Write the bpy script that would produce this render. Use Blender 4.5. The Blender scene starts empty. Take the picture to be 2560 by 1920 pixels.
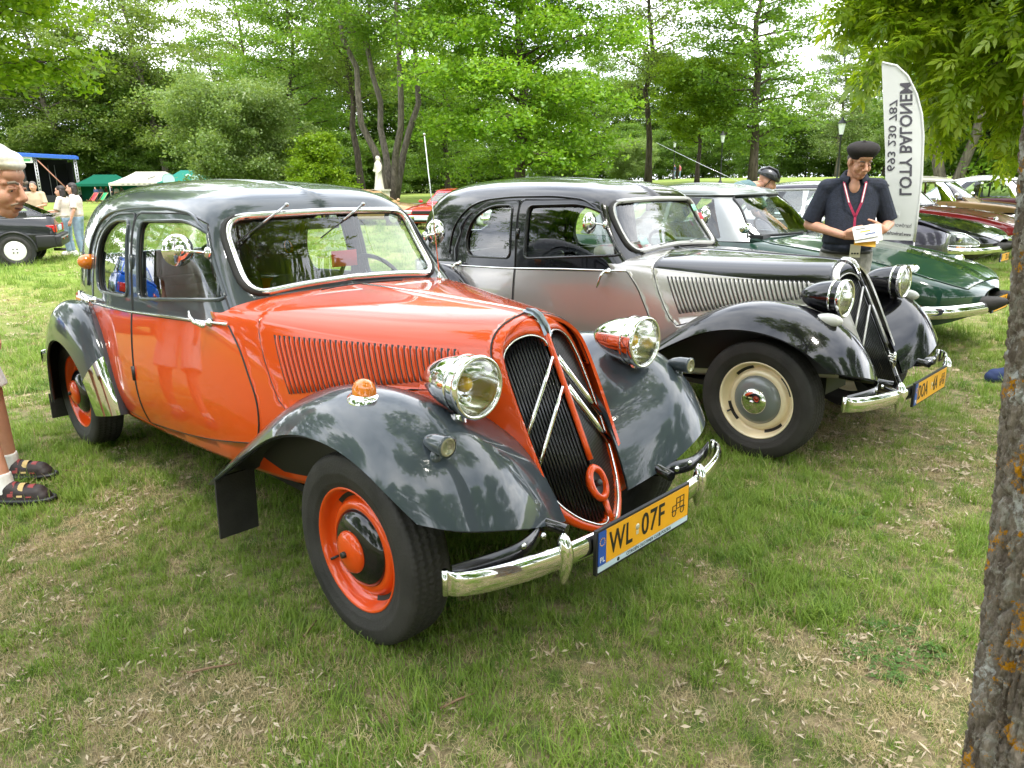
import bpy, bmesh, math, random
import numpy as np
from math import radians, pi, sin, cos
from mathutils import Vector, Matrix, Euler
from mathutils.geometry import delaunay_2d_cdt

random.seed(7)
rng = np.random.default_rng(7)
scene = bpy.context.scene
COL = scene.collection

# ------------------------------------------------------------------ camera
CAM_POS = Vector((1.943, -1.949, 1.497))
yaw, pitch, roll = radians(134.430), radians(-15.054), radians(-0.810)
fwd = Vector((cos(pitch)*cos(yaw), cos(pitch)*sin(yaw), sin(pitch)))
rgt = Vector((sin(yaw), -cos(yaw), 0.0))
upv = rgt.cross(fwd)
r2 = rgt*cos(roll) + upv*sin(roll)
u2 = -rgt*sin(roll) + upv*cos(roll)
cam_d = bpy.data.cameras.new("camera")
cam = bpy.data.objects.new("camera", cam_d)
COL.objects.link(cam)
M = Matrix((r2, u2, -fwd)).transposed().to_4x4()
M.translation = CAM_POS
cam.matrix_world = M
cam_d.sensor_width = 36.0
cam_d.lens = 36.0*1860.0/2560.0
cam_d.clip_start = 0.05
cam_d.clip_end = 2000
scene.camera = cam

def px_ray(px, py):
    return (fwd + r2*((px-1280)/1860.0) - u2*((py-960)/1860.0)).normalized()
def px_ground(px, py, z=0.0):
    d = px_ray(px, py); return CAM_POS + d*((z-CAM_POS.z)/d.z)
def px_dist(px, py, dist):
    """point seen at a pixel of the photograph, at a horizontal distance"""
    d = px_ray(px, py); return CAM_POS + d*(dist/math.hypot(d.x, d.y))

# ------------------------------------------------------------------ world, sun, exposure
SUN_EL, SUN_AZ = radians(62), radians(-20)      # direction towards the sun, azimuth from +x
world = bpy.data.worlds.new("World")
scene.world = world
world.use_nodes = True
wn, wl = world.node_tree.nodes, world.node_tree.links
wn.clear()
w_out = wn.new("ShaderNodeOutputWorld")
w_bg = wn.new("ShaderNodeBackground"); w_bg.inputs[1].default_value = 0.1
sky = wn.new("ShaderNodeTexSky"); sky.sky_type = 'NISHITA'; sky.sun_disc = False
sky.sun_elevation = SUN_EL; sky.sun_rotation = radians(90) - SUN_AZ
sky.air_density = 1.0; sky.dust_density = 2.0
tc = wn.new("ShaderNodeTexCoord")
sep = wn.new("ShaderNodeSeparateXYZ"); wl.new(tc.outputs["Generated"], sep.inputs[0])
# project the direction on a cloud sheet
mx = wn.new("ShaderNodeMath"); mx.operation = 'MAXIMUM'; mx.inputs[1].default_value = 0.0
wl.new(sep.outputs[2], mx.inputs[0])
ad = wn.new("ShaderNodeMath"); ad.operation = 'ADD'; ad.inputs[1].default_value = 0.22
wl.new(mx.outputs[0], ad.inputs[0])
dv = wn.new("ShaderNodeVectorMath"); dv.operation = 'DIVIDE'
cmb = wn.new("ShaderNodeCombineXYZ")
for k in range(3): wl.new(ad.outputs[0], cmb.inputs[k])
wl.new(tc.outputs["Generated"], dv.inputs[0]); wl.new(cmb.outputs[0], dv.inputs[1])
cn = wn.new("ShaderNodeTexNoise"); cn.inputs["Scale"].default_value = 1.25; cn.inputs["Detail"].default_value = 9
cn.inputs["Roughness"].default_value = 0.60; cn.inputs["Distortion"].default_value = 0.35
wl.new(dv.outputs[0], cn.inputs["Vector"])
cr = wn.new("ShaderNodeValToRGB")
els = cr.color_ramp.elements
els[0].position = 0.30; els[0].color = (0.27, 0.30, 0.36, 1)
els[1].position = 0.66; els[1].color = (1.0, 1.0, 1.0, 1)
e_ = els.new(0.47); e_.color = (0.60, 0.63, 0.68, 1)
wl.new(cn.outputs["Fac"], cr.inputs[0])
cm = wn.new("ShaderNodeVectorMath"); cm.operation = 'SCALE'; cm.inputs["Scale"].default_value = 22.0
wl.new(cr.outputs[0], cm.inputs[0])
mixw = wn.new("ShaderNodeMix"); mixw.data_type = 'RGBA'; mixw.inputs[0].default_value = 0.90
wl.new(sky.outputs[0], mixw.inputs[6]); wl.new(cm.outputs[0], mixw.inputs[7])
wl.new(mixw.outputs[2], w_bg.inputs[0]); wl.new(w_bg.outputs[0], w_out.inputs[0])

sun_d = bpy.data.lights.new("sun", 'SUN')
sun_d.energy = 1.5; sun_d.angle = radians(12); sun_d.color = (1.0, 0.95, 0.87)
sun_o = bpy.data.objects.new("sun", sun_d); COL.objects.link(sun_o)
sdir = Vector((cos(SUN_EL)*cos(SUN_AZ), cos(SUN_EL)*sin(SUN_AZ), sin(SUN_EL)))
sun_o.rotation_euler = sdir.to_track_quat('Z', 'Y').to_euler()
sun_o.location = (0, 0, 30)

scene.view_settings.view_transform = 'Standard'
scene.view_settings.look = 'None'
scene.view_settings.exposure = 1.45
scene.view_settings.gamma = 1.0
scene.view_settings.use_curve_mapping = False
scene.render.engine = 'CYCLES'
cy = scene.cycles
cy.max_bounces = 7; cy.diffuse_bounces = 3; cy.glossy_bounces = 4; cy.transmission_bounces = 6
cy.transparent_max_bounces = 14; cy.caustics_reflective = False; cy.caustics_refractive = False
cy.use_denoising = True
cy.sample_clamp_indirect = 6.0

# ------------------------------------------------------------------ materials
MATS = {}
def mat(name, col, rough=0.5, metal=0.0, coat=0.0, var=0.06, vscale=6.0, bump=0.0, bscale=40.0,
        spec=0.5, alpha=None, emit=None, trans=0.0, coatrough=0.03, sss=0.0):
    """principled material with a little procedural variation of its own colour"""
    if name in MATS: return MATS[name]
    m = bpy.data.materials.new(name); m.use_nodes = True
    n, l = m.node_tree.nodes, m.node_tree.links
    b = n["Principled BSDF"]
    b.inputs["Roughness"].default_value = rough; b.inputs["Metallic"].default_value = metal
    b.inputs["Coat Weight"].default_value = coat; b.inputs["Coat Roughness"].default_value = coatrough
    b.inputs["Specular IOR Level"].default_value = .12 if coat > .9 else spec
    b.inputs["Transmission Weight"].default_value = trans
    if sss: b.inputs["Subsurface Weight"].default_value = sss; b.inputs["Subsurface Radius"].default_value = (0.012, 0.005, 0.003)
    t = n.new("ShaderNodeTexCoord")
    if var > 0:
        no = n.new("ShaderNodeTexNoise"); no.inputs["Scale"].default_value = vscale; no.inputs["Detail"].default_value = 5
        l.new(t.outputs["Object"], no.inputs["Vector"])
        rm = n.new("ShaderNodeMapRange"); rm.inputs[1].default_value = 0.3; rm.inputs[2].default_value = 0.7
        rm.inputs[3].default_value = 1-var; rm.inputs[4].default_value = 1+var
        l.new(no.outputs["Fac"], rm.inputs[0])
        sc = n.new("ShaderNodeVectorMath"); sc.operation = 'SCALE'
        sc.inputs[0].default_value = col[:3]; l.new(rm.outputs[0], sc.inputs["Scale"])
        l.new(sc.outputs[0], b.inputs["Base Color"])
    else:
        b.inputs["Base Color"].default_value = (*col[:3], 1)
    if bump > 0:
        nb = n.new("ShaderNodeTexNoise"); nb.inputs["Scale"].default_value = bscale; nb.inputs["Detail"].default_value = 6
        l.new(t.outputs["Object"], nb.inputs["Vector"])
        bp = n.new("ShaderNodeBump"); bp.inputs["Strength"].default_value = bump; bp.inputs["Distance"].default_value = 0.02
        l.new(nb.outputs["Fac"], bp.inputs["Height"]); l.new(bp.outputs[0], b.inputs["Normal"])
    if emit: b.inputs["Emission Color"].default_value = (*emit[:3], 1); b.inputs["Emission Strength"].default_value = emit[3]
    MATS[name] = m
    return m

def glass_mat(name, tint=(0.86, 0.92, 0.90), ior=1.5, rough=0.01):
    if name in MATS: return MATS[name]
    m = bpy.data.materials.new(name); m.use_nodes = True
    n, l = m.node_tree.nodes, m.node_tree.links; n.clear()
    o = n.new("ShaderNodeOutputMaterial"); tr = n.new("ShaderNodeBsdfTransparent"); tr.inputs[0].default_value = (*tint, 1)
    g = n.new("ShaderNodeBsdfGlossy"); g.inputs["Roughness"].default_value = rough
    fr = n.new("ShaderNodeFresnel"); ge = n.new("ShaderNodeNewGeometry")
    im = n.new("ShaderNodeMapRange"); im.inputs[3].default_value = ior; im.inputs[4].default_value = 1/ior
    l.new(ge.outputs["Backfacing"], im.inputs[0]); l.new(im.outputs[0], fr.inputs[0])
    mu = n.new("ShaderNodeMath"); mu.operation = 'MULTIPLY'; mu.inputs[1].default_value = 2.3
    mixs = n.new("ShaderNodeMixShader")
    l.new(fr.outputs[0], mu.inputs[0]); l.new(mu.outputs[0], mixs.inputs[0])
    l.new(tr.outputs[0], mixs.inputs[1]); l.new(g.outputs[0], mixs.inputs[2]); l.new(mixs.outputs[0], o.inputs[0])
    MATS[name] = m
    return m

CHROME = mat("chrome", (0.80, 0.80, 0.79), 0.06, 1.0, var=0.02)
RUBBER = mat("tyre_rubber", (0.022, 0.020, 0.018), 0.68, var=0.4, vscale=9, bump=0.15, bscale=120)
BLACKP = mat("black_plastic", (0.012, 0.012, 0.013), 0.45, var=0.1)
BLACKM = mat("black_enamel", (0.008, 0.008, 0.009), 0.22, coat=0.6, var=0.05)
DARKIN = mat("dark_interior_cloth", (0.022, 0.020, 0.020), 0.85, var=0.2, vscale=20)
GLASS = glass_mat("window_glass")
LENS = glass_mat("lamp_glass", (0.95, 0.96, 0.95), 1.5, 0.02)
AMBER = mat("amber_lens", (0.75, 0.20, 0.01), 0.12, coat=0.8, var=0.15, vscale=60)
REDLENS = mat("red_lens", (0.45, 0.012, 0.012), 0.12, coat=0.8, var=0.1)

# ------------------------------------------------------------------ object helpers
def tag(o, label=None, cat=None, group=None, kind=None):
    if label: o['label'] = label
    if cat: o['category'] = cat
    if group: o['group'] = group
    if kind: o['kind'] = kind
    return o

def thing(name, label, cat, loc=(0, 0, 0), rz=0.0, group=None):
    o = bpy.data.objects.new(name, None); COL.objects.link(o)
    o.location = loc; o.rotation_euler = (0, 0, rz); o.empty_display_size = 0.2
    return tag(o, label, cat, group)

def link(name, me, parent=None, m=None):
    o = bpy.data.objects.new(name, me); COL.objects.link(o)
    if m is not None:
        for k in (m if isinstance(m, (list, tuple)) else [m]): me.materials.append(k)
    if parent is not None: o.parent = parent
    return o

def copy_tree(o, parent=None):
    c = o.copy(); COL.objects.link(c)
    if parent is not None: c.parent = parent
    for ch in list(o.children): copy_tree(ch, c)
    return c

class MB:
    """collects vertices and faces of one mesh"""
    def __init__(s): s.v = []; s.f = []; s.mi = []; s.sm = []
    def add(s, v, f, mi=0, smooth=True):
        b = len(s.v); s.v += [tuple(map(float, p)) for p in v]
        for q in f:
            s.f.append([b+i for i in q]); s.mi.append(mi); s.sm.append(smooth)
        return s
    def box(s, c, d, rot=None, mi=0, taper=None):
        x, y, z = (k/2 for k in d)
        P = [(-x,-y,-z),(x,-y,-z),(x,y,-z),(-x,y,-z),(-x,-y,z),(x,-y,z),(x,y,z),(-x,y,z)]
        if taper: P = [(a*(taper if h > 0 else 1), b*(taper if h > 0 else 1), h) for a, b, h in P]
        if rot is not None: P = [tuple(rot @ Vector(p)) for p in P]
        P = [(p[0]+c[0], p[1]+c[1], p[2]+c[2]) for p in P]
        return s.add(P, [(0,3,2,1),(4,5,6,7),(0,1,5,4),(1,2,6,5),(2,3,7,6),(3,0,4,7)], mi, False)
    def grid(s, P, mi=0, closed_u=False, flip=False, smooth=True):
        """P: array rows x cols x 3"""
        P = np.asarray(P, float); r, c = P.shape[:2]; f = []
        for i in range(r-1):
            for j in range(c if closed_u else c-1):
                q = (i*c+j, i*c+(j+1) % c, (i+1)*c+(j+1) % c, (i+1)*c+j)
                f.append(q[::-1] if flip else q)
        return s.add(P.reshape(-1, 3), f, mi, smooth)
    def tube(s, path, rad, n=8, mi=0, cap=True, flat=None):
        """tube along a path; rad number or list; flat scales the second axis"""
        P = [Vector(p) for p in path]; m = len(P)
        R = rad if isinstance(rad, (list, tuple, np.ndarray)) else [rad]*m
        rings = []; ref = None
        for i in range(m):
            t = (P[min(i+1, m-1)]-P[max(i-1, 0)]).normalized()
            if ref is None: ref = Vector((0, 0, 1)) if abs(t.z) < 0.9 else Vector((1, 0, 0))
            a = (ref - t*ref.dot(t)).normalized(); ref = a; b = t.cross(a)
            rings.append([P[i]+a*(cos(2*pi*k/n)*R[i])+b*(sin(2*pi*k/n)*R[i]*(flat or 1)) for k in range(n)])
        b0 = len(s.v)
        s.grid([[tuple(q) for q in r] for r in rings], mi, closed_u=True, flip=True)
        if cap:
            s.f.append([b0+k for k in range(n)][::-1][::-1]); s.mi.append(mi); s.sm.append(False)
            s.f.append([b0+(m-1)*n+k for k in range(n)][::-1]); s.mi.append(mi); s.sm.append(False)
        return s
    def lathe(s, prof, axis='z', c=(0, 0, 0), n=32, mi=0, rot=None, capends=False):
        """profile of (radius, height) turned about an axis"""
        rows = []
        for r, h in prof:
            ring = []
            for k in range(n):
                a = 2*pi*k/n; p = (r*cos(a), r*sin(a), h)
                if axis == 'x': p = (h, r*cos(a), r*sin(a))
                elif axis == 'y': p = (r*sin(a), h, r*cos(a))
                if rot is not None: p = tuple(rot @ Vector(p))
                ring.append((p[0]+c[0], p[1]+c[1], p[2]+c[2]))
            rows.append(ring)
        return s.grid(rows, mi, closed_u=True)
    def ball(s, c, r, n=12, m=8, mi=0, rot=None):
        r = (r, r, r) if not isinstance(r, (tuple, list)) else r
        rows = []
        for i in range(m+1):
            t = -pi/2+pi*i/m; ring = []
            for k in range(n):
                a = 2*pi*k/n; p = Vector((r[0]*cos(t)*cos(a), r[1]*cos(t)*sin(a), r[2]*sin(t)))
                if rot is not None: p = rot @ p
                ring.append((p.x+c[0], p.y+c[1], p.z+c[2]))
            rows.append(ring)
        return s.grid(rows, mi, closed_u=True)
    def mesh(s, name):
        me = bpy.data.meshes.new(name); me.from_pydata(s.v, [], s.f)
        me.polygons.foreach_set("material_index", s.mi); me.polygons.foreach_set("use_smooth", s.sm)
        me.update(); return me
    def build(s, name, m, parent=None, fix=False, merge=0.0):
        me = s.mesh(name)
        if fix or merge:
            bm = bmesh.new(); bm.from_mesh(me)
            if merge: bmesh.ops.remove_doubles(bm, verts=bm.verts, dist=merge)
            if fix: bmesh.ops.recalc_face_normals(bm, faces=bm.faces)
            bm.to_mesh(me); bm.free()
        return link(name, me, parent, m)

def rbox(name, c, d, bev, m, parent=None, rot=None, seg=3):
    """rounded box as an object of its own"""
    bm = bmesh.new(); bmesh.ops.create_cube(bm, size=1)
    for v in bm.verts: v.co = Vector((v.co.x*d[0], v.co.y*d[1], v.co.z*d[2]))
    bmesh.ops.bevel(bm, geom=bm.edges, offset=bev, segments=seg, profile=0.5, affect='EDGES')
    for v in bm.verts:
        p = v.co.copy()
        if rot is not None: p = rot @ p
        v.co = p + Vector(c)
    for f in bm.faces: f.smooth = True
    me = bpy.data.meshes.new(name); bm.to_mesh(me); bm.free()
    return link(name, me, parent, m)

# ------------------------------------------------------------------ spline surfaces
def bbasis(m, t, deg=3):
    """clamped uniform B-spline basis, len(t) x m"""
    deg = min(deg, m-1); t = np.clip(np.asarray(t, float), 0, 1-1e-9)
    kn = np.concatenate([np.zeros(deg), np.linspace(0, 1, m-deg+1), np.ones(deg)])
    B = [((t >= kn[i]) & (t < kn[i+1])).astype(float) for i in range(len(kn)-1)]
    for d in range(1, deg+1):
        nb = []
        for i in range(len(kn)-1-d):
            a = kn[i+d]-kn[i]; b = kn[i+d+1]-kn[i+1]
            x = 0
            if a > 0: x = x + (t-kn[i])/a*B[i]
            if b > 0: x = x + (kn[i+d+1]-t)/b*B[i+1]
            nb.append(x if not np.isscalar(x) else np.zeros_like(t))
        B = nb
    return np.stack(B[:m], 1)

def greville(m, deg=3):
    deg = min(deg, m-1)
    kn = np.concatenate([np.zeros(deg), np.linspace(0, 1, m-deg+1), np.ones(deg)])
    return np.array([kn[i+1:i+deg+1].mean() for i in range(m)])

class Surf:
    """tensor product spline through (pia=1..) or near (pia=0) the points P[row v][col u]"""
    def __init__(s, P, pia=2):
        D = np.asarray(P, float); s.nv, s.nu = D.shape[:2]
        gv, gu = greville(s.nv), greville(s.nu); Bv, Bu = bbasis(s.nv, gv), bbasis(s.nu, gu)
        C = D.copy()
        for _ in range(pia): C = C + (D-np.einsum('ab,bcd,ec->aed', Bv, C, Bu))
        s.C = C; s.gu, s.gv = gu, gv
        g = s.ev(*np.meshgrid(np.linspace(0, 1, 60), np.linspace(0, 1, 40)))
        s.lu = np.linalg.norm(np.diff(g, axis=1), axis=2).sum(1).mean(); s.lv = np.linalg.norm(np.diff(g, axis=0), axis=2).sum(0).mean()
        s.samp = None
    def ev(s, u, v):
        u, v = np.asarray(u, float), np.asarray(v, float); sh = u.shape
        Bu, Bv = bbasis(s.nu, u.ravel()), bbasis(s.nv, v.ravel())
        return np.einsum('na,abd,nb->nd', Bv, s.C, Bu).reshape(*sh, 3)
    def nrm(s, u, v, e=1e-4):
        u, v = np.asarray(u, float), np.asarray(v, float)
        du = s.ev(np.clip(u+e, 0, 1), v)-s.ev(np.clip(u-e, 0, 1), v); dv = s.ev(u, np.clip(v+e, 0, 1))-s.ev(u, np.clip(v-e, 0, 1))
        n = np.cross(du, dv); return n/np.maximum(np.linalg.norm(n, axis=-1, keepdims=True), 1e-12)
    def inv(s, pts, axes, umin=0, umax=1, vmin=0, vmax=1):
        """uv of points given by two of their coordinates"""
        gu, gv = np.meshgrid(np.linspace(umin, umax, 160), np.linspace(vmin, vmax, 110))
        ax = list(axes); g = s.ev(gu, gv)[..., ax].reshape(-1, 2); pts = np.asarray(pts, float)
        k = np.array([((g-p)**2).sum(-1).argmin() for p in pts])
        u, v = gu.ravel()[k].copy(), gv.ravel()[k].copy(); e = 1e-4
        for _ in range(8):
            a = s.ev(u, v)[:, ax]-pts
            J = np.stack([(s.ev(u+e, v)-s.ev(u-e, v))[:, ax]/(2*e), (s.ev(u, v+e)-s.ev(u, v-e))[:, ax]/(2*e)], 2)
            det = J[:, 0, 0]*J[:, 1, 1]-J[:, 0, 1]*J[:, 1, 0]; det = np.where(abs(det) < 1e-7, 1e9, det)
            su = (J[:, 1, 1]*a[:, 0]-J[:, 0, 1]*a[:, 1])/det; sv = (J[:, 0, 0]*a[:, 1]-J[:, 1, 0]*a[:, 0])/det
            u = np.clip(u-np.clip(su, -.03, .03), umin, umax); v = np.clip(v-np.clip(sv, -.03, .03), vmin, vmax)
        return np.stack([u, v], 1)

def fillet(poly, r, seg=5):
    """round the corners of a closed polygon; r number or list"""
    n = len(poly); out = []
    R = r if isinstance(r, (list, tuple)) else [r]*n
    for i in range(n):
        p = np.array(poly[i], float); a = np.array(poly[i-1], float)-p; b = np.array(poly[(i+1) % n], float)-p
        la, lb = np.linalg.norm(a), np.linalg.norm(b); q = min(R[i], .48*la, .48*lb)
        if q <= 1e-6: out.append(p); continue
        s0, s1 = p+a/la*q, p+b/lb*q
        for k in range(seg+1):
            t = k/seg; out.append((1-t)**2*s0+2*t*(1-t)*p+t*t*s1)
    return np.array(out)

def resample(poly, step, closed=True):
    P = np.asarray(poly, float)
    if closed: P = np.vstack([P, P[:1]])
    out = []
    for a, b in zip(P[:-1], P[1:]):
        n = max(1, int(math.ceil(np.linalg.norm(b-a)/step)))
        for k in range(n): out.append(a+(b-a)*k/n)
    if not closed: out.append(P[-1])
    return np.array(out)

def inside(pt, poly):
    x, y = pt[:, 0:1], pt[:, 1:2]; a = poly; b = np.roll(poly, -1, 0)
    c = (a[:, 1] > y) != (b[:, 1] > y)
    with np.errstate(divide='ignore', invalid='ignore'):
        xi = (b[:, 0]-a[:, 0])*(y-a[:, 1])/(b[:, 1]-a[:, 1])+a[:, 0]
    return (np.sum(c & (x < xi), 1) % 2) == 1

def segdist(pt, poly):
    a = poly; b = np.roll(poly, -1, 0); d = b-a
    t = np.clip(((pt[:, None]-a)*d).sum(-1)/np.maximum((d*d).sum(-1), 1e-12), 0, 1)
    return np.linalg.norm(pt[:, None]-(a+t[..., None]*d), axis=-1).min(1)

def panel(mb, S, outline, holes=(), step=0.03, off=0.0, rim=0.0, mi=0, mirror=True, flip=False, inset=0.0, rimsign=-1):
    """a piece of spline surface bounded by outline (uv), with holes; mirrored to both sides of the car.
    off lifts it along its normal, rim adds a turned-in edge of that depth"""
    sc = np.array([S.lu, S.lv])
    O = resample(np.asarray(outline)*sc, step); H = [resample(np.asarray(h)*sc, step) for h in holes]
    lo, hi = O.min(0), O.max(0)
    gx, gy = np.meshgrid(np.arange(lo[0]+step*.5, hi[0], step), np.arange(lo[1]+step*.5, hi[1], step))
    gx = gx + (np.arange(gx.shape[0]) % 2)[:, None]*step*.5
    G = np.stack([gx.ravel(), gy.ravel()], 1)
    ok = inside(G, O); G = G[ok]
    if len(G): G = G[segdist(G, O) > step*.45]
    for h in H:
        if len(G): G = G[~inside(G, h)]
        if len(G): G = G[segdist(G, h) > step*.45]
    pts = [O]+H+[G]; V = np.vstack(pts); E = []; b = 0
    for q in [O]+H:
        n = len(q); E += [(b+i, b+(i+1) % n) for i in range(n)]; b += n
    r = delaunay_2d_cdt([Vector(p) for p in V], E, [], 0, 1e-6)
    V2 = np.array([tuple(p) for p in r[0]]); F = np.array([f for f in r[2] if len(f) == 3])
    cen = V2[F].mean(1); ok = inside(cen, O)
    for h in H: ok &= ~inside(cen, h)
    F = F[ok]
    # orientation: counter clockwise in uv
    a, b_, c = V2[F[:, 0]], V2[F[:, 1]], V2[F[:, 2]]
    cw = ((b_-a)[:, 0]*(c-a)[:, 1]-(b_-a)[:, 1]*(c-a)[:, 0]) < 0
    F[cw] = F[cw][:, ::-1]
    uv = np.clip(V2/sc, 0, 1); P = S.ev(uv[:, 0], uv[:, 1]); N = S.nrm(uv[:, 0], uv[:, 1])
    if flip: N = -N; F = F[:, ::-1]
    P = P+N*off
    rims = []
    if rim:
        for q in [O]+H:
            w = np.clip(q/sc, 0, 1); p0 = S.ev(w[:, 0], w[:, 1]); nn = S.nrm(w[:, 0], w[:, 1])*(-1 if flip else 1)
            p0 = p0+nn*off; rims.append(np.stack([np.vstack([p0, p0[:1]]), np.vstack([p0-nn*rim, (p0-nn*rim)[:1]])]))
    for sgn in ((1, -1) if mirror else (1,)):
        m3 = np.array([1, sgn, 1])
        mb.add(P*m3, F.tolist() if sgn > 0 else F[:, ::-1].tolist(), mi, True)
        for q in rims: mb.grid(q*m3, mi, smooth=False)
    return mb

def curve3(S, uv, off=0.0, flip=False):
    uv = np.asarray(uv); p = S.ev(uv[:, 0], uv[:, 1])
    if off: p = p+S.nrm(uv[:, 0], uv[:, 1])*(off*(-1 if flip else 1))
    return p
# ================================================================== the 1930s-50s saloons
def traction_surfaces():
    # cabin above the belt: rows upwards, columns from the windscreen centre round to the tail
    U = [
     [(-.86,0,.93),(-.86,.28,.93),(-.872,.47,.93),(-.905,.60,.93),(-1.05,.640,.93),(-1.5,.664,.93),(-1.95,.668,.915),(-2.45,.655,.90),(-2.90,.60,.89),(-3.20,.49,.885),(-3.36,.26,.88),(-3.40,0,.88)],
     [(-1.045,0,1.15),(-1.047,.27,1.15),(-1.066,.455,1.15),(-1.112,.565,1.15),(-1.21,.606,1.15),(-1.52,.634,1.15),(-1.95,.640,1.15),(-2.43,.623,1.14),(-2.86,.57,1.13),(-3.15,.46,1.12),(-3.32,.25,1.115),(-3.36,0,1.11)],
     [(-1.145,0,1.325),(-1.15,.26,1.325),(-1.17,.44,1.325),(-1.222,.535,1.325),(-1.31,.566,1.325),(-1.56,.592,1.325),(-1.95,.60,1.325),(-2.41,.583,1.32),(-2.80,.525,1.31),(-3.08,.43,1.295),(-3.25,.23,1.285),(-3.29,0,1.28)],
     [(-1.205,0,1.41),(-1.21,.24,1.41),(-1.235,.40,1.41),(-1.285,.478,1.412),(-1.37,.508,1.42),(-1.59,.53,1.43),(-1.95,.537,1.435),(-2.38,.522,1.433),(-2.74,.47,1.42),(-3.00,.38,1.40),(-3.15,.20,1.385),(-3.19,0,1.38)],
     [(-1.285,0,1.462),(-1.29,.20,1.462),(-1.315,.33,1.463),(-1.365,.378,1.468),(-1.44,.397,1.478),(-1.63,.41,1.49),(-1.95,.415,1.50),(-2.36,.405,1.50),(-2.69,.36,1.488),(-2.90,.29,1.468),(-3.03,.15,1.452),(-3.06,0,1.448)],
     [(-1.45,0,1.50),(-1.46,.1,1.50),(-1.475,.17,1.501),(-1.51,.2,1.504),(-1.56,.205,1.512),(-1.70,.21,1.522),(-1.97,.212,1.533),(-2.33,.205,1.535),(-2.6,.18,1.528),(-2.75,.14,1.512),(-2.83,.07,1.502),(-2.86,0,1.498)],
     [(-1.66,0,1.518),(-1.67,0,1.518),(-1.69,0,1.519),(-1.72,0,1.521),(-1.76,0,1.524),(-1.85,0,1.532),(-2.02,0,1.541),(-2.28,0,1.546),(-2.5,0,1.543),(-2.58,0,1.538),(-2.62,0,1.535),(-2.64,0,1.533)],
    ]
    st = [  # station x at z=1, lean, (y,z) from the sill up and over to the ridge; front to rear
     (.168,.48,[(.212,.42),(.220,.58),(.226,.76),(.220,.90),(.185,.975),(.10,1.022),(0,1.042)]),
     (.10,.48,[(.235,.42),(.25,.58),(.262,.76),(.255,.90),(.215,.985),(.115,1.032),(0,1.049)]),
     (-.08,.49,[(.315,.42),(.33,.58),(.342,.76),(.333,.905),(.285,.992),(.155,1.040),(0,1.054)]),
     (-.4,.5,[(.44,.40),(.46,.55),(.468,.76),(.452,.92),(.39,1.005),(.21,1.050),(0,1.060)]),
     (-.75,.5,[(.54,.37),(.57,.5),(.588,.72),(.568,.945),(.49,1.025),(.27,1.058),(0,1.063)]),
     (-1.05,.36,[(.600,.35),(.642,.46),(.655,.68),(.637,.960),(.55,1.035),(.3,1.06),(0,1.063)]),
     (-1.45,.12,[(.628,.33),(.675,.44),(.690,.66),(.663,.948),(.57,1.05),(.3,1.08),(0,1.085)]),
     (-1.95,0,[(.645,.32),(.688,.43),(.702,.64),(.669,.918),(.57,1.04),(.3,1.08),(0,1.085)]),
     (-2.45,0,[(.63,.31),(.672,.42),(.688,.63),(.656,.90),(.55,1.03),(.3,1.07),(0,1.075)]),
     (-2.90,0,[(.56,.31),(.60,.42),(.63,.63),(.602,.888),(.5,1.02),(.28,1.06),(0,1.065)]),
     (-3.22,0,[(.45,.31),(.49,.42),(.53,.63),(.52,.883),(.42,1.0),(.24,1.04),(0,1.045)]),
     (-3.40,0,[(.22,.31),(.25,.42),(.27,.63),(.27,.88),(.2,.98),(.1,1.01),(0,1.015)]),
     (-3.44,0,[(0,.31),(0,.42),(0,.63),(0,.88),(0,.95),(0,.96),(0,.965)]),
    ]
    Lp = np.array([[(xb+k*(1-pts[j][1]), pts[j][0], pts[j][1]) for xb, k, pts in st] for j in range(7)])
    # front wing: rows from the body outwards, columns from the front lip over the top to the rear tip
    F = [
     [(.455,.180,.395),(.372,.202,.56),(.245,.24,.68),(.07,.30,.755),(-.14,.385,.765),(-.34,.46,.70),(-.55,.53,.575),(-.77,.585,.435),(-.945,.63,.335)],
     [(.505,.33,.445),(.445,.365,.61),(.315,.42,.745),(.11,.47,.83),(-.13,.515,.832),(-.355,.555,.752),(-.575,.595,.61),(-.785,.63,.46),(-.955,.66,.345)],
     [(.518,.48,.495),(.462,.51,.645),(.335,.54,.77),(.12,.57,.852),(-.13,.595,.855),(-.365,.62,.77),(-.585,.648,.62),(-.792,.675,.468),(-.96,.70,.347)],
     [(.503,.61,.53),(.438,.635,.65),(.315,.655,.762),(.12,.67,.838),(-.125,.683,.842),(-.362,.695,.762),(-.585,.708,.615),(-.793,.722,.465),(-.962,.735,.343)],
     [(.455,.71,.553),(.387,.742,.642),(.285,.755,.725),(.115,.765,.785),(-.115,.768,.792),(-.35,.765,.725),(-.578,.763,.588),(-.79,.765,.447),(-.96,.77,.333)],
     [(.395,.762,.57),(.335,.79,.625),(.25,.802,.675),(.10,.805,.72),(-.105,.805,.728),(-.335,.80,.672),(-.568,.792,.55),(-.785,.788,.423),(-.957,.788,.318)],
    ]
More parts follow.
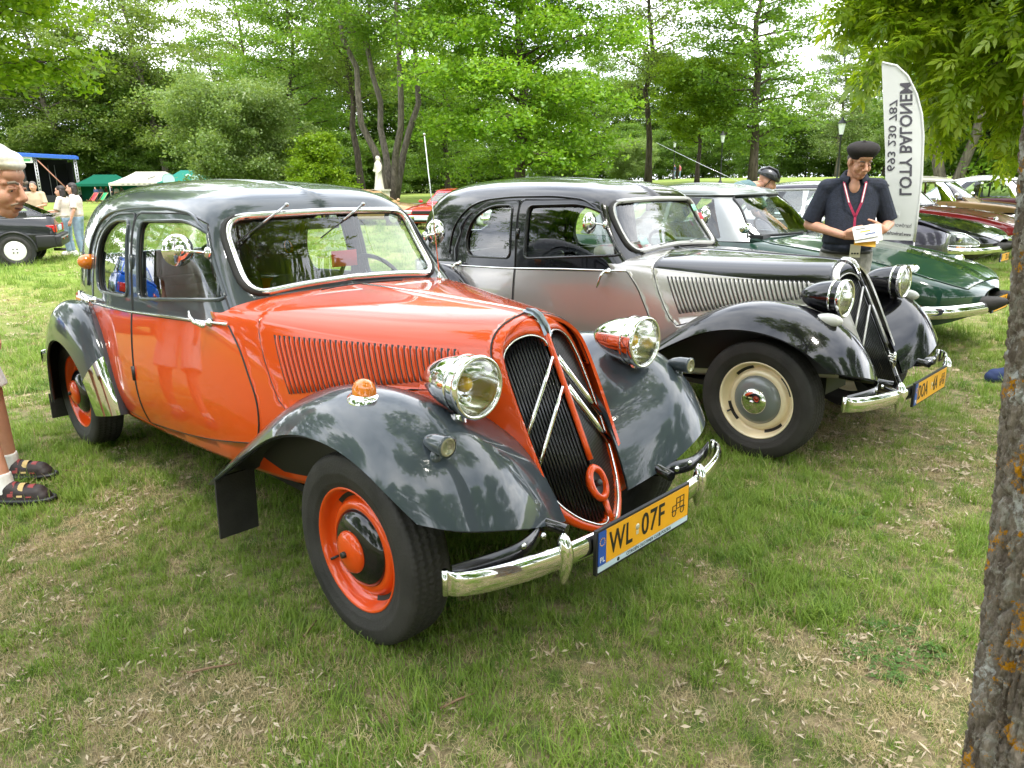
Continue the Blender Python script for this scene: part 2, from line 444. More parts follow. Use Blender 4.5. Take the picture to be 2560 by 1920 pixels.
    # rear wing, from the front foot over the top to the tail
    R = [
     [(-2.20,.64,.335),(-2.22,.655,.55),(-2.36,.66,.77),(-2.58,.645,.875),(-2.82,.615,.865),(-3.02,.58,.74),(-3.16,.55,.52),(-3.21,.54,.26)],
     [(-2.17,.70,.345),(-2.20,.712,.565),(-2.34,.715,.785),(-2.58,.705,.90),(-2.84,.685,.885),(-3.04,.66,.755),(-3.18,.64,.53),(-3.225,.635,.26)],
     [(-2.20,.742,.34),(-2.24,.758,.56),(-2.38,.768,.765),(-2.60,.77,.87),(-2.84,.76,.855),(-3.035,.745,.73),(-3.17,.735,.52),(-3.215,.73,.255)],
     [(-2.27,.77,.33),(-2.31,.79,.535),(-2.43,.805,.70),(-2.62,.808,.785),(-2.83,.803,.77),(-3.0,.795,.675),(-3.125,.79,.50),(-3.175,.785,.25)],
     [(-2.34,.78,.32),(-2.38,.80,.495),(-2.48,.815,.625),(-2.64,.818,.685),(-2.81,.815,.675),(-2.95,.81,.60),(-3.06,.805,.46),(-3.11,.80,.25)],
    ]
    return Surf(U), Surf(Lp), Surf(F, 1), Surf(R, 1)

SU, SL, SF, SR = traction_surfaces()

TYRE_ME = None
def tyre_mesh():
    """165x400 tyre, outer side towards +y, centre plane y=0"""
    global TYRE_ME
    if TYRE_ME: return TYRE_ME
    n = 288
    prof = [(.205,.060),(.214,.066),(.226,.069),(.232,.0745),(.238,.0755),(.262,.0825),(.268,.0845),(.273,.0840),(.290,.0825),(.306,.0785),(.309,.0775),(.313,.0760),(.322,.071),
            (.3265,.066),(.3300,.058),(.3315,.050),(.3325,.040),(.3328,.030),(.3332,.020),(.3335,.010),(.3335,0)]
    prof = prof+[(r, -h) for r, h in prof[-2::-1]]
    rows = []
    for i, (r, h) in enumerate(prof):
        ring = []
        for k in range(n):
            a = 2*pi*k/n; rr = r; hh = h
            if r > .321:
                zig = .0035*(1 if (k//2) % 2 else -1)
                if r > .3327: hh = h+zig
                if r > .326 and k % 3 == 0: rr -= .0028
                if 14 <= i <= len(prof)-15 and i % 3 == 0: rr -= .006
            ring.append((rr*sin(a), hh, rr*cos(a)))
        rows.append(ring)
    m = MB(); m.grid(rows, closed_u=True, flip=False)
    TYRE_ME = m.mesh("tyre"); TYRE_ME.materials.append(RUBBER)
    return TYRE_ME

def wheel_ring(radius, h0, h1, a0, a1, r1, n=8):
    return [[(radius*sin(a0+(a1-a0)*k/n), h0, radius*cos(a0+(a1-a0)*k/n)) for k in range(n+1)],
            [(r1*sin(a0+(a1-a0)*k/n), h1, r1*cos(a0+(a1-a0)*k/n)) for k in range(n+1)]]

def steel_wheel(parent, pos, side, rim_m, dome_m, cap_m, chrome_cap=False):
    """wheel > tyre, rim, hub cap; side +1 faces +y, -1 faces -y"""
    w = bpy.data.objects.new("wheel", None); COL.objects.link(w); w.parent = parent
    w.location = pos; w.rotation_euler = (0, 0, 0 if side > 0 else pi)
    t = link("tyre", tyre_mesh(), w)
    mb = MB(); f = .066
    mb.lathe([(.2,-.06),(.209,-.066),(.216,-.064),(.2,-.05),(.15,-.05)], 'y', n=48)
    mb.lathe([(.2165,f-.004),(.2165,f+.001),(.213,f+.003),(.207,f-.001),(.201,f-.012),(.197,f-.028),(.190,f-.044),(.180,f-.051),(.172,f-.050),(.167,f-.040),(.162,f-.029),(.150,f-.022),(.138,f-.022),(.130,f-.028),(.120,f-.03)], 'y', n=56)
    rim = mb.build("rim", rim_m, w, fix=False)
    for a in (.25, .25+pi/2, .25+pi, .25+3*pi/2):
        sl = MB(); sl.grid(wheel_ring(.1905, f-.0425, f-.0485, a, a+.62, .1745)); sl.build("rim_slot", BLACKP, w)
    d = MB(); d.lathe([(.136,f-.027),(.133,f-.018),(.122,f-.006),(.102,f+.005),(.08,f+.012),(.06,f+.015)], 'y', n=48)
    d.build("hub_cover", dome_m, w)
    c = MB(); c.lathe([(.072,f+.009),(.073,f+.018),(.068,f+.025),(.052,f+.033),(.031,f+.038),(.012,f+.040),(.0005,f+.040)], 'y', n=40)
    c.build("hub_cap", cap_m, w)
    b = MB(); b.lathe([(.012,f+.036),(.012,f+.049),(.010,f+.052),(.0005,f+.052)], 'y', n=6)
    b.build("hub_bolt", CHROME if chrome_cap else mat("old_steel", (.06,.055,.05), .5, .8), w)
    v = MB(); v.tube([(.150,f-.035,-.085),(.165,f-.005,-.095)], .005, 8); v.build("valve", BLACKP, w)
    return w

def text_mesh(s, size, m, parent, name, loc, rot, ext=.0008, sx=1.0, align='CENTER', spacing=1.0, bold=0.0):
    cu = bpy.data.curves.new("t", 'FONT'); cu.body = s; cu.size = size; cu.extrude = ext
    cu.align_x = align; cu.align_y = 'CENTER'; cu.space_character = spacing; cu.offset = bold; cu.resolution_u = 3
    o = bpy.data.objects.new("t", cu); COL.objects.link(o)
    dg = bpy.context.evaluated_depsgraph_get()
    me = bpy.data.meshes.new_from_object(o.evaluated_get(dg)); bpy.data.objects.remove(o); bpy.data.curves.remove(cu)
    for v in me.vertices: v.co.x *= sx
    me.name = name; me.materials.clear()
    r = link(name, me, parent, m); r.location = loc; r.rotation_euler = rot
    return r

PLATE_Y = mat("plate_yellow", (.78,.36,.012), .4, coat=.3, var=.05)
PLATE_B = mat("plate_blue", (.012,.075,.36), .4, coat=.3)
PLATE_W = mat("plate_pale_blue", (.50,.60,.66), .4)
INK = mat("black_ink", (.006,.006,.006), .5)
WHITE_INK = mat("white_ink", (.8,.8,.8), .5)

def number_plate(parent, loc, rz, left, right, strip=None, tilt=0.0, w=.52, h=.114):
    """plate facing +x in the parent's space: yellow ground, blue country band, old-timer emblem"""
    g = bpy.data.objects.new("number_plate", None); COL.objects.link(g); g.parent = parent
    g.location = loc; g.rotation_euler = (radians(90)+tilt, 0, radians(90)+rz)
    ex = .022 if strip else 0
    fr = MB(); fr.box((0, -ex/2, -.006), (w+.016, h+.016+ex, .012)); fr.build("plate_frame", BLACKP, g)
    MB().box((.02, 0, .0005), (w-.04, h, .004)).build("plate_face", PLATE_Y, g)
    MB().box((-w/2+.02, 0, .0005), (.038, h, .004)).build("country_band", PLATE_B, g)
    if strip:
        MB().box((0, -h/2-.0115, .0005), (w, .019, .004)).build("club_strip", PLATE_W, g)
        text_mesh(strip, .0165, INK, g, "club_lettering", (.02, -h/2-.0115, .0032), (0, 0, 0), .0003, 1.0)
        MB().lathe([(.007,0),(.007,.0006),(.0005,.0006)], 'z', (-.155, -h/2-.0115, .0026), 12).build("club_badge", INK, g)
    text_mesh("PL", .026, WHITE_INK, g, "country_letters", (-w/2+.02, -h/2+.018, .0032), (0, 0, 0), .0003)
    st = MB()
    for k in range(12):
        a = k*pi/6; st.lathe([(.0024,0),(.0024,.0004),(.0002,.0004)], 'z', (-w/2+.02+.0125*cos(a), .022+.0125*sin(a), .0027), 5)
    st.build("band_stars", PLATE_Y, g)
    text_mesh(left, .110, INK, g, "plate_lettering", (-.205 if len(left) == 2 else -.216, -.001, .0032), (0, 0, 0), .0006, .72 if len(left) == 2 else .62, 'LEFT', 1.08, .0012)
    xr = -.030 if len(left) == 2 else .030
    text_mesh(right, .110, INK, g, "plate_lettering", (xr, -.001, .0032), (0, 0, 0), .0006, .80 if len(left) == 2 else .60, 'LEFT', 1.10, .0012)
    sc = -.052 if len(left) == 2 else .012
    st = MB(); st.lathe([(.011,0),(.011,.0006),(.0005,.0006)], 'z', (sc, .008, .0026), 16); st.box((sc, -.012, .003), (.014, .014, .0008)); st.build("seal_sticker", mat("seal_silver", (.62,.58,.45), .35, .3), g)
    # small veteran car emblem
    e = MB(); ox, oy, z = .195, 0, .0032
    def bar(a, b, t=.0032):
        a = Vector((*a, 0)); b = Vector((*b, 0)); d = (b-a); e.box(((a+b)/2+Vector((ox, oy, z))), (d.length+t, t, .0012), Matrix.Rotation(math.atan2(d.y, d.x), 3, 'Z'))
    for a, b in (((-.040,-.012),(-.018,-.012)),((-.036,-.012),(-.036,.006)),((-.036,.006),(-.012,.008)),((-.012,-.014),(-.012,.032)),((-.012,.032),(.034,.032)),((.034,.032),(.034,-.012)),((.034,-.008),(-.012,-.008)),((.010,.032),(.010,-.008)),((-.012,.012),(.034,.012)),((.034,-.012),(.042,-.012))): bar(a, b)
    for cx in (-.027, .024): e.lathe([(.0125,0),(.0125,.0012),(.0095,.0012),(.0095,0)], 'z', (ox+cx, oy-.021, z), 16)
    e.build("veteran_emblem", INK, g)
    return g

def headlamp(parent, pos, shell_m, yellow=True, R=.098, ln=.235, base=True):
    g = bpy.data.objects.new("headlight", None); COL.objects.link(g); g.parent = parent; g.location = pos
    s = MB(); s.lathe([(.0008,-ln),(R*.16,-ln*.985),(R*.33,-ln*.93),(R*.52,-ln*.83),(R*.70,-ln*.67),(R*.84,-ln*.48),(R*.93,-ln*.28),(R*.97,-ln*.10),(R*.975,0)], 'x', n=40); s.build("lamp_shell", shell_m, g)
    s = MB(); s.lathe([(R*.975,-.052),(R*1.0,-.050),(R*1.0,-.044),(R*.985,-.040)], 'x', n=40)
    s.lathe([(R*.97,-.012),(R*1.02,-.008),(R*1.045,.004),(R*1.03,.014),(R*.97,.018),(R*.915,.014),(R*.90,.006)], 'x', n=48); s.build("lamp_rim", CHROME, g)
    s = MB(); s.lathe([(R*.91,.006),(R*.86,-.03),(R*.72,-.062),(R*.5,-.088),(R*.25,-.10),(.0005,-.103)], 'x', n=40); s.build("reflector", mat("lamp_mirror", (.78,.78,.74), .12, 1.0, var=.02), g)
    s = MB(); s.lathe([(R*.91,.008),(R*.75,.017),(R*.5,.025),(R*.25,.029),(.0005,.030)], 'x', n=40); s.build("lens", LENS, g)
    if yellow:
        s = MB(); s.ball((-.055,0,0), (.03,.026,.026), 16, 10); s.build("bulb_cover", mat("selective_yellow_glass", (.85,.50,.02), .15, coat=.5), g)
        s = MB(); s.lathe([(.012,-.06),(.012,-.03),(.008,-.028),(.0005,-.028)], 'x', c=(0,-.004,-.044), n=14); s.build("pilot_bulb", CHROME, g)
    if base:
        s = MB(); s.lathe([(.056,-.150),(.055,-.142),(.044,-.134),(.026,-.120),(.022,-.085)], 'z', c=(-.052,pos[1]/abs(pos[1])*.03,0), n=24); s.build("lamp_foot", CHROME if shell_m is CHROME else shell_m, g)
    return g

def traction(label, group, loc, rz, pal):
    upper, lower, wing, nose, hoodtop = pal['upper'], pal['lower'], pal['wing'], pal['nose'], pal['hoodtop']
    car = thing("classic_saloon_car", label, "car", loc, rz, group)
    inv = SU.inv
    # ---- outlines
    fw = fillet([(-1.805,.993),(-1.822,1.350),(-1.36,1.361),(-1.17,1.295),(-1.018,1.055)], [.045,.05,.10,.10,.045])
    rw = fillet([(-1.948,.988),(-1.972,1.352),(-2.21,1.345),(-2.39,1.25),(-2.45,1.09),(-2.41,.975)], [.045,.05,.10,.12,.08,.06])
    fo = fillet([(-1.875,.906),(-1.905,1.385),(-1.36,1.392),(-1.135,1.31),(-.985,1.08),(-.955,.93)], [.0,.05,.12,.12,.10,.0])   # door openings above the belt
    ro = fillet([(-1.893,.906),(-1.92,1.385),(-2.24,1.373),(-2.46,1.25),(-2.525,1.08),(-2.53,.897)], [.0,.05,.12,.14,.10,.0])
    side = dict(umin=.24, umax=.82, vmax=.68)
    q = lambda P: SU.inv(resample(P, .03), (0, 2), **side)
    fwu, rwu, fou, rou = q(fw), q(rw), q(fo), q(ro)
    # windscreen notch (half): along the frame from the bottom centre to the top centre
    ws_half = fillet([(-.6,1.098),(0,1.090),(.25,1.083),(.502,1.062),(.480,1.372),(.25,1.380),(0,1.384),(-.6,1.386)], [0,0,.1,.085,.085,.1,0,0])
    ws_half = np.array([p for p in ws_half if p[0] >= 0]); ws_half = np.vstack([[(0,1.090)], ws_half, [(0,1.384)]])
    ws_half = ws_half[np.r_[0, 1+np.argsort(np.arange(len(ws_half)-2)), len(ws_half)-1]]
    ws_half = np.vstack([ws_half[:1], ws_half[1:-1][ws_half[1:-1, 0] > .03], ws_half[-1:]])
    wsr = resample(ws_half, .025, closed=False)
    wsu = SU.inv(wsr, (1, 2), umax=.34, vmax=.66); wsu[0, 0] = wsu[-1, 0] = 0
    bw = resample(np.array([(0,1.315),(.30,1.315),(.36,1.27),(.36,1.14),(.31,1.10),(0,1.10)]), .03, closed=False)
    bwu = SU.inv(bw, (1, 2), umin=.78, vmax=.66); bwu[0, 0] = bwu[-1, 0] = 1
    v0 = .0
    out = np.vstack([[(0, v0)], wsu, [(0, 1), (1, 1)], bwu, [(1, v0)]])
    mb = MB(); panel(mb, SU, out, [fou, rou], .03, rim=.018)
    cab = mb.build("cabin", upper, car, merge=.0004)
    # ---- glass
    def frame_tube(name, uv, rad, m, parent, off=.004, close=True, both=True, flat=None):
        p = curve3(SU, uv, off)
        if close: p = np.vstack([p, p[:2]])
        t = MB()
        for s in ((1, -1) if both else (1,)): t.tube(p*np.array([1, s, 1]), rad, 8, cap=not close, flat=flat)
        return t.build(name, m, parent)
    full = np.vstack([curve3(SU, wsu, .002), (curve3(SU, wsu, .002)*np.array([1,-1,1]))[::-1][1:-1]])
    t = MB(); ring = np.vstack([full, full[:2]])
    t.tube(ring, .0165, 10, cap=False)
    t.build("windscreen_frame", pal['frame'], car)
    t = MB(); t.tube(np.vstack([curve3(SU, wsu, -.001), (curve3(SU, wsu, -.001)*np.array([1,-1,1]))[::-1][1:-1], curve3(SU, wsu[:1], -.001)])*np.array([1.0,1.03,1])+np.array([.0,0,-.0]), .017, 8, cap=False)
    t.build("windscreen_seal", RUBBER, car)
    gl = MB(); panel(gl, SU, np.vstack([wsu]), [], .05, off=-.012); gl.build("windscreen", GLASS, car, merge=.0005)
    gl = MB(); panel(gl, SU, bwu, [], .05, off=-.01); gl.build("rear_window", GLASS, car, merge=.0005)
    # ---- lower body
    sq = lambda P, ax=(0, 2), **k: SL.inv(np.asarray(P), ax, **k)
    beltx = np.linspace(-3.60, -1.0, 40)
    Bv = lambda x: np.interp(x, [-3.6,-2.45,-1.95,-1.45,-1.0,-.8], [.882,.902,.918,.946,.962,.962])
    bl = sq([(x, Bv(x)) for x in np.linspace(-3.50, -1.0, 30)], vmax=.75); bl = np.vstack([[(1, bl[0][1])], bl])
    # seam between cowl and bonnet
    hs = [(-.93,0),(-.925,.12),(-.90,.22),(-.835,.36)]
    hsu = SL.inv(hs, (0, 1), umax=.55, vmin=.62); hsu[0][1] = 1
    hs2 = SL.inv([(-.805,1.02),(-.79,.985),(-.775,.945),(-.733,.855),(-.685,.765),(-.645,.70)], (0, 2), umax=.55, vmax=.85)
    seam = np.vstack([hsu, hs2])
    hb = SL.inv([(-.60,.66),(-.35,.735),(-.09,.80),(.16,.83)], (0, 2), umax=.55, vmax=.7)
    HF = .019
    fs = np.array([(HF, v) for v in np.linspace(hb[-1][1], 1, 14)])   # bonnet front edge
    hb[-1][0] = HF
    bon = np.vstack([seam, hb, fs])
    mould = .585
    # bonnet in two pieces: top and side, one part
    hm = MB()
    si = int(np.argmax(seam[:, 1] < mould)); a_, b_ = seam[si-1], seam[si]; t_ = (a_[1]-mould)/(a_[1]-b_[1])
    seam = np.insert(seam, si, a_+(b_-a_)*t_, axis=0)
    top = np.vstack([seam[:si+1], [(u, mould) for u in np.linspace(seam[si][0], HF, 12)[1:]], fs[fs[:, 1] > mould+.01]])
    sidep = np.vstack([[(u, mould) for u in np.linspace(HF, seam[si][0], 12)], seam[si+1:], hb, fs[(fs[:, 1] < mould-.01)][1:]])
    def shrink(uv, d):
        c = uv.mean(0); return c+(uv-c)*(1-d)
    panel(hm, SL, top, [], .03, rim=.012, off=.0035, mi=0); panel(hm, SL, sidep, [], .03, rim=.012, off=.0035, mi=1)
    hood = hm.build("bonnet", [hoodtop, lower], car, merge=.0004)
    # louvres on each bonnet side
    lt = SL.inv([(-.688+.735*k/32, .943+.003*k/32) for k in range(33)], (0, 2), umax=.55, vmax=.8)
    lb = SL.inv([(-.581+.66*k/32, .731+.125*k/32) for k in range(33)], (0, 2), umax=.55, vmax=.8)
    for a, b in zip(lt, lb):
        uvp = np.stack([a+(b-a)*t for t in np.linspace(0, 1, 9)]); p = curve3(SL, uvp, .0045)
        L2 = MB(); L2.tube(p, [.001,.0065,.007,.007,.007,.007,.007,.0068,.0045], 6)
        du = (SL.ev(uvp[:, 0]-.004, uvp[:, 1])-SL.ev(uvp[:, 0], uvp[:, 1])); du /= np.linalg.norm(du, axis=1, keepdims=True)
        e0 = curve3(SL, uvp, .0047)-du*.0035; e1 = curve3(SL, uvp, .0047)-du*.0135
        L2.grid([e0, e1], mi=1)
        me = L2.mesh("louvre"); me.materials.append(lower); me.materials.append(BLACKP)
        o1 = link("louvre", me, car); o2 = link("louvre", me, car); o2.scale = (1, -1, 1)
    # doors
    bo = [(-1.878,.345),(-1.878,.916)]
    dl = resample(fillet([(-1.876,.358),(-1.876,.9165),(-.955,.9615),(-.87,.87),(-.755,.66),(-.775,.50),(-1.2,.425),(-1.56,.383)], [0,0,.02,.05,.18,.12,.2,.2]), .03)
    du_ = SL.inv(dl, (0, 2), umin=.2, umax=.8, vmax=.62)
    rl = resample(fillet([(-1.892,.356),(-1.892,.9155),(-2.53,.895),(-2.50,.84),(-2.32,.70),(-2.20,.36)], [0,0,.02,.1,.15,.06]), .03)
    ru_ = SL.inv(rl, (0, 2), umin=.4, umax=.95, vmax=.62)
    fop = SU.inv(resample(fillet([(-1.876,.912),(-1.905,1.381),(-1.36,1.388),(-1.14,1.307),(-.992,1.08),(-.962,.935)], [0,.05,.12,.12,.1,0]), .03), (0, 2), **side)
    rop = SU.inv(resample(fillet([(-1.892,.909),(-1.922,1.381),(-2.24,1.369),(-2.456,1.25),(-2.521,1.08),(-2.526,.90)], [0,.05,.12,.14,.1,0]), .03), (0, 2), **side)
    for nm, low, upp, win in (("front_door", du_, fop, fwu), ("rear_door", ru_, rop, rwu)):
        for s in (1, -1):
            d = MB(); t0 = MB()
            def half(mbx, *a, **k):
                b = MB(); panel(b, *a, mirror=False, **k)
                v = [(p[0], p[1]*s, p[2]) for p in b.v]
                mbx.add(v, [f if s > 0 else f[::-1] for f in b.f], k.get('mi', 0)); mbx.sm[-len(b.sm):] = b.sm
            half(d, SL, low, [], .035, rim=.02, off=.003, mi=0)
            half(d, SU, upp, [win], .028, rim=.024, off=.002, mi=1)
            # raised lip round the window
            dr = d.build("door", [lower, upper], car)
            g = MB(); half(g, SU, win, [], .05, off=-.012); g.build("door_window", GLASS, dr)
            t = MB(); p = curve3(SU, win, .0035)*np.array([1, s, 1]); t.tube(np.vstack([p, p[:2]]), .0085, 8, cap=False); t.build("window_surround", upper, dr)
            t = MB(); p = curve3(SU, win, -.008)*np.array([1, s, 1]); t.tube(np.vstack([p, p[:2]]), .007, 6, cap=False); t.build("window_rubber", RUBBER, dr)
            hx = (-1.08, -2.50)[nm == "rear_door"]; hz = .958 if nm == "front_door" else .918
            uvh = SL.inv([(hx, hz)], (0, 2), vmax=.75); ph = curve3(SL, uvh, .0)[0]*np.array([1, s, 1])
            hd = MB(); hd.lathe([(.019,.0),(.019,.008),(.012,.012),(.011,.045)], 'y', c=tuple(ph), n=14, rot=None if s > 0 else Matrix.Diagonal((1,-1,1)))
            y1 = ph[1]+s*.045
            hd.ball((ph[0]+.02, y1, ph[2]), (.028,.014,.014), 10, 6)
            hd.tube([(ph[0], y1, ph[2]), (ph[0]-.03, y1+s*.010, ph[2]+.006), (ph[0]-.058, y1+s*.014, ph[2]+.028), (ph[0]-.07, y1+s*.010, ph[2]+.048)] if pal.get('handle_up') else
                    [(ph[0], y1, ph[2]), (ph[0]-.02, y1+s*.014, ph[2]-.03), (ph[0]-.035, y1+s*.018, ph[2]-.08), (ph[0]-.05, y1+s*.012, ph[2]-.105)], [.010,.009,.008,.005], 8)
            hd.build("door_handle", CHROME, dr)
            if nm == "front_door":
                for z in (.62, 1.16):
                    S_, = (SL,) if z < .9 else (SU,)
                    pz = curve3(S_, S_.inv([(-1.884, z)], (0, 2)), .004)[0]*np.array([1, s, 1])
                    h = MB(); h.tube([pz+np.array([0,0,-.035]), pz+np.array([0,0,.035])], .011, 10); h.build("hinge", BLACKP if z < .9 else upper, dr)
    # body shell below the belt with door and bonnet openings
    dsh = lambda uv, d: uv
    notch = np.vstack([fs[::-1][:1]*0+np.array([(HF, 1.0)]), fs[::-1][1:], hb[::-1], seam[::-1]])
    tailc = SL.inv([(-1.06,.965)], (0, 2), vmax=.8)[0]
    body = np.vstack([[(1, 0)], bl[:-1], [tailc], [(tailc[0]+.01, .6), (tailc[0]-.01, .8), (tailc[0]-.02, 1.0)], notch[::-1], [(0, 1), (0, 0)]])
    ls = MB(); panel(ls, SL, body, [du_, ru_], .03, rim=.012)
    ls.build("body_shell", lower, car, merge=.0004)
    for nm_, S_, uv_, cl in (("bonnet_gap", SL, np.vstack([seam, hb]), False), ("bonnet_gap", SL, fs, False), ("door_gap", SL, du_, True), ("door_gap", SL, ru_, True), ("door_gap", SU, fou, True), ("door_gap", SU, rou, True)):
        for s in (1, -1):
            p = curve3(S_, uv_, .0005)*np.array([1, s, 1]); t = MB(); t.tube(np.vstack([p, p[:2]]) if cl else p, .0042, 6, cap=False); t.build(nm_, BLACKP, car)
    # ---- nose: the grille surround ring and the grille
    K, X0, A = .488, .2035, .38
    def gp(y, z, off=0.0):
        return (X0+K*(.98-z)-A*abs(y)+off, y, z)
    op = fillet([(.008,.962),(.055,.984),(.12,.972),(.175,.935),(.205,.86),(.214,.74),(.208,.62),(.193,.51),(.165,.435),(.11,.378),(.045,.345),(.008,.352)], .03)
    so = fillet([(0,1.040),(.10,1.022),(.185,.975),(.219,.915),(.2245,.80),(.222,.66),(.215,.50),(.19,.41),(.12,.345),(.04,.316),(0,.312)], .05)
    n = 90
    def arcpts(P, n):
        P = np.asarray(P); d = np.r_[0, np.cumsum(np.linalg.norm(np.diff(P, axis=0), axis=1))]; t = np.linspace(0, d[-1], n)
        return np.stack([np.interp(t, d, P[:, k]) for k in range(2)], 1)
    oi = np.vstack([op]); oi = arcpts(oi, n); oo = arcpts(so, n)
    ns = MB()
    for s in (1, -1):
        rows = []
        for t, o in ((1.12, -.075), (1.035, -.022), (1.0, -.002), (.8, .006), (.45, .010), (.15, .006), (0, -.004), (0, -.022)):
            row = []
            for a, b in zip(oi, oo):
                c_ = a+(b-a)*t
                row.append(np.array(gp(c_[0]*s, c_[1], o)))
            rows.append(row)
        ns.grid(rows, flip=s < 0)
    # centre bar
    ns.tube([gp(0, z, .004) for z in np.linspace(.985, .555, 8)], .011, 8); ns.tube([gp(0, z, .004) for z in np.linspace(.42, .335, 3)], .011, 8)
    ns.build("grille_surround", nose, car)
    cb = MB()
    for s in (1, -1):
        p = [gp(a[0]*s, a[1], .004) for a in oi]; cb.tube(p, .0042, 6)
    cb.build("grille_beading", pal['frame'], car)
    # grille bars
    import_bars = 17
    ys = np.linspace(.012, .206, import_bars)
    for s in (1, -1):
        for y in ys:
            zz = []
            for a, b in zip(oi[:-1], oi[1:]):
                if (a[0]-y)*(b[0]-y) <= 0 and a[0] != b[0]: zz.append(a[1]+(b[1]-a[1])*(y-a[0])/(b[0]-a[0]))
            if len(zz) < 2: continue
            z0, z1 = min(zz)+.002, max(zz)-.002
            if y < .03: z0 = max(z0, .345)
            if z1-z0 < .03: continue
            b = MB(); b.tube([gp(y*s, z0, -.014), gp(y*s, (z0+z1)/2, -.012), gp(y*s, z1, -.014)], .0034, 6, flat=1.9)
            b.build("grille_bar", pal['bars'], car)
    # dark radiator behind
    rd = MB(); 
    for s in (1, -1):
        rd.grid([[gp(y*s, z, -.09) for y in np.linspace(0, .2, 6)] for z in np.linspace(.33, .99, 12)], flip=s > 0)
    rd.build("radiator", mat("radiator_black", (.006,.006,.007), .8, var=.3, vscale=80), car)
    ft = MB(); ft.lathe([(.07,0),(.072,.012),(.06,.03),(.04,.045),(.0005,.05)], 'x', c=gp(-.03,.52,-.086), n=20); ft.build("fan_hub", mat("cast_grey", (.05,.05,.05), .5, .6), car)
    # double chevron
    for (y0, z0, y1, z1) in ((.010,.900,.206,.650), (.012,.800,.201,.552)):
        for s in (1, -1):
            a, b = Vector(gp(y0*s, z0, .010)), Vector(gp(y1*s, z1, .010))
            c = MB(); c.tube([a, a.lerp(b, .33), a.lerp(b, .66), b], .0125, 8, flat=.55); c.build("chevron_bar", pal['chev'], car)
    cap = MB()
    prof = [(.108,1.054),(.150,1.050),(.178,1.036),(.198,1.010),(.214,.978)]
    for s in (1, -1):
        cap.grid([[(x+.003, s*w, z+.004-w*.25) for x, z in prof] for w in (0, .008, .016, .022)], flip=s < 0)
    cap.tube([(x+.004, 0, z+.006) for x, z in prof], [.004,.009,.010,.008,.003], 8)
    cap.build("bonnet_ornament", pal['ornament'], car)
    rg = SL.ev(np.linspace(HF, hsu[0][0], 14), np.ones(14)); t = MB(); t.tube(rg+np.array([0,0,.004]), .0055, 8); t.build("bonnet_hinge", pal['hinge'], car)
    t = MB(); p = curve3(SL, hsu, .006); full = np.vstack([p[::-1], (p*np.array([1,-1,1]))[1:]])[1:-1]; t.tube(full, .003, 6); t.build("cowl_seam", BLACKP, car)
    # crank hole ring
    if pal.get('crank'):
        c0 = gp(-.010, .482, .014); cr = MB(); rt = Matrix.Rotation(math.atan(K), 3, 'Y')
        rt = Matrix.Rotation(-math.atan(K), 3, 'Y')
        cr.lathe([(.038,-.02),(.060,-.012),(.066,0),(.060,.010),(.046,.014),(.040,.006),(.037,-.03)], 'x', c=c0, n=32, rot=rt @ Matrix.Diagonal((1,.72,1.05)))
        cr.build("crank_hole_ring", nose, car)
        c2 = MB(); c2.lathe([(.050,-.004),(.0005,-.006)], 'x', c=c0, n=20, rot=rt @ Matrix.Diagonal((1,.72,1.05))); c2.lathe([(.013,-.012),(.013,.010),(.010,.014),(.0005,.014)], 'x', c=c0, n=12, rot=rt)
        c2.build("crank_socket", BLACKP, car)
    else:
        c0 = Vector(gp(.02, .50, .02)); wb = MB()
        wb.ball(c0, (.012,.022,.05), 10, 8)
        for k in range(4): wb.tube([c0+Vector((.004,-.01,.03-.016*k)), c0+Vector((-.004,-.09+.012*k,.055-.016*k))], [.006,.004], 6)
        wb.build("wing_badge", CHROME, car)
    # ---- wings
    ia = MB(); panel(ia, SL, SL.inv(resample([(-.80,.455),(-.60,.60),(-.33,.715),(-.08,.765),(.16,.78),(.25,.44),(-.2,.43),(-.66,.40)], .06), (0, 2), umax=.55, vmax=.6), [], .06, off=.006); ia.build("inner_arch", BLACKP, car)
    for s in (1, -1):
        for S_, nm in ((SF, "front_wing"), (SR, "rear_wing")):
            uu, vv = np.meshgrid(np.linspace(0, 1, 64), np.linspace(0, 1, 26))
            P = S_.ev(uu, vv)*np.array([1, s, 1]); N = S_.nrm(uu, vv)*np.array([1, s, 1])
            w = MB(); w.grid(P, flip=(s > 0) )
            edge = np.vstack([P[-1][::-1], P[::-1, 0][1:]] if nm == "front_wing" else [P[-1][::-1]]); en = np.vstack([N[-1][::-1], N[::-1, 0][1:]] if nm == "front_wing" else [N[-1][::-1]])
            w.grid([edge, edge+en*.005, edge+en*.013, edge+en*.02+np.array([0, 0, .03])], flip=(s < 0))
            wg = w.build(nm, wing, car)
            ins = MB(); ins.grid(P+N*.014+np.array([0, 0, -.004]), flip=(s < 0)); ins.build("wheel_arch_lining", BLACKP, wg)
            if nm == "rear_wing":   # bright stone guard on the front foot
                uu, vv = np.meshgrid(np.linspace(0, .112, 10), np.linspace(.22, 1, 12)); uu = uu*(1.0-.35*(vv-.2))
                G = (S_.ev(uu, vv)+S_.nrm(uu, vv)*-.004)*np.array([1, s, 1]); G2 = G+(G-G.mean((0, 1)))*.01
                if pal.get('guard'):
                    gmb = MB(); gmb.grid(S_.ev(uu, vv)*np.array([1, s, 1])+np.array([.004, s*.005, .002]), flip=(s > 0)); gmb.build("stone_guard", CHROME, wg)
        # mud flaps
        for x, z0, z1 in ((-.905, .36, .085), (-3.225, .28, .12)):
            fl = MB(); fl.box((x, s*.70, (z0+z1)/2), (.012, .17, z0-z1), Matrix.Rotation(.06, 3, 'Y')); fl.build("mud_flap", RUBBER, car)
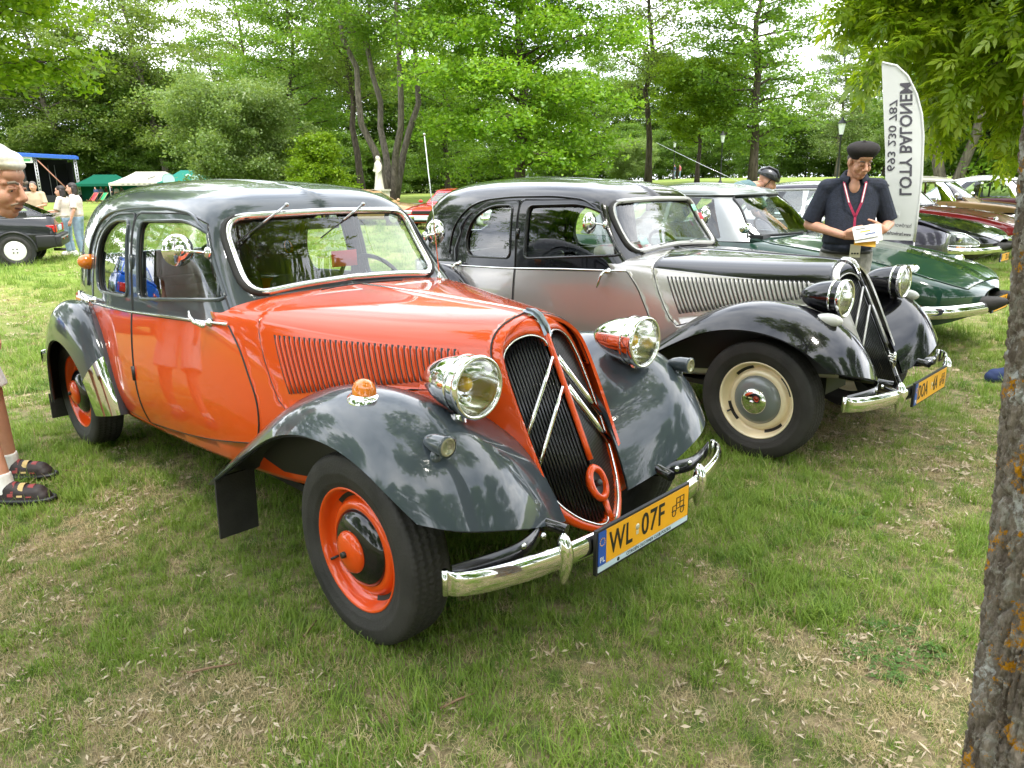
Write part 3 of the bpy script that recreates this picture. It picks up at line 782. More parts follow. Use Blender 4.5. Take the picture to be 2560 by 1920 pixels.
        # wheels
        steel_wheel(car, (0, s*.655, .333), s, pal['rim'], pal['dome'], pal['cap'], pal.get('chromecap'))
        steel_wheel(car, (-2.91, s*.635, .333), s, pal['rim'], pal['dome'], pal['cap'], pal.get('chromecap'))
        # headlights on short feet
        headlamp(car, (.315, s*.446, .893), pal['lamp'], pal.get('yellow', True))
        # parking lamps / indicators
        if pal.get('park'):
            pk = bpy.data.objects.new("parking_lamp", None); COL.objects.link(pk); pk.parent = car; pk.location = (.405, s*.650, .775)
            b = MB(); b.lathe([(.0005,-.10),(.012,-.095),(.022,-.075),(.029,-.045),(.031,-.01),(.031,0)], 'x', n=20); b.tube([(-.045,0,-.02),(-.06,0,-.075)], [.014,.026], 12); b.lathe([(.031,-.004),(.033,.0),(.033,.006),(.029,.008)], 'x', n=20); b.build("lamp_shell", wing, pk)
            b = MB(); b.lathe([(.029,.006),(.022,.010),(.020,.007),(.012,.011),(.010,.008),(.0005,.012)], 'x', n=20); b.build("lens", mat("ribbed_lens", (.35,.33,.25), .1, .6, coat=.6), pk)
            sg = bpy.data.objects.new("indicator_lamp", None); COL.objects.link(sg); sg.parent = car; sg.location = (.018, s*.655, .845)
            b = MB(); b.lathe([(.062,-.01),(.060,.006),(.050,.014),(.044,.017)], 'z', n=28, rot=Matrix.Diagonal((1.05,.85,1))); b.build("lamp_base", CHROME, sg)
            b = MB(); b.lathe([(.043,.015),(.041,.034),(.033,.052),(.018,.062),(.0005,.065)], 'z', n=24, rot=Matrix.Diagonal((1.05,.85,1))); b.build("lens", AMBER, sg)
            sg = MB(); sg.lathe([(.042,-.03),(.042,0),(.038,.018),(.028,.034),(.014,.044),(.0005,.047)], 'y', c=(-2.62,.625,1.115), n=20)
            v = [(p[0], p[1]*s, p[2]) for p in sg.v]; sg.v = v; sg.build("side_indicator", AMBER, car)
        else:
            pk = MB(); pk.ball((.30, s*.585, .795), (.075,.036,.036), 16, 10); pk.build("parking_lamp", mat("milky_lens", (.55,.55,.52), .2, coat=.7), car)
        # mirror on its arm
        mr = bpy.data.objects.new("door_mirror", None); COL.objects.link(mr); mr.parent = car
        mc = Vector((-1.20, s*.690, 1.252))
        b = MB(); b.tube([(-1.165, s*.58, 1.235), (-1.165, s*.63, 1.243), mc+Vector((.025, 0, 0))], [.007,.006,.005], 8); b.ball((-1.165, s*.582, 1.235), (.012,.02,.026), 8, 6); b.build("mirror_arm", CHROME, mr)
        b = MB(); b.lathe([(.0005,.020),(.03,.018),(.05,.011),(.065,0),(.066,-.006)], 'x', c=mc, n=32); b.lathe([(.024,.018),(.021,.028),(.01,.034),(.0005,.035)], 'x', c=mc, n=16); b.build("mirror_back", CHROME, mr)
        b = MB(); b.lathe([(.064,-.005),(.0005,-.005)], 'x', c=mc, n=32); b.build("mirror_glass", CHROME, mr)
        # belt moulding
        xs = np.linspace(-2.6, -.955, 36); p = curve3(SL, SL.inv([(x, Bv(x)+.0) for x in xs], (0, 2), vmax=.75), .006)*np.array([1, s, 1])
        t = MB(); t.tube(p, .0062, 8); t.build("belt_moulding", CHROME if pal.get('chromebelt', True) else lower, car)
        # drip rail above the doors
        dr = fillet([(-1.06,1.06),(-1.16,1.26),(-1.25,1.33),(-1.364,1.39),(-1.6,1.412),(-2.014,1.408),(-2.30,1.385),(-2.47,1.33),(-2.61,1.20),(-2.65,1.05),(-2.64,.91)], [0,.06,.06,.1,.1,.1,.15,.1,.1,.1,0])
        dr = resample(dr[:-1], .03, closed=False); p = curve3(SU, SU.inv(dr, (0, 2), **side), .003)*np.array([1, s, 1])
        t = MB(); t.tube(p, .0075, 8); t.build("drip_rail", upper, car)
        # bumper: front
        path = [(.475,.738,.41),(.515,.725,.41),(.575,.60,.408),(.615,.43,.405),(.632,.30,.403),(.640,.20,.403)]
        bb = MB(); P = arc3(path, 22); H = .04
        prof = [(-.004,-H),(.006,-H*.85),(.011,-H*.4),(.0125,0),(.011,H*.4),(.006,H*.85),(-.004,H),(-.008,H*.9),(-.008,-H*.9)]
        bb.grid([[(p[0]+a, s*p[1], p[2]+h) for a, h in prof] for p in P], closed_u=True, flip=(s < 0))
        bb.tube([(.48, s*.738, .41-H), (.48, s*.738, .41+H)], .009, 10)
        bb.build("bumper_blade", CHROME, car)
        ov = MB(); rows = []
        for t_, w_, d_ in ((-.095,.003,.002),(-.085,.010,.010),(-.06,.017,.022),(-.02,.022,.034),(.02,.023,.036),(.05,.020,.028),(.068,.014,.018),(.078,.004,.006)):
            rows.append([(.620+d_*max(cos(a), -.3)*1.0, s*.388+w_*sin(a), .405+t_) for a in np.linspace(0, 2*pi, 16, endpoint=False)])
        ov.grid(rows, closed_u=True); ov.build("overrider", CHROME, car)
        br = MB(); bp_ = arc3([(.50,.71,.425),(.545,.56,.43),(.545,.44,.435),(.50,.33,.44),(.42,.27,.44)], 14)
        br.grid([[(p[0]-.02, s*p[1], p[2]-.03) for p in bp_], [(p[0]-.02, s*p[1], p[2]+.025) for p in bp_], [(p[0]-.028, s*p[1], p[2]+.025) for p in bp_], [(p[0]-.028, s*p[1], p[2]-.03) for p in bp_]])
        br.tube([(.56, s*.30, .44), (.45, s*.33, .45), (.30, s*.36, .46)], .02, 8)
        for yy in (.47, .38): br.lathe([(.011,0),(.011,.006),(.006,.010),(.0005,.011)], 'x', c=(.53, s*yy, .44), n=10, mi=1)
        br.build("bumper_bracket", [BLACKM, CHROME], car)
        rb_ = MB(); P = arc3([(-3.60,.70,.44),(-3.68,.62,.44),(-3.72,.4,.44),(-3.73,.0,.44)], 14)
        rb_.grid([[(p[0]-a, s*p[1], p[2]+h) for a, h in prof] for p in P], closed_u=True, flip=(s > 0)); rb_.build("rear_bumper", CHROME, car)
        # wipers hanging from the windscreen header
    bmp = MB(); bmp.tube([(.632,-.22,.403),(.636,0,.403),(.632,.22,.403)], .022, 6); bmp.build("bumper_crossbar", BLACKM, car)
    for (y0, z0, y1, z1) in pal['wipers']:
        def wp(y, z, o=.03): return Vector((-1.0-.575*(z-1.073)+o-.03*(abs(y)/.48)**3, y, z))
        w = MB(); a, b = wp(y0, z0, .035), wp(y1, z1, .02); m_ = a.lerp(b, .48)
        w.tube([a, m_], [.007,.0045], 8); w.tube([a.lerp(b, .38), b], .0032, 6, flat=.8, mi=1); w.ball(a, (.014,.010,.010), 8, 6); w.build("wiper", [mat("wiper_steel",(.45,.45,.45),.3,1.0), BLACKP], car)
    # plate
    number_plate(car, (.662, -.012, .395), 0.0, *pal['plate'])
    # ---- inside
    fl = MB(); fl.box((-1.75,0,.33), (2.9,1.12,.03)); fl.box((-1.02,0,.72), (.05,1.06,.6)); fl.build("floor_pan", BLACKP, car)
    eng = MB(); eng.box((-.45,0,.55), (.9,.5,.5)); eng.box((-.05,0,.45), (.4,.3,.35)); eng.tube([(0,-.62,.33),(0,.62,.33)], .03, 8); eng.tube([(-2.91,-.6,.33),(-2.91,.6,.33)], .035, 8)
    eng.build("engine_and_axles", BLACKP, car)
    sm = pal['seat']
    for x, nm in ((-1.62, "front_seat"), (-2.55, "rear_seat")):
        st = bpy.data.objects.new(nm, None); COL.objects.link(st); st.parent = car
        rbox("seat_cushion", (x, 0, .58), (.5, 1.06, .18), .06, sm, st)
        for yy in ((-.32, .33) if nm == "front_seat" else (0,)):
            w_ = .44 if nm == "front_seat" else 1.02; zc = .79 if nm == "front_seat" else .74
            rbox("seat_back", (x-.30, yy, zc), (.15, w_, .46), .06, sm, st, Matrix.Rotation(-.22, 3, 'Y'))
            for k in np.linspace(-w_*.32, w_*.32, 3): rbox("seat_pleat", (x-.21, yy+k, zc), (.04, w_*.27, .36), .018, sm, st, Matrix.Rotation(-.22, 3, 'Y'))
    ds = MB(); ds.box((-1.12,0,.93), (.10,1.08,.16)); ds.box((-1.05,0,1.02), (.14,1.1,.02)); ds.build("dashboard", pal['dash'], car)
    swl = MB(); rt = Matrix.Rotation(-.62, 3, 'Y'); c0 = Vector((-1.28, .33, .99))
    ringp = [c0+rt @ Vector((0, .19*cos(a), .19*sin(a))) for a in np.linspace(0, 2*pi, 33)]
    swl.tube(ringp, .011, 8, cap=False)
    for a in (.5, 2.6, -pi/2): swl.tube([c0, c0+rt @ Vector((0, .19*cos(a), .19*sin(a)))], .007, 6)
    swl.tube([c0, c0+Vector((.35,0,-.25))], .018, 8); swl.build("steering_wheel", BLACKP, car)
    im = MB(); im.box((-1.20,0,1.33), (.02,.16,.05)); im.tube([(-1.2,0,1.35),(-1.22,0,1.40)], .005, 6); im.build("interior_mirror", BLACKP, car)
    # head lining, so the roof is not seen from behind
    return car

def arc3(P, n):
    P = np.asarray(P, float); B = bbasis(len(P), np.linspace(0, 1, n)); g = bbasis(len(P), greville(len(P))); C = P.copy()
    for _ in range(3): C = C+(P-g @ C)
    return B @ C

ORANGE = mat("orange_enamel", (.66,.068,.005), .35, coat=1.0, var=.03, vscale=2)
SLATE = mat("slate_grey_enamel", (.046,.058,.068), .28, coat=1.0, var=.04, vscale=2)
BLACKC = mat("black_car_enamel", (.006,.006,.008), .2, coat=1.0, var=.03)
SILVER = mat("silver_grey_enamel", (.47,.445,.42), .26, .52, coat=1.0, var=.03, vscale=2)
CREAM = mat("cream_enamel", (.80,.68,.46), .35, coat=.8, var=.04)
GREYHUB = mat("grey_hub_enamel", (.15,.165,.165), .35, coat=.8)
GRILLEBAR = mat("grille_bar_black", (.010,.011,.012), .3, .3, coat=.4)
POLISHED = mat("polished_alloy", (.72,.72,.70), .2, 1.0, var=.04)

wipers1 = ((-.20,1.42,-.478,1.27), (.205,1.412,-.085,1.27))
orange_car = traction("glossy orange vintage saloon with slate grey roof and wings, nearest car on the grass", "vintage saloons parked side by side", (0,0,0), 0.0,
    dict(upper=SLATE, lower=ORANGE, wing=SLATE, nose=ORANGE, hoodtop=ORANGE, frame=POLISHED, chev=CHROME, bars=GRILLEBAR, ornament=mat("ornament_pewter",(.22,.25,.27),.3,.9),
         hinge=POLISHED, rim=ORANGE, dome=BLACKC, cap=ORANGE, lamp=CHROME, yellow=True, park=True, crank=True, guard=True, handle_up=True, plate=("WL","07F","CITROËN OLDTIMER CLUB POLSKA"),
         seat=mat("dark_grey_seat_cloth",(.035,.033,.035),.8,var=.2,vscale=25), dash=BLACKP, wipers=wipers1))
wipers2 = ((-.22,1.10,-.02,1.115), (.14,1.10,.34,1.11))
silver_car = traction("black over silver grey vintage saloon with cream wheels, parked beside the orange one", "vintage saloons parked side by side", (.167, 2.492, 0), radians(-.67),
    dict(upper=BLACKC, lower=SILVER, wing=BLACKC, nose=BLACKC, hoodtop=BLACKC, frame=mat("silver_painted_frame",(.48,.47,.45),.35,.4,coat=.5), chev=mat("silver_painted_frame",(.48,.47,.45)), bars=GRILLEBAR, ornament=CHROME,
         hinge=BLACKC, rim=CREAM, dome=GREYHUB, cap=CHROME, lamp=BLACKC, yellow=False, chromecap=True, plate=("DOA","4A"),
         seat=mat("black_leather_seat",(.014,.013,.013),.35,coat=.2,var=.2), dash=BLACKP, wipers=wipers2))
# things seen through its glass
def sticker(name, y, z, w, h, m, rx=0.0):
    o = rbox(name, (0,0,0), (w, h, .002), .0009, m, silver_car, seg=1)
    o.location = (-1.0-.575*(z-1.073)+.012, y, z); o.rotation_euler = (0, math.atan(1/.575)*1.0, 0); return o
sticker("round_sticker", .40, 1.315, .05, .05, mat("sticker_green",(.25,.6,.4),.5))
sticker("heart_sticker", .44, 1.255, .05, .045, mat("sticker_red",(.6,.03,.04),.5))
sticker("permit_sticker", -.36, 1.13, .055, .085, mat("sticker_pale",(.45,.6,.6),.5))
bl = rbox("plaid_blanket", (-1.22,-.30,1.055), (.20,.44,.09), .04, None, None)
def plaid_mat():
    m = bpy.data.materials.new("red_plaid_wool"); m.use_nodes = True; n, l = m.node_tree.nodes, m.node_tree.links; b = n["Principled BSDF"]; b.inputs["Roughness"].default_value = .9
    t = n.new("ShaderNodeTexCoord"); w1 = n.new("ShaderNodeTexWave"); w1.inputs["Scale"].default_value = 5; w2 = n.new("ShaderNodeTexWave"); w2.bands_direction = 'Y'; w2.inputs["Scale"].default_value = 4
    for w in (w1, w2): l.new(t.outputs["Object"], w.inputs["Vector"])
    mx = n.new("ShaderNodeMix"); mx.data_type = 'RGBA'; mx.inputs[6].default_value = (.35,.02,.03,1); mx.inputs[7].default_value = (.03,.09,.08,1); l.new(w1.outputs["Fac"], mx.inputs[0])
    m2 = n.new("ShaderNodeMix"); m2.data_type = 'RGBA'; m2.inputs[7].default_value = (.55,.5,.45,1); l.new(w2.outputs["Fac"], m2.inputs[0]); l.new(mx.outputs[2], m2.inputs[6]); l.new(m2.outputs[2], b.inputs["Base Color"]); return m
bl.data.materials.append(plaid_mat()); bl.location = (.167, 2.492, 0); tag(bl, "red and green plaid blanket lying on the dashboard of the silver saloon", "blanket")
# whip aerial and red card on the orange car
a = MB(); a.tube([(-.904,.45,1.03),(-.904,.45,1.075)], [.014,.009], 10); a.tube([(-.904,.45,1.07),(-.935,.45,1.40),(-.974,.45,1.73)], [.0034,.0028,.0022], 6); a.ball((-.974,.45,1.732), .006, 8, 6)
tag(a.build("whip_aerial", CHROME, orange_car), None)
rc = rbox("red_card", (-1.135,.06,1.165), (.004,.14,.075), .001, mat("red_card_paper",(.5,.03,.02),.6), orange_car, seg=1)
# ================================================================== long streamlined saloons
def ds_surfaces():
    st = [
     (.86,[(.20,.40),(.23,.44),(.24,.49),(.22,.535),(.16,.56),(.08,.572),(0,.576)]),
     (.74,[(.56,.34),(.62,.42),(.64,.52),(.60,.61),(.46,.645),(.23,.658),(0,.663)]),
     (.45,[(.70,.28),(.79,.42),(.82,.58),(.77,.715),(.56,.735),(.28,.775),(0,.79)]),
     (.05,[(.74,.26),(.85,.43),(.88,.64),(.81,.81),(.58,.812),(.30,.855),(0,.873)]),
     (-.45,[(.76,.25),(.865,.43),(.895,.66),(.815,.868),(.60,.882),(.31,.925),(0,.943)]),
     (-.95,[(.77,.25),(.865,.43),(.89,.67),(.80,.905),(.62,.935),(.32,.97),(0,.985)]),
     (-1.5,[(.77,.25),(.86,.43),(.88,.67),(.78,.93),(.62,1.0),(.32,1.03),(0,1.04)]),
     (-2.2,[(.76,.25),(.845,.43),(.86,.67),(.76,.935),(.62,1.0),(.32,1.04),(0,1.05)]),
     (-3.0,[(.73,.27),(.80,.43),(.81,.67),(.72,.92),(.58,.98),(.30,1.01),(0,1.02)]),
     (-3.6,[(.60,.32),(.68,.45),(.69,.66),(.62,.86),(.48,.90),(.25,.92),(0,.925)]),
     (-3.97,[(.32,.40),(.38,.48),(.38,.6),(.33,.72),(.24,.755),(.12,.77),(0,.775)]),
     (-4.0,[(0,.42),(0,.5),(0,.6),(0,.70),(0,.73),(0,.74),(0,.745)])]
    Lp = np.array([[(x, p[j][0], p[j][1]) for x, p in st] for j in range(7)])
    R = [
     [(-.78,0),(-.85,.33),(-1.0,.55),(-1.17,.69),(-1.42,.757),(-1.9,.765),(-2.5,.745),(-3.0,.69),(-3.38,.52),(-3.55,.27),(-3.6,0)],
     [(-1.0,0),(-1.05,.30),(-1.16,.50),(-1.31,.625),(-1.48,.68),(-1.95,.70),(-2.45,.68),(-2.88,.62),(-3.17,.46),(-3.3,.25),(-3.34,0)],
     [(-1.19,0),(-1.23,.28),(-1.31,.46),(-1.43,.565),(-1.57,.62),(-1.98,.645),(-2.4,.62),(-2.72,.56),(-2.95,.42),(-3.06,.22),(-3.1,0)]]
    U = [[(x, y, z) for x, y in r] for r, z in zip(R, (.92,1.12,1.27))]
    U.append([(-1.34,0,1.365),(-1.37,.25,1.365),(-1.44,.41,1.362),(-1.54,.505,1.365),(-1.66,.56,1.37),(-2.0,.585,1.375),(-2.36,.56,1.37),(-2.6,.50,1.36),(-2.78,.37,1.345),(-2.87,.2,1.335),(-2.9,0,1.33)])
    U.append([(-1.45,0,1.418),(-1.47,.2,1.418),(-1.52,.33,1.418),(-1.61,.40,1.422),(-1.72,.44,1.43),(-2.0,.46,1.436),(-2.33,.43,1.43),(-2.5,.38,1.42),(-2.62,.28,1.405),(-2.68,.15,1.395),(-2.7,0,1.39)])
    U.append([(-1.68,0,1.455),(-1.69,0,1.456),(-1.72,0,1.457),(-1.77,0,1.460),(-1.83,0,1.464),(-2.0,0,1.470),(-2.2,0,1.468),(-2.3,0,1.462),(-2.36,0,1.457),(-2.4,0,1.453),(-2.42,0,1.45)])
    return Surf(Lp), Surf(U)
DL, DU = ds_surfaces()
WHEELCAP = mat("wheel_trim_steel", (.55,.55,.54), .25, 1.0)

def streamliner(label, loc, rz, body_m, roof_m, lamps='round', group="streamlined saloons parked in the row", pillar_m=None, plate=None, hood_up=False, seat_m=None):
    car = thing("streamlined_saloon_car", label, "car", loc, rz, group)
    side = dict(umin=.25, umax=.85, vmax=.75)
    pillar_m = pillar_m or CHROME
    g1 = fillet([(-1.36,.945),(-1.56,1.325),(-2.02,1.345),(-2.045,.945)], .03); g2 = fillet([(-2.09,.945),(-2.07,1.345),(-2.42,1.325),(-2.83,.945)], .03)
    q = lambda P: DU.inv(resample(P, .04), (0, 2), **side)
    g1u, g2u = q(g1), q(g2)
    ws = np.array([(0,.985),(.30,.98),(.585,.975),(.60,1.0),(.475,1.315),(.44,1.345),(.25,1.352),(0,1.355)])
    wsu = DU.inv(resample(ws, .04, closed=False), (1, 2), umax=.40, vmax=.75); wsu[0, 0] = wsu[-1, 0] = 0
    bw = np.array([(0,1.30),(.34,1.28),(.42,1.22),(.46,1.08),(.42,1.02),(0,1.02)])
    bwu = DU.inv(resample(bw, .05, closed=False), (1, 2), umin=.7, vmax=.75); bwu[0, 0] = bwu[-1, 0] = 1
    vr = DU.inv([(-2.0,1.358)], (0, 2), **side)[0][1]
    m = MB(); panel(m, DU, np.vstack([[(0,0)], wsu, [(0,vr),(.5,vr),(1,vr)], bwu, [(1,0)]]), [g1u, g2u], .05, rim=.012); m.build("pillars", pillar_m, car)
    m = MB(); panel(m, DU, np.array([(0,vr),(0,1),(1,1),(1,vr)]), [], .06, rim=.02, off=.012); m.build("roof", roof_m, car, merge=.0004)
    t = MB()
    for s in (1, -1): t.tube(curve3(DU, [(u, vr) for u in np.linspace(0, 1, 40)], .014)*np.array([1, s, 1]), .010, 6)
    t.build("gutter", pillar_m, car)
    m = MB(); panel(m, DU, wsu, [], .07, off=-.004); m.build("windscreen", GLASS, car)
    m = MB(); panel(m, DU, bwu, [], .07, off=-.004); m.build("rear_window", GLASS, car)
    t = MB()
    for s in (1, -1): t.tube(curve3(DU, wsu[1:-1], .006)*np.array([1, s, 1]), .011, 6)
    t.build("windscreen_seal", BLACKP, car)
    # body
    wa = DL.inv(resample(fillet([(.40,.27),(.40,.50),(.25,.66),(0,.70),(-.25,.66),(-.40,.50),(-.40,.27)], .1), .05), (0, 2), vmax=.6)
    bl = DL.inv([(x, .918) for x in np.linspace(-3.3, -1.0, 20)], (0, 2), vmax=.7)
    b0 = DL.inv([(-.80,0)], (0, 1), vmin=.6)[0]; hoodlow = .60
    hu = np.linspace(.022, b0[0], 16)
    hood = np.vstack([[(u, hoodlow) for u in hu], [(b0[0]+.035, .68), (b0[0]+.02, .85), (b0[0], 1)], [(u, 1) for u in hu[::-1]]])
    body = np.vstack([[(1, 0)], [(1, bl[0][1])], bl, [(bl[-1][0]-.02, .62), (b0[0]+.06, .68), (b0[0]+.045, .85), (b0[0]+.03, 1), (b0[0]+.002, 1)], [(b0[0]+.022, .85), (b0[0]+.037, .68)], [(u, hoodlow-.012) for u in hu[::-1]], [(.0205, 1), (0, 1), (0, 0)]])
    m = MB(); panel(m, DL, body, [wa], .05, rim=.03); m.build("body_shell", body_m, car)
    # engine bay floor below the bonnet
    m = MB(); panel(m, DL, np.vstack([[(u, hoodlow-.02) for u in hu], [(u, 1) for u in hu[::-1]]]), [], .12, off=-.06); m.build("engine_bay", BLACKP, car)
    m = MB(); panel(m, DL, hood, [], .05, rim=.03, off=.006); hd = m.build("bonnet", body_m, car, merge=.0004)
    if hood_up:
        piv = Vector((-.80, 0, .985)); R_ = Matrix.Rotation(radians(28), 4, 'Y'); hd.matrix_local = Matrix.Translation(piv) @ R_ @ Matrix.Translation(-piv)
    # seams
    for P in ([(-1.06,.30),(-1.10,.55),(-1.24,.88)], [(-2.07,.30),(-2.065,.90)], [(-2.95,.60),(-2.9,.90)]):
        uv = DL.inv(resample(P, .06, closed=False), (0, 2), vmax=.7)
        for s in (1, -1):
            t = MB(); t.tube(curve3(DL, uv, .0)*np.array([1, s, 1]), .006, 5); t.build("door_gap", BLACKP, car)
    for s in (1, -1):
        for gu, nm in ((g1u, "door_window"), (g2u, "door_window")):
            b = MB(); panel(b, DU, gu, [], .08, off=-.004, mirror=False)
            v = [(p[0], p[1]*s, p[2]) for p in b.v]; b.v = v
            if s < 0: b.f = [f[::-1] for f in b.f]
            b.build(nm, GLASS, car)
        for hx in (-1.92, -2.72):
            p = curve3(DL, DL.inv([(hx, .80)], (0, 2), vmax=.7), .012)[0]; h = MB(); h.box((p[0], s*p[1], p[2]), (.16,.02,.025)); h.build("door_handle", CHROME, car)
        # wheels
        w = bpy.data.objects.new("wheel", None); COL.objects.link(w); w.parent = car; w.location = (0, s*.70, .345); w.scale = (1.03,1.03,1.03); w.rotation_euler = (0, 0, 0 if s > 0 else pi)
        link("tyre", tyre_mesh(), w); c = MB(); c.lathe([(.21,.06),(.20,.075),(.14,.085),(.12,.10),(.06,.11),(.0005,.11)], 'y', n=28); c.build("wheel_trim", WHEELCAP, w)
        w = bpy.data.objects.new("wheel", None); COL.objects.link(w); w.parent = car; w.location = (-3.12, s*.60, .345); link("tyre", tyre_mesh(), w)
        # lamps
        if lamps == 'round':
            lg = bpy.data.objects.new("headlight", None); COL.objects.link(lg); lg.parent = car; lg.location = (.40, s*.60, .665)
            b = MB(); b.lathe([(.07,-.36),(.10,-.28),(.118,-.15),(.125,-.03),(.125,.01)], 'x', n=28, rot=Matrix.Diagonal((1,1,1.02))); b.build("lamp_nacelle", body_m, lg)
            b = MB(); b.lathe([(.122,-.03),(.132,-.01),(.132,.012),(.116,.026),(.104,.02)], 'x', n=28); b.build("lamp_rim", CHROME, lg)
            b = MB(); b.lathe([(.105,.015),(.09,-.03),(.05,-.07),(.0005,-.08)], 'x', n=24); b.build("reflector", mat("lamp_mirror", (.78,.78,.74), .12, 1.0), lg)
            b = MB(); b.lathe([(.106,.018),(.07,.032),(.0005,.04)], 'x', n=24); b.build("lens", LENS, lg)
        else:
            cor = fillet([(.70,.50),(.70,.555),(.52,.685),(.22,.70),(.20,.55),(.32,.50)], [.04,.06,.1,.06,.08,.08])
            lu = DL.inv(resample(cor, .03), (0, 2), vmax=.62)
            lg = bpy.data.objects.new("headlight", None); COL.objects.link(lg); lg.parent = car
            def flipside(b):
                b.v = [(p[0], p[1]*s, p[2]) for p in b.v]
                if s < 0: b.f = [f[::-1] for f in b.f]
                return b
            b = MB(); panel(b, DL, lu, [], .04, off=.004, mirror=False); flipside(b).build("reflector", mat("lamp_tray", (.42,.44,.45), .25, .8, var=.1), lg)
            b = MB(); panel(b, DL, lu, [], .04, off=.018, mirror=False); flipside(b).build("lamp_glazing", LENS, lg)
            t = MB(); p = curve3(DL, lu, .014)*np.array([1, s, 1]); t.tube(np.vstack([p, p[:2]]), .009, 6, cap=False); t.build("lamp_rim", CHROME, lg)
            for x in (.46, .30):
                p = curve3(DL, DL.inv([(x, .60)], (0, 2), vmax=.6), -.0)[0]; b = MB(); b.ball((p[0], s*(p[1]-.01), p[2]), (.06,.03,.06), 12, 8); b.build("lamp_bowl", mat("lamp_mirror", (.78,.78,.74), .12, 1.0), lg)
        p = curve3(DL, DL.inv([(.52,.47)], (0, 2), vmax=.6), .006)[0]
        an = math.atan2(s*.22, -.29)
        b = rbox("indicator_lamp", (0,0,0), (.17,.02,.045), .008, AMBER, car); b.location = (p[0], s*p[1], p[2]+.0); b.rotation_euler = (0, 0, an)
        # bumper
        path = arc3([(-.10,.905,.42),(.25,.905,.42),(.55,.83,.425),(.76,.62,.43),(.86,.36,.435),(.92,.20,.44)], 26); H = .052
        pf = [(-.01,-H),(.012,-H*.7),(.022,0),(.012,H*.7),(-.01,H)]
        T = np.gradient(path, axis=0); T /= np.linalg.norm(T, axis=1, keepdims=True); Nn = np.stack([-T[:, 1], T[:, 0], 0*T[:, 0]], 1); Nn *= np.sign((Nn*np.array([[.4,1,0]])).sum(1, keepdims=True))
        b = MB(); b.grid([[((p+n_*a)*np.array([1, s, 1])+np.array([0,0,h])) for a, h in pf] for p, n_ in zip(path, Nn)]); b.build("bumper_blade", CHROME, car)
        ov = MB(); rows = []
        for t_, w_, h_ in ((0,.085,.085),(.10,.08,.075),(.18,.06,.055),(.235,.03,.03),(.25,.006,.01)):
            rows.append([(.78+t_, s*(.27-.3*t_)+w_*cos(a)*.75, .435+t_*.25+h_*sin(a)) for a in np.linspace(0, 2*pi, 12, endpoint=False)])
        ov.grid(rows, closed_u=True); ov.build("rubber_overrider", RUBBER, car)
        mr = MB(); mr.tube([(-1.08, s*.72,.96),(-1.05, s*.80,1.04)], .008, 6); mr.ball((-1.05, s*.84, 1.06), (.04,.085,.05), 12, 8); mr.build("door_mirror", CHROME, car)
    m = MB(); m.box((-1.6,0,.35), (3.6,1.3,.04)); m.box((.2,0,.40), (.9,.9,.2)); m.build("floor_pan", BLACKP, car)
    sm = seat_m or DARKIN
    for x in (-1.9, -2.75):
        sx = bpy.data.objects.new("seat", None); COL.objects.link(sx); sx.parent = car
        rbox("seat_cushion", (x, 0, .56), (.5,1.2,.2), .06, sm, sx); rbox("seat_back", (x-.3, 0, .80), (.16,1.2,.52), .06, sm, sx, Matrix.Rotation(-.25, 3, 'Y'))
    m = MB(); m.box((-1.12,0,.93), (.3,1.25,.1)); m.build("dashboard", BLACKP, car)
    sw = MB(); c0 = Vector((-1.45,.36,.95)); rt = Matrix.Rotation(-.7, 3, 'Y'); sw.tube([c0+rt @ Vector((0,.19*cos(a),.19*sin(a))) for a in np.linspace(0, 2*pi, 25)], .011, 6, cap=False); sw.tube([c0+rt @ Vector((0,0,-.19)), c0+Vector((.25,0,-.2))], .012, 6); sw.build("steering_wheel", BLACKP, car)
    if plate: number_plate(car, (.93, 0, .455), 0.0, *plate, w=.46)
    for k, y in enumerate((-.25, .2)):
        w = MB(); w.tube([(-.93,y,.99),(-1.0,y+.30,1.02)], .006, 5); w.build("wiper", BLACKP, car)
    return car

DGREEN = mat("dark_green_enamel", (.008,.035,.022), .3, coat=1.0, var=.05, vscale=2)
PALEGREY = mat("pale_grey_roof_enamel", (.22,.24,.235), .3, .1, coat=1.0, var=.03)
AUBERG = mat("aubergine_enamel", (.030,.027,.042), .3, coat=1.0, var=.04)
DRED = mat("dark_red_enamel", (.20,.010,.014), .3, coat=1.0, var=.04)
GOLD = mat("bronze_gold_enamel", (.27,.165,.07), .38, .4, coat=1.0, var=.04)
IVORY = mat("ivory_roof_enamel", (.60,.56,.44), .3, coat=1.0, var=.03)
WHITEP = mat("white_enamel", (.74,.74,.72), .3, coat=1.0, var=.03)
green_ds = streamliner("dark green streamlined saloon with pale grey roof and roof aerial", (-.42,5.55,0), radians(-2), DGREEN, PALEGREY, 'round', pillar_m=mat("brushed_pillar",(.24,.25,.25),.4,.9), plate=("L","Y45"), seat_m=mat("tan_seat_cloth",(.20,.11,.06),.8))
a = MB(); a.tube([(-1.52,0,1.425),(-1.52,0,1.45)], [.02,.012], 8); a.tube([(-1.52,0,1.445),(-2.0,-.10,1.66),(-2.55,-.22,1.92)], [.0024,.0018,.0012], 5); a.build("roof_aerial", CHROME, green_ds)
purple_ds = streamliner("dark aubergine streamlined saloon with a pale door pillar, left of the man in the beret", (-5.05,9.39,0), pi+.25, AUBERG, AUBERG, 'round', pillar_m=mat("satin_pillar",(.5,.5,.5),.4,.6), plate=None)
black_ds = streamliner("glossy black streamlined saloon with glazed headlamps standing behind the feather flag", (-1.62,11.75,0), radians(-2), BLACKC, BLACKC, 'glazed', plate=None)
number_plate(black_ds, (.90,0,.30), 0.0, "W", "72K", w=.46)
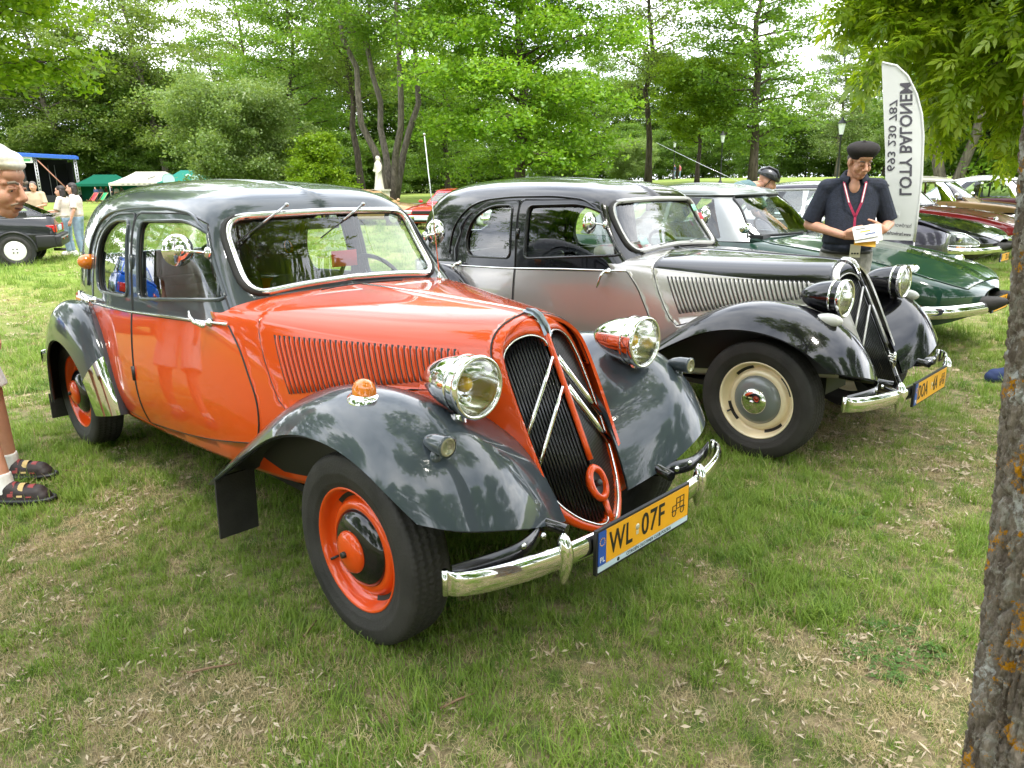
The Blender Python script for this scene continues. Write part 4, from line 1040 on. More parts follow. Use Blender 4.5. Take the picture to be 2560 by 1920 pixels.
red_ds = streamliner("dark red streamlined saloon with an ivory roof beyond the black car", (-1.80,14.75,0), radians(-2), DRED, DRED, 'round')
gold_ds = streamliner("bronze gold streamlined saloon with cream roof and its bonnet propped open", (-1.9,18.2,.06), radians(3), GOLD, IVORY, 'glazed', hood_up=True, seat_m=mat("brown_leather",(.12,.04,.02),.6))
white_ds = streamliner("burgundy streamlined saloon with white roof, half hidden behind the gold car", (-1.2,21.4,.06), radians(4), mat("burgundy_enamel",(.06,.012,.02),.3,coat=1.0), WHITEP, 'round', hood_up=True)

# ================================================================== angular hatchbacks and other distant cars
def loft_car(label, loc, rz, m_body, cat_name, low, cab, wheels, group, glassrows=(.12,.86), bump=BLACKP, cap_m=None, tail=True, front=True, spoiler=False, grille=True):
    """low: list of stations (x, half width bottom, z0, half width shoulder, z1) from front to rear; cab: (x, half width, z) loops at belt and roof"""
    car = thing(cat_name, label, "car", loc, rz, group)
    m = MB(); rows = []
    for x, wb, z0, wsd, zm, wt, z1 in low:
        half = [(0,z0),(wb*.9,z0),(wb,z0+.05),(wsd,zm-.10),(wsd,zm+.02),(wt+(wsd-wt)*.35,z1-.03),(wt,z1),(wt*.6,z1+.015),(0,z1+.02)]
        rows.append([(x, y, z) for y, z in half]+[(x, -y, z) for y, z in half[::-1][1:-1]])
    rows = np.array(rows)
    # denser along the car
    B = []; 
    for j in range(rows.shape[1]):
        B.append(np.stack([np.interp(np.linspace(0, 1, 4*len(rows)-3), np.linspace(0, 1, len(rows)), rows[:, j, k]) for k in range(3)], 1))
    G = np.stack(B, 1); m.grid(G, closed_u=True)
    for e in (0, -1):
        n0 = len(m.v); m.v += [tuple(p) for p in G[e]]; m.f.append([n0+k for k in range(G.shape[1])]); m.mi.append(0); m.sm.append(False)
    body = m.build("body_shell", m_body, car, fix=True)
    bv = body.modifiers.new("smooth", 'BEVEL'); bv.width = .012; bv.limit_method = 'ANGLE'; bv.angle_limit = radians(35); bv.segments = 2
    # greenhouse
    (bx, bw_, bz), (rx, rw_, rz_) = cab
    nb = len(bx)
    bel = [Vector((x, w, z)) for x, w, z in zip(bx, bw_, bz)]; rof = [Vector((x, w, z)) for x, w, z in zip(rx, rw_, rz_)]
    pil = MB(); 
    loopb = bel+[Vector((p.x, -p.y, p.z)) for p in bel[::-1]]; loopr = rof+[Vector((p.x, -p.y, p.z)) for p in rof[::-1]]
    N_ = len(loopb); r_ = MB(); 
    for i in range(N_):
        a, b, c, d = loopb[i], loopb[(i+1) % N_], loopr[(i+1) % N_], loopr[i]
        if (b-a).length < .02: continue
        f0, f1 = glassrows
        def P(u, v): return (a.lerp(b, u)).lerp(d.lerp(c, u), v)
        e = .045/max((b-a).length, .2)
        q = [P(e, f0), P(1-e, f0), P(1-e, f1), P(e, f1)]; nrm = (q[1]-q[0]).cross(q[3]-q[0]).normalized()
        o = [a, b, c, d]
        fr = MB()
        fr.add([tuple(p) for p in o]+[tuple(p) for p in q], [(0,1,5,4),(1,2,6,5),(2,3,7,6),(3,0,4,7)], smooth=False); fr.build("window_frame", m_body, car)
        gl = MB(); gl.add([tuple(p-nrm*.006) for p in q], [(0,1,2,3)], smooth=False); gl.build("window_pane", GLASS, car)
    top = MB(); ctr = [p*.0 for p in rof]
    rg = [[(p.x, p.y*t, p.z+.035*(1-t*t)) for p in rof] for t in (1,.85,.5,0,-.5,-.85,-1)]; top.grid(rg); top.build("roof", m_body, car, fix=True)
    r, wx, ww = wheels
    for x in wx:
        for s in (1, -1):
            w = bpy.data.objects.new("wheel", None); COL.objects.link(w); w.parent = car; w.location = (x, s*ww, r); w.scale = (r/.3335,)*3; w.rotation_euler = (0, 0, 0 if s > 0 else pi)
            link("tyre", tyre_mesh(), w)
            c = MB(); c.lathe([(.225,.055),(.222,.072),(.20,.076),(.15,.070),(.10,.078),(.05,.080),(.0005,.080)], 'y', n=32); c.build("wheel_disc", cap_m or WHEELCAP, w)
            h = MB()
            for k in range(4): a_ = pi/4+k*pi/2; h.lathe([(.018,.081),(.0005,.082)], 'y', c=(.055*sin(a_), 0, .055*cos(a_)), n=8)
            h.build("wheel_bolts", BLACKP, w)
            ar = MB(); ar.tube([(x+(r+.075)*cos(t), s*(ww+.058), r+(r+.075)*sin(t)) for t in np.linspace(-.1, pi+.1, 22)], .028, 6); ar.build("arch_trim", bump, car)
            ho = MB(); ho.lathe([(r+.07,0),(.0005,0)], 'y', c=(x, s*(ww+.062), r), n=28); 
            ho.v = [p for p in ho.v]; ho.build("arch_recess", BLACKP, car)
    return car

def hatch(label, loc, rz, m_body, group):
    low = [(.78,.70,.28,.74,.45,.70,.62),(.70,.76,.24,.81,.50,.74,.70),(0,.80,.22,.83,.55,.76,.80),(-.75,.81,.22,.83,.60,.78,.88),(-1.5,.81,.22,.83,.62,.79,.92),(-2.3,.81,.22,.83,.63,.79,.95),(-3.0,.79,.26,.82,.64,.76,.97),(-3.36,.77,.34,.80,.64,.72,.97),(-3.42,.74,.38,.77,.62,.70,.93)]
    bx = [-.70,-.98,-1.75,-2.35,-2.92,-3.30]; bw_ = [.60,.74,.77,.77,.755,.68]; bz = [.89,.90,.93,.955,.98,.985]
    rx = [-1.38,-1.48,-1.82,-2.30,-2.58,-2.72]; rw_ = [.46,.55,.58,.58,.55,.48]; rz_ = [1.33,1.34,1.365,1.355,1.315,1.29]
    car = loft_car(label, loc, rz, m_body, "hatchback_car", low, ((bx,bw_,bz),(rx,rw_,rz_)), (.30,(0,-2.655),.775), group, cap_m=mat("white_wheel_disc",(.68,.67,.62),.5))
    for s in (1, -1):
        rbox("tail_lamp", (-3.41, s*.60, .72), (.06,.24,.16), .015, REDLENS, car); rbox("tail_lamp", (-3.33, s*.755, .72), (.16,.06,.16), .015, REDLENS, car)
        rbox("headlight", (.74, s*.52, .60), (.06,.36,.12), .015, mat("headlamp_glass",(.55,.57,.58),.1,.5,coat=.8), car)
        rbox("side_rubbing_strip", (-1.35, s*.835, .58), (1.9,.02,.05), .008, BLACKP, car)
        m = MB(); m.box((-2.72, s*.745, 1.02), (.46,.02,.10)); m.build("quarter_vent", BLACKP, car)
        rbox("bumper_corner", (-3.22, s*.80, .47), (.36,.10,.26), .03, BLACKP, car)
        for x in (-1.02, -2.02):
            t = MB(); t.tube([(x, s*.825, .30), (x, s*.838, .60), (x-.01, s*.79, .90)], .006, 5); t.build("door_gap", BLACKP, car)
        rbox("rear_reflector", (-3.505, s*.35, .50), (.02,.10,.04), .005, REDLENS, car)
    rbox("rear_bumper", (-3.40,0,.47), (.20,1.62,.25), .04, BLACKP, car); rbox("bumper_strip", (-3.505,0,.53), (.012,1.4,.03), .004, mat("grey_trim",(.25,.25,.24),.5), car)
    rbox("front_bumper", (.76,0,.42), (.22,1.56,.24), .05, BLACKP, car)
    sp = rbox("tailgate_spoiler", (-3.30,0,1.0), (.20,1.36,.05), .02, m_body, car); rbox("rear_plate", (-3.43,0,.72), (.02,.5,.11), .004, PLATE_W, car)
    rbox("cabin_seats", (-1.75,0,.72), (.9,1.2,.5), .1, DARKIN, car); ex = MB(); ex.tube([(-3.3,.45,.28),(-3.52,.45,.27)], .03, 10); ex.build("exhaust_pipe", mat("old_steel",(.06,.055,.05),.5,.8), car)
    return car

def at_px(px, py, dist): p = px_dist(px, py, dist); return (p.x, p.y)
g_ = px_ground(48, 663); bd = radians(249)
bx_rear = Vector((g_.x, g_.y, 0)); fx = Vector((cos(bd), sin(bd), 0))
black_bx = hatch("black angular hatchback with white wheels, tail towards the left of the lawn", tuple(bx_rear+fx*2.655-Vector((-fx.y,fx.x,0))*.70), bd, mat("charcoal_hatch_enamel",(.012,.013,.015),.3,coat=1.0,var=.04), "hatchbacks on the lawn")
g2_ = px_dist(352, 600, 19.5); bd2 = math.atan2(g2_.y-CAM_POS.y, g2_.x-CAM_POS.x)-.15
blue_bx = hatch("bright blue hatchback left of the view, mirrored in the orange saloon's rear side window", (-13.5,-4.1,0), pi+.12, mat("bright_blue_enamel",(.008,.10,.55),.3,coat=1.0), "hatchbacks on the lawn")

def coupe(label, loc, rz, m_body, group, angular=False):
    low = [(.92,.60,.30,.66,.42,.62,.60),(.86,.76,.24,.82,.46,.74,.66),(.2,.84,.22,.87,.52,.80,.76),(-.7,.85,.22,.88,.58,.80,.85),(-1.6,.85,.22,.88,.60,.80,.90),(-2.6,.84,.22,.87,.60,.78,.92),(-3.3,.78,.30,.80,.60,.68,.86),(-3.75,.66,.38,.70,.60,.55,.78)]
    bx = [-.65,-1.0,-1.75,-2.35,-3.0,-3.5]; bw_ = [.60,.76,.79,.78,.70,.50]; bz = [.87,.88,.91,.93,.92,.86]
    rx = [-1.35,-1.48,-1.85,-2.25,-2.55,-2.7]; rw_ = [.44,.54,.58,.57,.50,.42]; rz_ = [1.29,1.31,1.345,1.335,1.28,1.24]
    if angular:
        bx[-1], bx[-2] = -3.1, -2.8; rx[-1], rx[-2] = -2.85, -2.7; rz_ = [z+.05 for z in rz_]
    car = loft_car(label, loc, rz, m_body, "saloon_car", low, ((bx,bw_,bz),(rx,rw_,rz_)), (.31,(0,-2.75),.82), group)
    for s in (1, -1):
        rbox("headlight", (.885, s*.56, .60), (.08,.34,.13), .03, mat("headlamp_glass",(.55,.57,.58),.1,.5,coat=.8), car); rbox("indicator_lamp", (.80, s*.76, .57), (.14,.06,.10), .015, AMBER, car)
        mm = MB(); mm.ball((-.80, s*.90, .93), (.06,.09,.06), 10, 6); mm.build("door_mirror", m_body, car)
        rbox("tail_lamp", (-3.76, s*.45, .66), (.04,.24,.12), .01, REDLENS, car)
    rbox("front_bumper", (.90,0,.45), (.20,1.66,.10), .03, CHROME, car); rbox("front_valance", (.86,0,.34), (.16,1.5,.14), .03, BLACKP, car)
    rbox("radiator_grille", (.92,0,.60), (.05,.72,.10), .01, BLACKP, car); rbox("front_plate", (1.01,0,.40), (.02,.5,.11), .004, PLATE_W, car); rbox("cabin_seats", (-1.75,0,.72), (.9,1.2,.5), .1, DARKIN, car)
    for k in (.33,): 
        w = MB(); w.tube([(-.72,.3,.90),(-.98,-.25,1.05)], .007, 5); w.build("wiper", BLACKP, car)
    return car
def far_front(px, py, head, *a, **k):
    g = px_ground(px, py); return (g.x-cos(head)*.5, g.y-sin(head)*.5, 0)
h1 = radians(-66)
red_cx = coupe("bright red low saloon with rectangular headlamps, parked across the lawn behind the black cabin", far_front(1070,574,h1), h1, mat("bright_red_enamel",(.45,.012,.014),.3,coat=1.0), "cars parked across the lawn")
h2 = radians(22); gx = px_dist(1062,500,30)
tan_cx = coupe("tan sloping coupe parked across the lawn behind the orange roof", (gx.x-.92*cos(h2), gx.y-.92*sin(h2), 0), h2, mat("tan_enamel",(.42,.26,.13),.35,coat=1.0), "cars parked across the lawn")
white_car = coupe("white upright saloon with black grille seen through the silver car's rear window", far_front(1258,580,radians(-30)), radians(-30), WHITEP, "cars parked across the lawn", True)
# ================================================================== ground
def ground_z(x, y):
    x = np.asarray(x, float); y = np.asarray(y, float)
    dx, dy = x-CAM_POS.x, y-CAM_POS.y; d = np.hypot(dx, dy); az = np.degrees(np.arctan2(dy, dx))
    w = np.clip((135-az)/14, 0, 1); w = w*w*(3-2*w)*np.clip((az-60)/10, 0, 1)
    t = np.clip((d-26)/70, 0, 1); t = t*t*(3-2*t)
    return 1.75*t*w + .3*np.clip((d-60)/60, 0, 1)*np.clip((az-110)/20, 0, 1)*np.clip((190-az)/10, 0, 1)

def vnoise(x, y, sc, seed=0):
    """smooth value noise, 0..1"""
    x = np.asarray(x)/sc; y = np.asarray(y)/sc; g = np.random.default_rng(seed).random((64, 64))
    xi, yi = np.floor(x).astype(int), np.floor(y).astype(int); fx, fy = x-xi, y-yi; fx = fx*fx*(3-2*fx); fy = fy*fy*(3-2*fy)
    G = lambda a, b: g[a % 64, b % 64]
    return (G(xi, yi)*(1-fx)+G(xi+1, yi)*fx)*(1-fy)+(G(xi, yi+1)*(1-fx)+G(xi+1, yi+1)*fx)*fy
def dryness(x, y):
    """where the turf is worn: 0 lush .. 1 bare straw and earth"""
    n = .40*vnoise(x, y, 1.5, 3)+.36*vnoise(x, y, .55, 4)+.24*vnoise(x, y, .22, 5)
    d = np.hypot(np.asarray(x)-1.35, np.asarray(y)+.9); n = n+.17*np.exp(-(d/.95)**2)          # worn ground by the tree
    d2 = np.hypot(np.asarray(x)+.4, np.asarray(y)+1.75); n = n+.08*np.exp(-(d2/.6)**2)
    under = (np.abs(np.asarray(y)+.1) < .9) & (np.asarray(x) > -3.2) & (np.asarray(x) < .6)
    return n-.06*under

def ground_material():
    m = bpy.data.materials.new("turf"); m.use_nodes = True; n, l = m.node_tree.nodes, m.node_tree.links; b = n["Principled BSDF"]
    b.inputs["Roughness"].default_value = .95; b.inputs["Specular IOR Level"].default_value = .1
    t = n.new("ShaderNodeTexCoord")
    def noise(sc, det=6, ro=.6):
        q = n.new("ShaderNodeTexNoise"); q.inputs["Scale"].default_value = sc; q.inputs["Detail"].default_value = det; q.inputs["Roughness"].default_value = ro; l.new(t.outputs["Object"], q.inputs["Vector"]); return q
    def mixc(f, a, c):
        x = n.new("ShaderNodeMix"); x.data_type = 'RGBA'
        if f is not None: l.new(f, x.inputs[0])
        for i, v in ((6, a), (7, c)):
            if isinstance(v, tuple): x.inputs[i].default_value = (*v, 1)
            else: l.new(v, x.inputs[i])
        return x
    def ramp(src, a, c):
        r = n.new("ShaderNodeMapRange"); r.inputs[1].default_value = a; r.inputs[2].default_value = c; l.new(src, r.inputs[0]); return r.outputs[0]
    at = n.new("ShaderNodeAttribute"); at.attribute_name = "near"      # 1 close by, where single blades stand on earth
    soil = mixc(ramp(noise(38).outputs["Fac"], .35, .65), (.15,.115,.065), (.32,.255,.155))
    soil2 = mixc(ramp(noise(9).outputs["Fac"], .42, .62), soil.outputs[2], (.085,.115,.032))
    lawn = mixc(ramp(noise(.22, 4).outputs["Fac"], .35, .68), (.17,.25,.05), (.31,.32,.085))
    lawn2 = mixc(ramp(noise(5.5, 8, .7).outputs["Fac"], .40, .68), lawn.outputs[2], (.11,.18,.03))
    fin = mixc(at.outputs["Fac"], lawn2.outputs[2], soil2.outputs[2]); l.new(fin.outputs[2], b.inputs["Base Color"])
    bp = n.new("ShaderNodeBump"); bp.inputs["Strength"].default_value = .6; bp.inputs["Distance"].default_value = .03
    l.new(noise(26, 8, .7).outputs["Fac"], bp.inputs["Height"]); l.new(bp.outputs[0], b.inputs["Normal"])
    return m
rr = np.concatenate([np.linspace(0, 12, 49), np.geomspace(12.6, 900, 60)]); na = 160
P = []
for r in rr:
    a = np.linspace(0, 2*pi, na, endpoint=False); x = CAM_POS.x+r*np.cos(a); y = CAM_POS.y+r*np.sin(a)
    z = ground_z(x, y)+ (.012*(vnoise(x, y, .5, 11)-.6) if r < 12 else 0)
    P.append(np.stack([x, y, z], 1))
gm = MB(); gm.grid(np.array(P), closed_u=True, flip=False); gme = gm.mesh("ground")
at = gme.attributes.new("near", 'FLOAT', 'POINT')
gv = np.array(gm.v); gd = np.hypot(gv[:, 0]-CAM_POS.x, gv[:, 1]-CAM_POS.y)
at.data.foreach_set("value", np.clip((15-gd)/9, 0, 1).astype(np.float32))
gme.materials.append(ground_material()); ground = link("ground", gme); tag(ground, kind='structure')

# gravel path across the park
pm = MB(); rows = []
for k in range(30):
    px = 400+k*55; q = px_dist(px, 480, 62+4*sin(k*.3)); d2 = 65.5+4*sin(k*.3); q2 = px_dist(px, 480, d2)
    rows.append([(q.x, q.y, float(ground_z(q.x, q.y))+.03), (q2.x, q2.y, float(ground_z(q2.x, q2.y))+.03)])
pm.grid(rows, flip=False); tag(pm.build("path", mat("path_gravel", (.34,.31,.28), .9, var=.15, vscale=2, bump=.3), fix=True), kind='structure')

# ================================================================== leaves, trees
def leaf_material(name, c1, c2, c3, tl=.48):
    m = bpy.data.materials.new(name); m.use_nodes = True; n, l = m.node_tree.nodes, m.node_tree.links; n.clear()
    o = n.new("ShaderNodeOutputMaterial"); at = n.new("ShaderNodeAttribute"); at.attribute_name = "rnd"
    t = n.new("ShaderNodeTexCoord"); q = n.new("ShaderNodeTexNoise"); q.inputs["Scale"].default_value = .55; q.inputs["Detail"].default_value = 3; l.new(t.outputs["Object"], q.inputs["Vector"])
    r = n.new("ShaderNodeMapRange"); r.inputs[1].default_value = .35; r.inputs[2].default_value = .65; l.new(q.outputs["Fac"], r.inputs[0])
    a = n.new("ShaderNodeMix"); a.data_type = 'RGBA'; a.inputs[6].default_value = (*c1, 1); a.inputs[7].default_value = (*c2, 1); l.new(r.outputs[0], a.inputs[0])
    p = n.new("ShaderNodeMath"); p.operation = 'POWER'; p.inputs[1].default_value = 2.2; l.new(at.outputs["Fac"], p.inputs[0])
    c = n.new("ShaderNodeMix"); c.data_type = 'RGBA'; c.inputs[7].default_value = (*c3, 1); l.new(a.outputs[2], c.inputs[6]); l.new(p.outputs[0], c.inputs[0])
    d = n.new("ShaderNodeBsdfDiffuse"); tr = n.new("ShaderNodeBsdfTranslucent"); g = n.new("ShaderNodeBsdfGlossy"); g.inputs["Roughness"].default_value = .38
    sc = n.new("ShaderNodeVectorMath"); sc.operation = 'MULTIPLY'; sc.inputs[1].default_value = (1.25, 1.2, .55); l.new(c.outputs[2], sc.inputs[0])
    l.new(c.outputs[2], d.inputs[0]); l.new(sc.outputs[0], tr.inputs[0])
    m1 = n.new("ShaderNodeMixShader"); m1.inputs[0].default_value = tl; l.new(d.outputs[0], m1.inputs[1]); l.new(tr.outputs[0], m1.inputs[2])
    m2 = n.new("ShaderNodeMixShader"); m2.inputs[0].default_value = .035; l.new(m1.outputs[0], m2.inputs[1]); l.new(g.outputs[0], m2.inputs[2])
    l.new(m2.outputs[0], o.inputs[0]); return m

def bark_material(name, c1, c2, sc=6.0, lichen=False):
    m = bpy.data.materials.new(name); m.use_nodes = True; n, l = m.node_tree.nodes, m.node_tree.links; b = n["Principled BSDF"]; b.inputs["Roughness"].default_value = .9; b.inputs["Specular IOR Level"].default_value = .2
    t = n.new("ShaderNodeTexCoord"); mp = n.new("ShaderNodeMapping"); mp.inputs["Scale"].default_value = (1, 1, .22); l.new(t.outputs["Object"], mp.inputs[0])
    q = n.new("ShaderNodeTexNoise"); q.inputs["Scale"].default_value = sc; q.inputs["Detail"].default_value = 9; q.inputs["Roughness"].default_value = .7; l.new(mp.outputs[0], q.inputs["Vector"])
    r = n.new("ShaderNodeMapRange"); r.inputs[1].default_value = .36; r.inputs[2].default_value = .66; l.new(q.outputs["Fac"], r.inputs[0])
    a = n.new("ShaderNodeMix"); a.data_type = 'RGBA'; a.inputs[6].default_value = (*c1, 1); a.inputs[7].default_value = (*c2, 1); l.new(r.outputs[0], a.inputs[0])
    bp = n.new("ShaderNodeBump"); bp.inputs["Strength"].default_value = 1.0; bp.inputs["Distance"].default_value = .04; l.new(q.outputs["Fac"], bp.inputs["Height"]); l.new(bp.outputs[0], b.inputs["Normal"])
    l.new(a.outputs[2], b.inputs["Base Color"])
    return m
BARK = bark_material("dark_bark", (.035,.028,.022), (.13,.105,.08))
BARK2 = bark_material("grey_bark", (.07,.06,.048), (.22,.19,.155))
LEAF_MID = leaf_material("leaves_mid_green", (.105,.225,.022), (.165,.30,.034), (.24,.37,.05))
LEAF_BRIGHT = leaf_material("leaves_bright_green", (.13,.285,.018), (.20,.37,.026), (.29,.44,.045))
LEAF_YEL = leaf_material("leaves_yellow_green", (.13,.25,.010), (.20,.34,.014), (.30,.42,.03))
LEAF_OLIVE = leaf_material("leaves_olive_green", (.13,.21,.038), (.19,.285,.052), (.27,.35,.085))
LEAF_DARK = leaf_material("leaves_dark_green", (.085,.185,.024), (.125,.23,.032), (.19,.29,.05))
LEAF_SILV = leaf_material("leaves_pale_green", (.13,.22,.055), (.20,.30,.085), (.30,.38,.15))

def leaf_cloud(cent, nrm_bias, n_per, spread, size, r, droop=.25, aspect=.55):
    """many bent leaf faces round the given centres; returns verts, faces, rnd"""
    N = len(cent)*n_per; C = np.repeat(cent, n_per, 0)
    sp = np.repeat(spread, n_per)[:, None] if np.ndim(spread) else spread
    off = r.normal(size=(N, 3))*sp*np.array([1, 1, .55]); off[:, 2] -= droop*np.hypot(off[:, 0], off[:, 1])*r.random(N)
    P = C+off
    ax = r.normal(size=(N, 3)); ax[:, 2] *= .45; ax[:, 2] -= .25; ax /= np.linalg.norm(ax, axis=1, keepdims=True)
    up = r.normal(size=(N, 3))*.75+np.array([0, 0, 1.0]); side = np.cross(ax, up); side /= np.maximum(np.linalg.norm(side, axis=1, keepdims=True), 1e-6); nn = np.cross(side, ax)
    L = size*(.6+.8*r.random(N))[:, None]; W = L*aspect*.5
    v0 = P-ax*L*.5; v2 = P+ax*L*.5; bend = nn*L*.12
    v1 = P+side*W-bend+ax*L*.05; v3 = P-side*W-bend+ax*L*.05
    V = np.stack([v0, v1, v2, v3], 1).reshape(-1, 3); F = np.arange(N*4).reshape(-1, 4)
    return V, F, np.repeat(r.random(N), 4)

def mesh_np(name, V, F, rnd=None, m=None, smooth=False):
    me = bpy.data.meshes.new(name); V = np.asarray(V, np.float32); F = np.asarray(F, np.int32); k = F.shape[1]
    me.vertices.add(len(V)); me.vertices.foreach_set("co", V.ravel()); me.loops.add(F.size); me.loops.foreach_set("vertex_index", F.ravel())
    me.polygons.add(len(F)); me.polygons.foreach_set("loop_start", np.arange(0, F.size, k, dtype=np.int32)); me.polygons.foreach_set("loop_total", np.full(len(F), k, np.int32))
    if smooth: me.polygons.foreach_set("use_smooth", np.ones(len(F), bool))
    me.update(calc_edges=True); me.validate()
    if rnd is not None:
        a = me.attributes.new("rnd", 'FLOAT', 'POINT'); a.data.foreach_set("value", np.asarray(rnd, np.float32))
    if m: me.materials.append(m)
    return me

def grow(seed, h, trunk_r, crown0, radius, leafm, barkm, n_limb=26, leaf=0.23, per=71, shape='round', stems=1, lean=(0, 0), spread=.55, sub=4, droop=.25, up=.5):
    """a tree: tapered trunk with limbs, crown of leaf clumps hung on the limbs. Returns the two meshes"""
    r = np.random.default_rng(seed); W = MB(); cent = []; spr = []
    def env(t):   # crown half width along the height 0..1
        if shape == 'cone': return radius*(.25+.95*(1-t)**.8*min(1, (t+.12)*3.2))
        if shape == 'tall': return radius*(.55+.45*sin(pi*min(1, t*1.05)))*(1 if t < .85 else (1.15-t)/.3)
        return radius*math.sqrt(max(.05, 1-(1.9*t-.82)**2*.95))
    for s in range(stems):
        a0 = 2*pi*s/max(stems, 1)+r.random()*1.2; k_ = (0 if stems == 1 else .16*h)
        tip = np.array([lean[0]+k_*cos(a0), lean[1]+k_*sin(a0), h*(.93+.07*r.random())])
        T = np.linspace(0, 1, 12); base = np.array([.12*cos(a0), .12*sin(a0), 0])*(stems > 1)
        bow = np.array([cos(a0), sin(a0), 0])*(0.05*h*(stems > 1))
        tr = np.array([base+(tip-base)*t+bow*sin(pi*t)+np.array([r.normal()*.012*h*(.2 < t < .95), r.normal()*.012*h*(.2 < t < .95), 0]) for t in T])
        rad = trunk_r*(1.0 if stems == 1 else .62)*((1-T)**.75*.95+.05); rad[0] *= 1.35; rad[1] *= 1.06
        W.tube(tr, list(rad), 9)
        for i in range(n_limb//stems):
            t = crown0+(.985-crown0)*((i+.5)/(n_limb//stems))**.9; p0 = np.array([np.interp(t, T, tr[:, k]) for k in range(3)])
            a = i*2.399+r.random()*.9+s*1.7; tt = (t-crown0)/(1-crown0); L = env(tt)*(.72+.42*r.random())
            dirv = np.array([cos(a), sin(a), 0]); rise = up*L*(.55+.6*r.random())*(1 if shape != 'cone' else .15)
            pts = [p0+dirv*L*u+np.array([0, 0, rise*u-droop*.9*L*u*u])+r.normal(size=3)*.03*L*(u > 0) for u in np.linspace(0, 1, 6)]
            rb = max(.012, np.interp(t, T, rad)*.42); W.tube(pts, [rb*(1-.82*u) for u in np.linspace(0, 1, 6)], 5)
            for u in np.linspace(.30, 1.0, sub+2):
                q = np.array([np.interp(u, np.linspace(0, 1, 6), np.array(pts)[:, k]) for k in range(3)])
                cent.append(q+r.normal(size=3)*.12*spread); spr.append(spread*(.55+.7*r.random()))
                for _ in range(2 if u > .45 else 1):
                    ln = spread*(1.0+1.5*r.random())*(.6+.5*u); b = a+r.choice([-1, 1])*(.5+.9*r.random())
                    e = q+np.array([cos(b)*ln, sin(b)*ln, ln*(.22*r.normal()+.1)-droop*.5*ln])
                    W.tube([q, (q+e)/2+np.array([0, 0, .06*ln]), e], [rb*.28, rb*.2, rb*.08], 4, cap=False)
                    cent.append(e); spr.append(spread*(.45+.6*r.random()))
    cent = np.array(cent); V, F, q = leaf_cloud(cent, None, per, np.array(spr), leaf, r, droop)
    wm = W.mesh("trunk"); wm.materials.append(barkm)
    return wm, mesh_np("crown", V, F, q, leafm)

KIND = {}
def kind(name, *a, **k): KIND[name] = grow(*a, **k)
kind('linden', 11, 23, .42, .10, 7.6, LEAF_BRIGHT, BARK, n_limb=58, leaf=0.30, per=96, shape='round', spread=.80, sub=4, droop=.42, up=.55)
kind('alder', 12, 22, .34, .10, 5.2, LEAF_MID, BARK, n_limb=46, leaf=0.26, per=52, shape='tall', spread=.66, sub=4, droop=.15, up=.45)
kind('olive', 13, 21, .38, .20, 5.8, LEAF_OLIVE, BARK2, n_limb=40, leaf=0.26, per=62, shape='tall', spread=.75, sub=4, lean=(-3.4, 1.0), droop=.28)
kind('multi', 14, 24, .55, .48, 6.2, LEAF_MID, BARK2, n_limb=44, leaf=0.27, per=55, shape='round', spread=.8, sub=4, stems=4, droop=.2)
kind('airy', 15, 22, .30, .34, 4.6, LEAF_OLIVE, BARK, n_limb=34, leaf=0.23, per=40, shape='tall', spread=.7, sub=4, lean=(-1.8, .4), droop=.1, up=.7)
kind('maple', 16, 17, .34, .34, 6.0, LEAF_YEL, BARK, n_limb=40, leaf=0.32, per=68, shape='round', spread=.66, sub=4, droop=.22, up=.75)
kind('shrub', 17, 7.2, .12, .04, 4.3, LEAF_SILV, BARK, n_limb=44, leaf=0.20, per=96, shape='round', spread=.50, sub=4, stems=3, droop=.1, up=.8)
kind('wood', 18, 20, .30, .05, 6.5, LEAF_DARK, BARK, n_limb=36, leaf=0.42, per=55, shape='round', spread=1.0, sub=4)
kind('sapling', 19, 6.5, .08, .10, 2.6, LEAF_YEL, BARK, n_limb=22, leaf=0.23, per=62, shape='cone', spread=.45, sub=3, droop=.3)
kind('poplar', 20, 22, .35, .12, 4.4, LEAF_SILV, BARK2, n_limb=40, leaf=0.27, per=52, shape='tall', spread=.72, sub=4)

def tree(kd, px, dist, label, group, sc=1.0, rz=0.0, name="broadleaf_tree", sz=1.0, depth=0):
    q = px_dist(px, 460, dist); z = float(ground_z(q.x, q.y))
    t = thing(name, label, "shrub" if 'shrub' in name else "tree", (q.x, q.y, z-.05), rz, group); t.scale = (sc, sc, sc*sz)
    w, c = KIND[kd]; link("trunk", w, t); link("crown", c, t); return t
TG = "park trees behind the cars"
tree('maple', -60, 40, "yellow green maple overhanging the top left corner beside the stage", TG, 1.05, 1.0)
tree('olive', 432, 112, "leaning olive green tree rising behind the white tent", TG, 1.35, radians(60))
tree('wood', 335, 118, "dark bushy tree behind the green tent left of the leaning tree", TG, .95, 2.0)
tree('olive', 190, 116, "tall olive tree standing behind the stage", TG, 1.25, radians(100))
tree('airy', 660, 98, "thin leaning tree with bare lower trunk behind the rounded pale bush", TG, 1.25, radians(40))
tree('alder', 752, 80, "slim dark trunked tree right of the rounded pale bush", TG, 1.05, .4)
tree('airy', 905, 74, "straight tree with a long bare trunk left of the statue", TG, 1.15, radians(20))
tree('multi', 980, 66, "tree with several curving bare stems beside the white statue", TG, .98, .62)
tree('wood', 880, 118, "dense dark tree filling the gap behind the statue", TG, 1.2, .3)
tree('linden', 1300, 58, "broad bright green linden in the centre behind both vintage saloons", TG, 1.0, .5)
tree('alder', 1120, 84, "dark tree at the left edge of the broad bright linden", TG, .95, 3.0)
tree('airy', 1620, 74, "sparse thin tree at the right edge of the broad bright linden", TG, 1.05, 2.4)
tree('alder', 1880, 66, "tall straight tree with layered branches right of centre", TG, 1.05, 1.2)
tree('maple', 1742, 70, "low yellow green tree with a stout trunk left of the tall layered tree", TG, .62, 2.2)
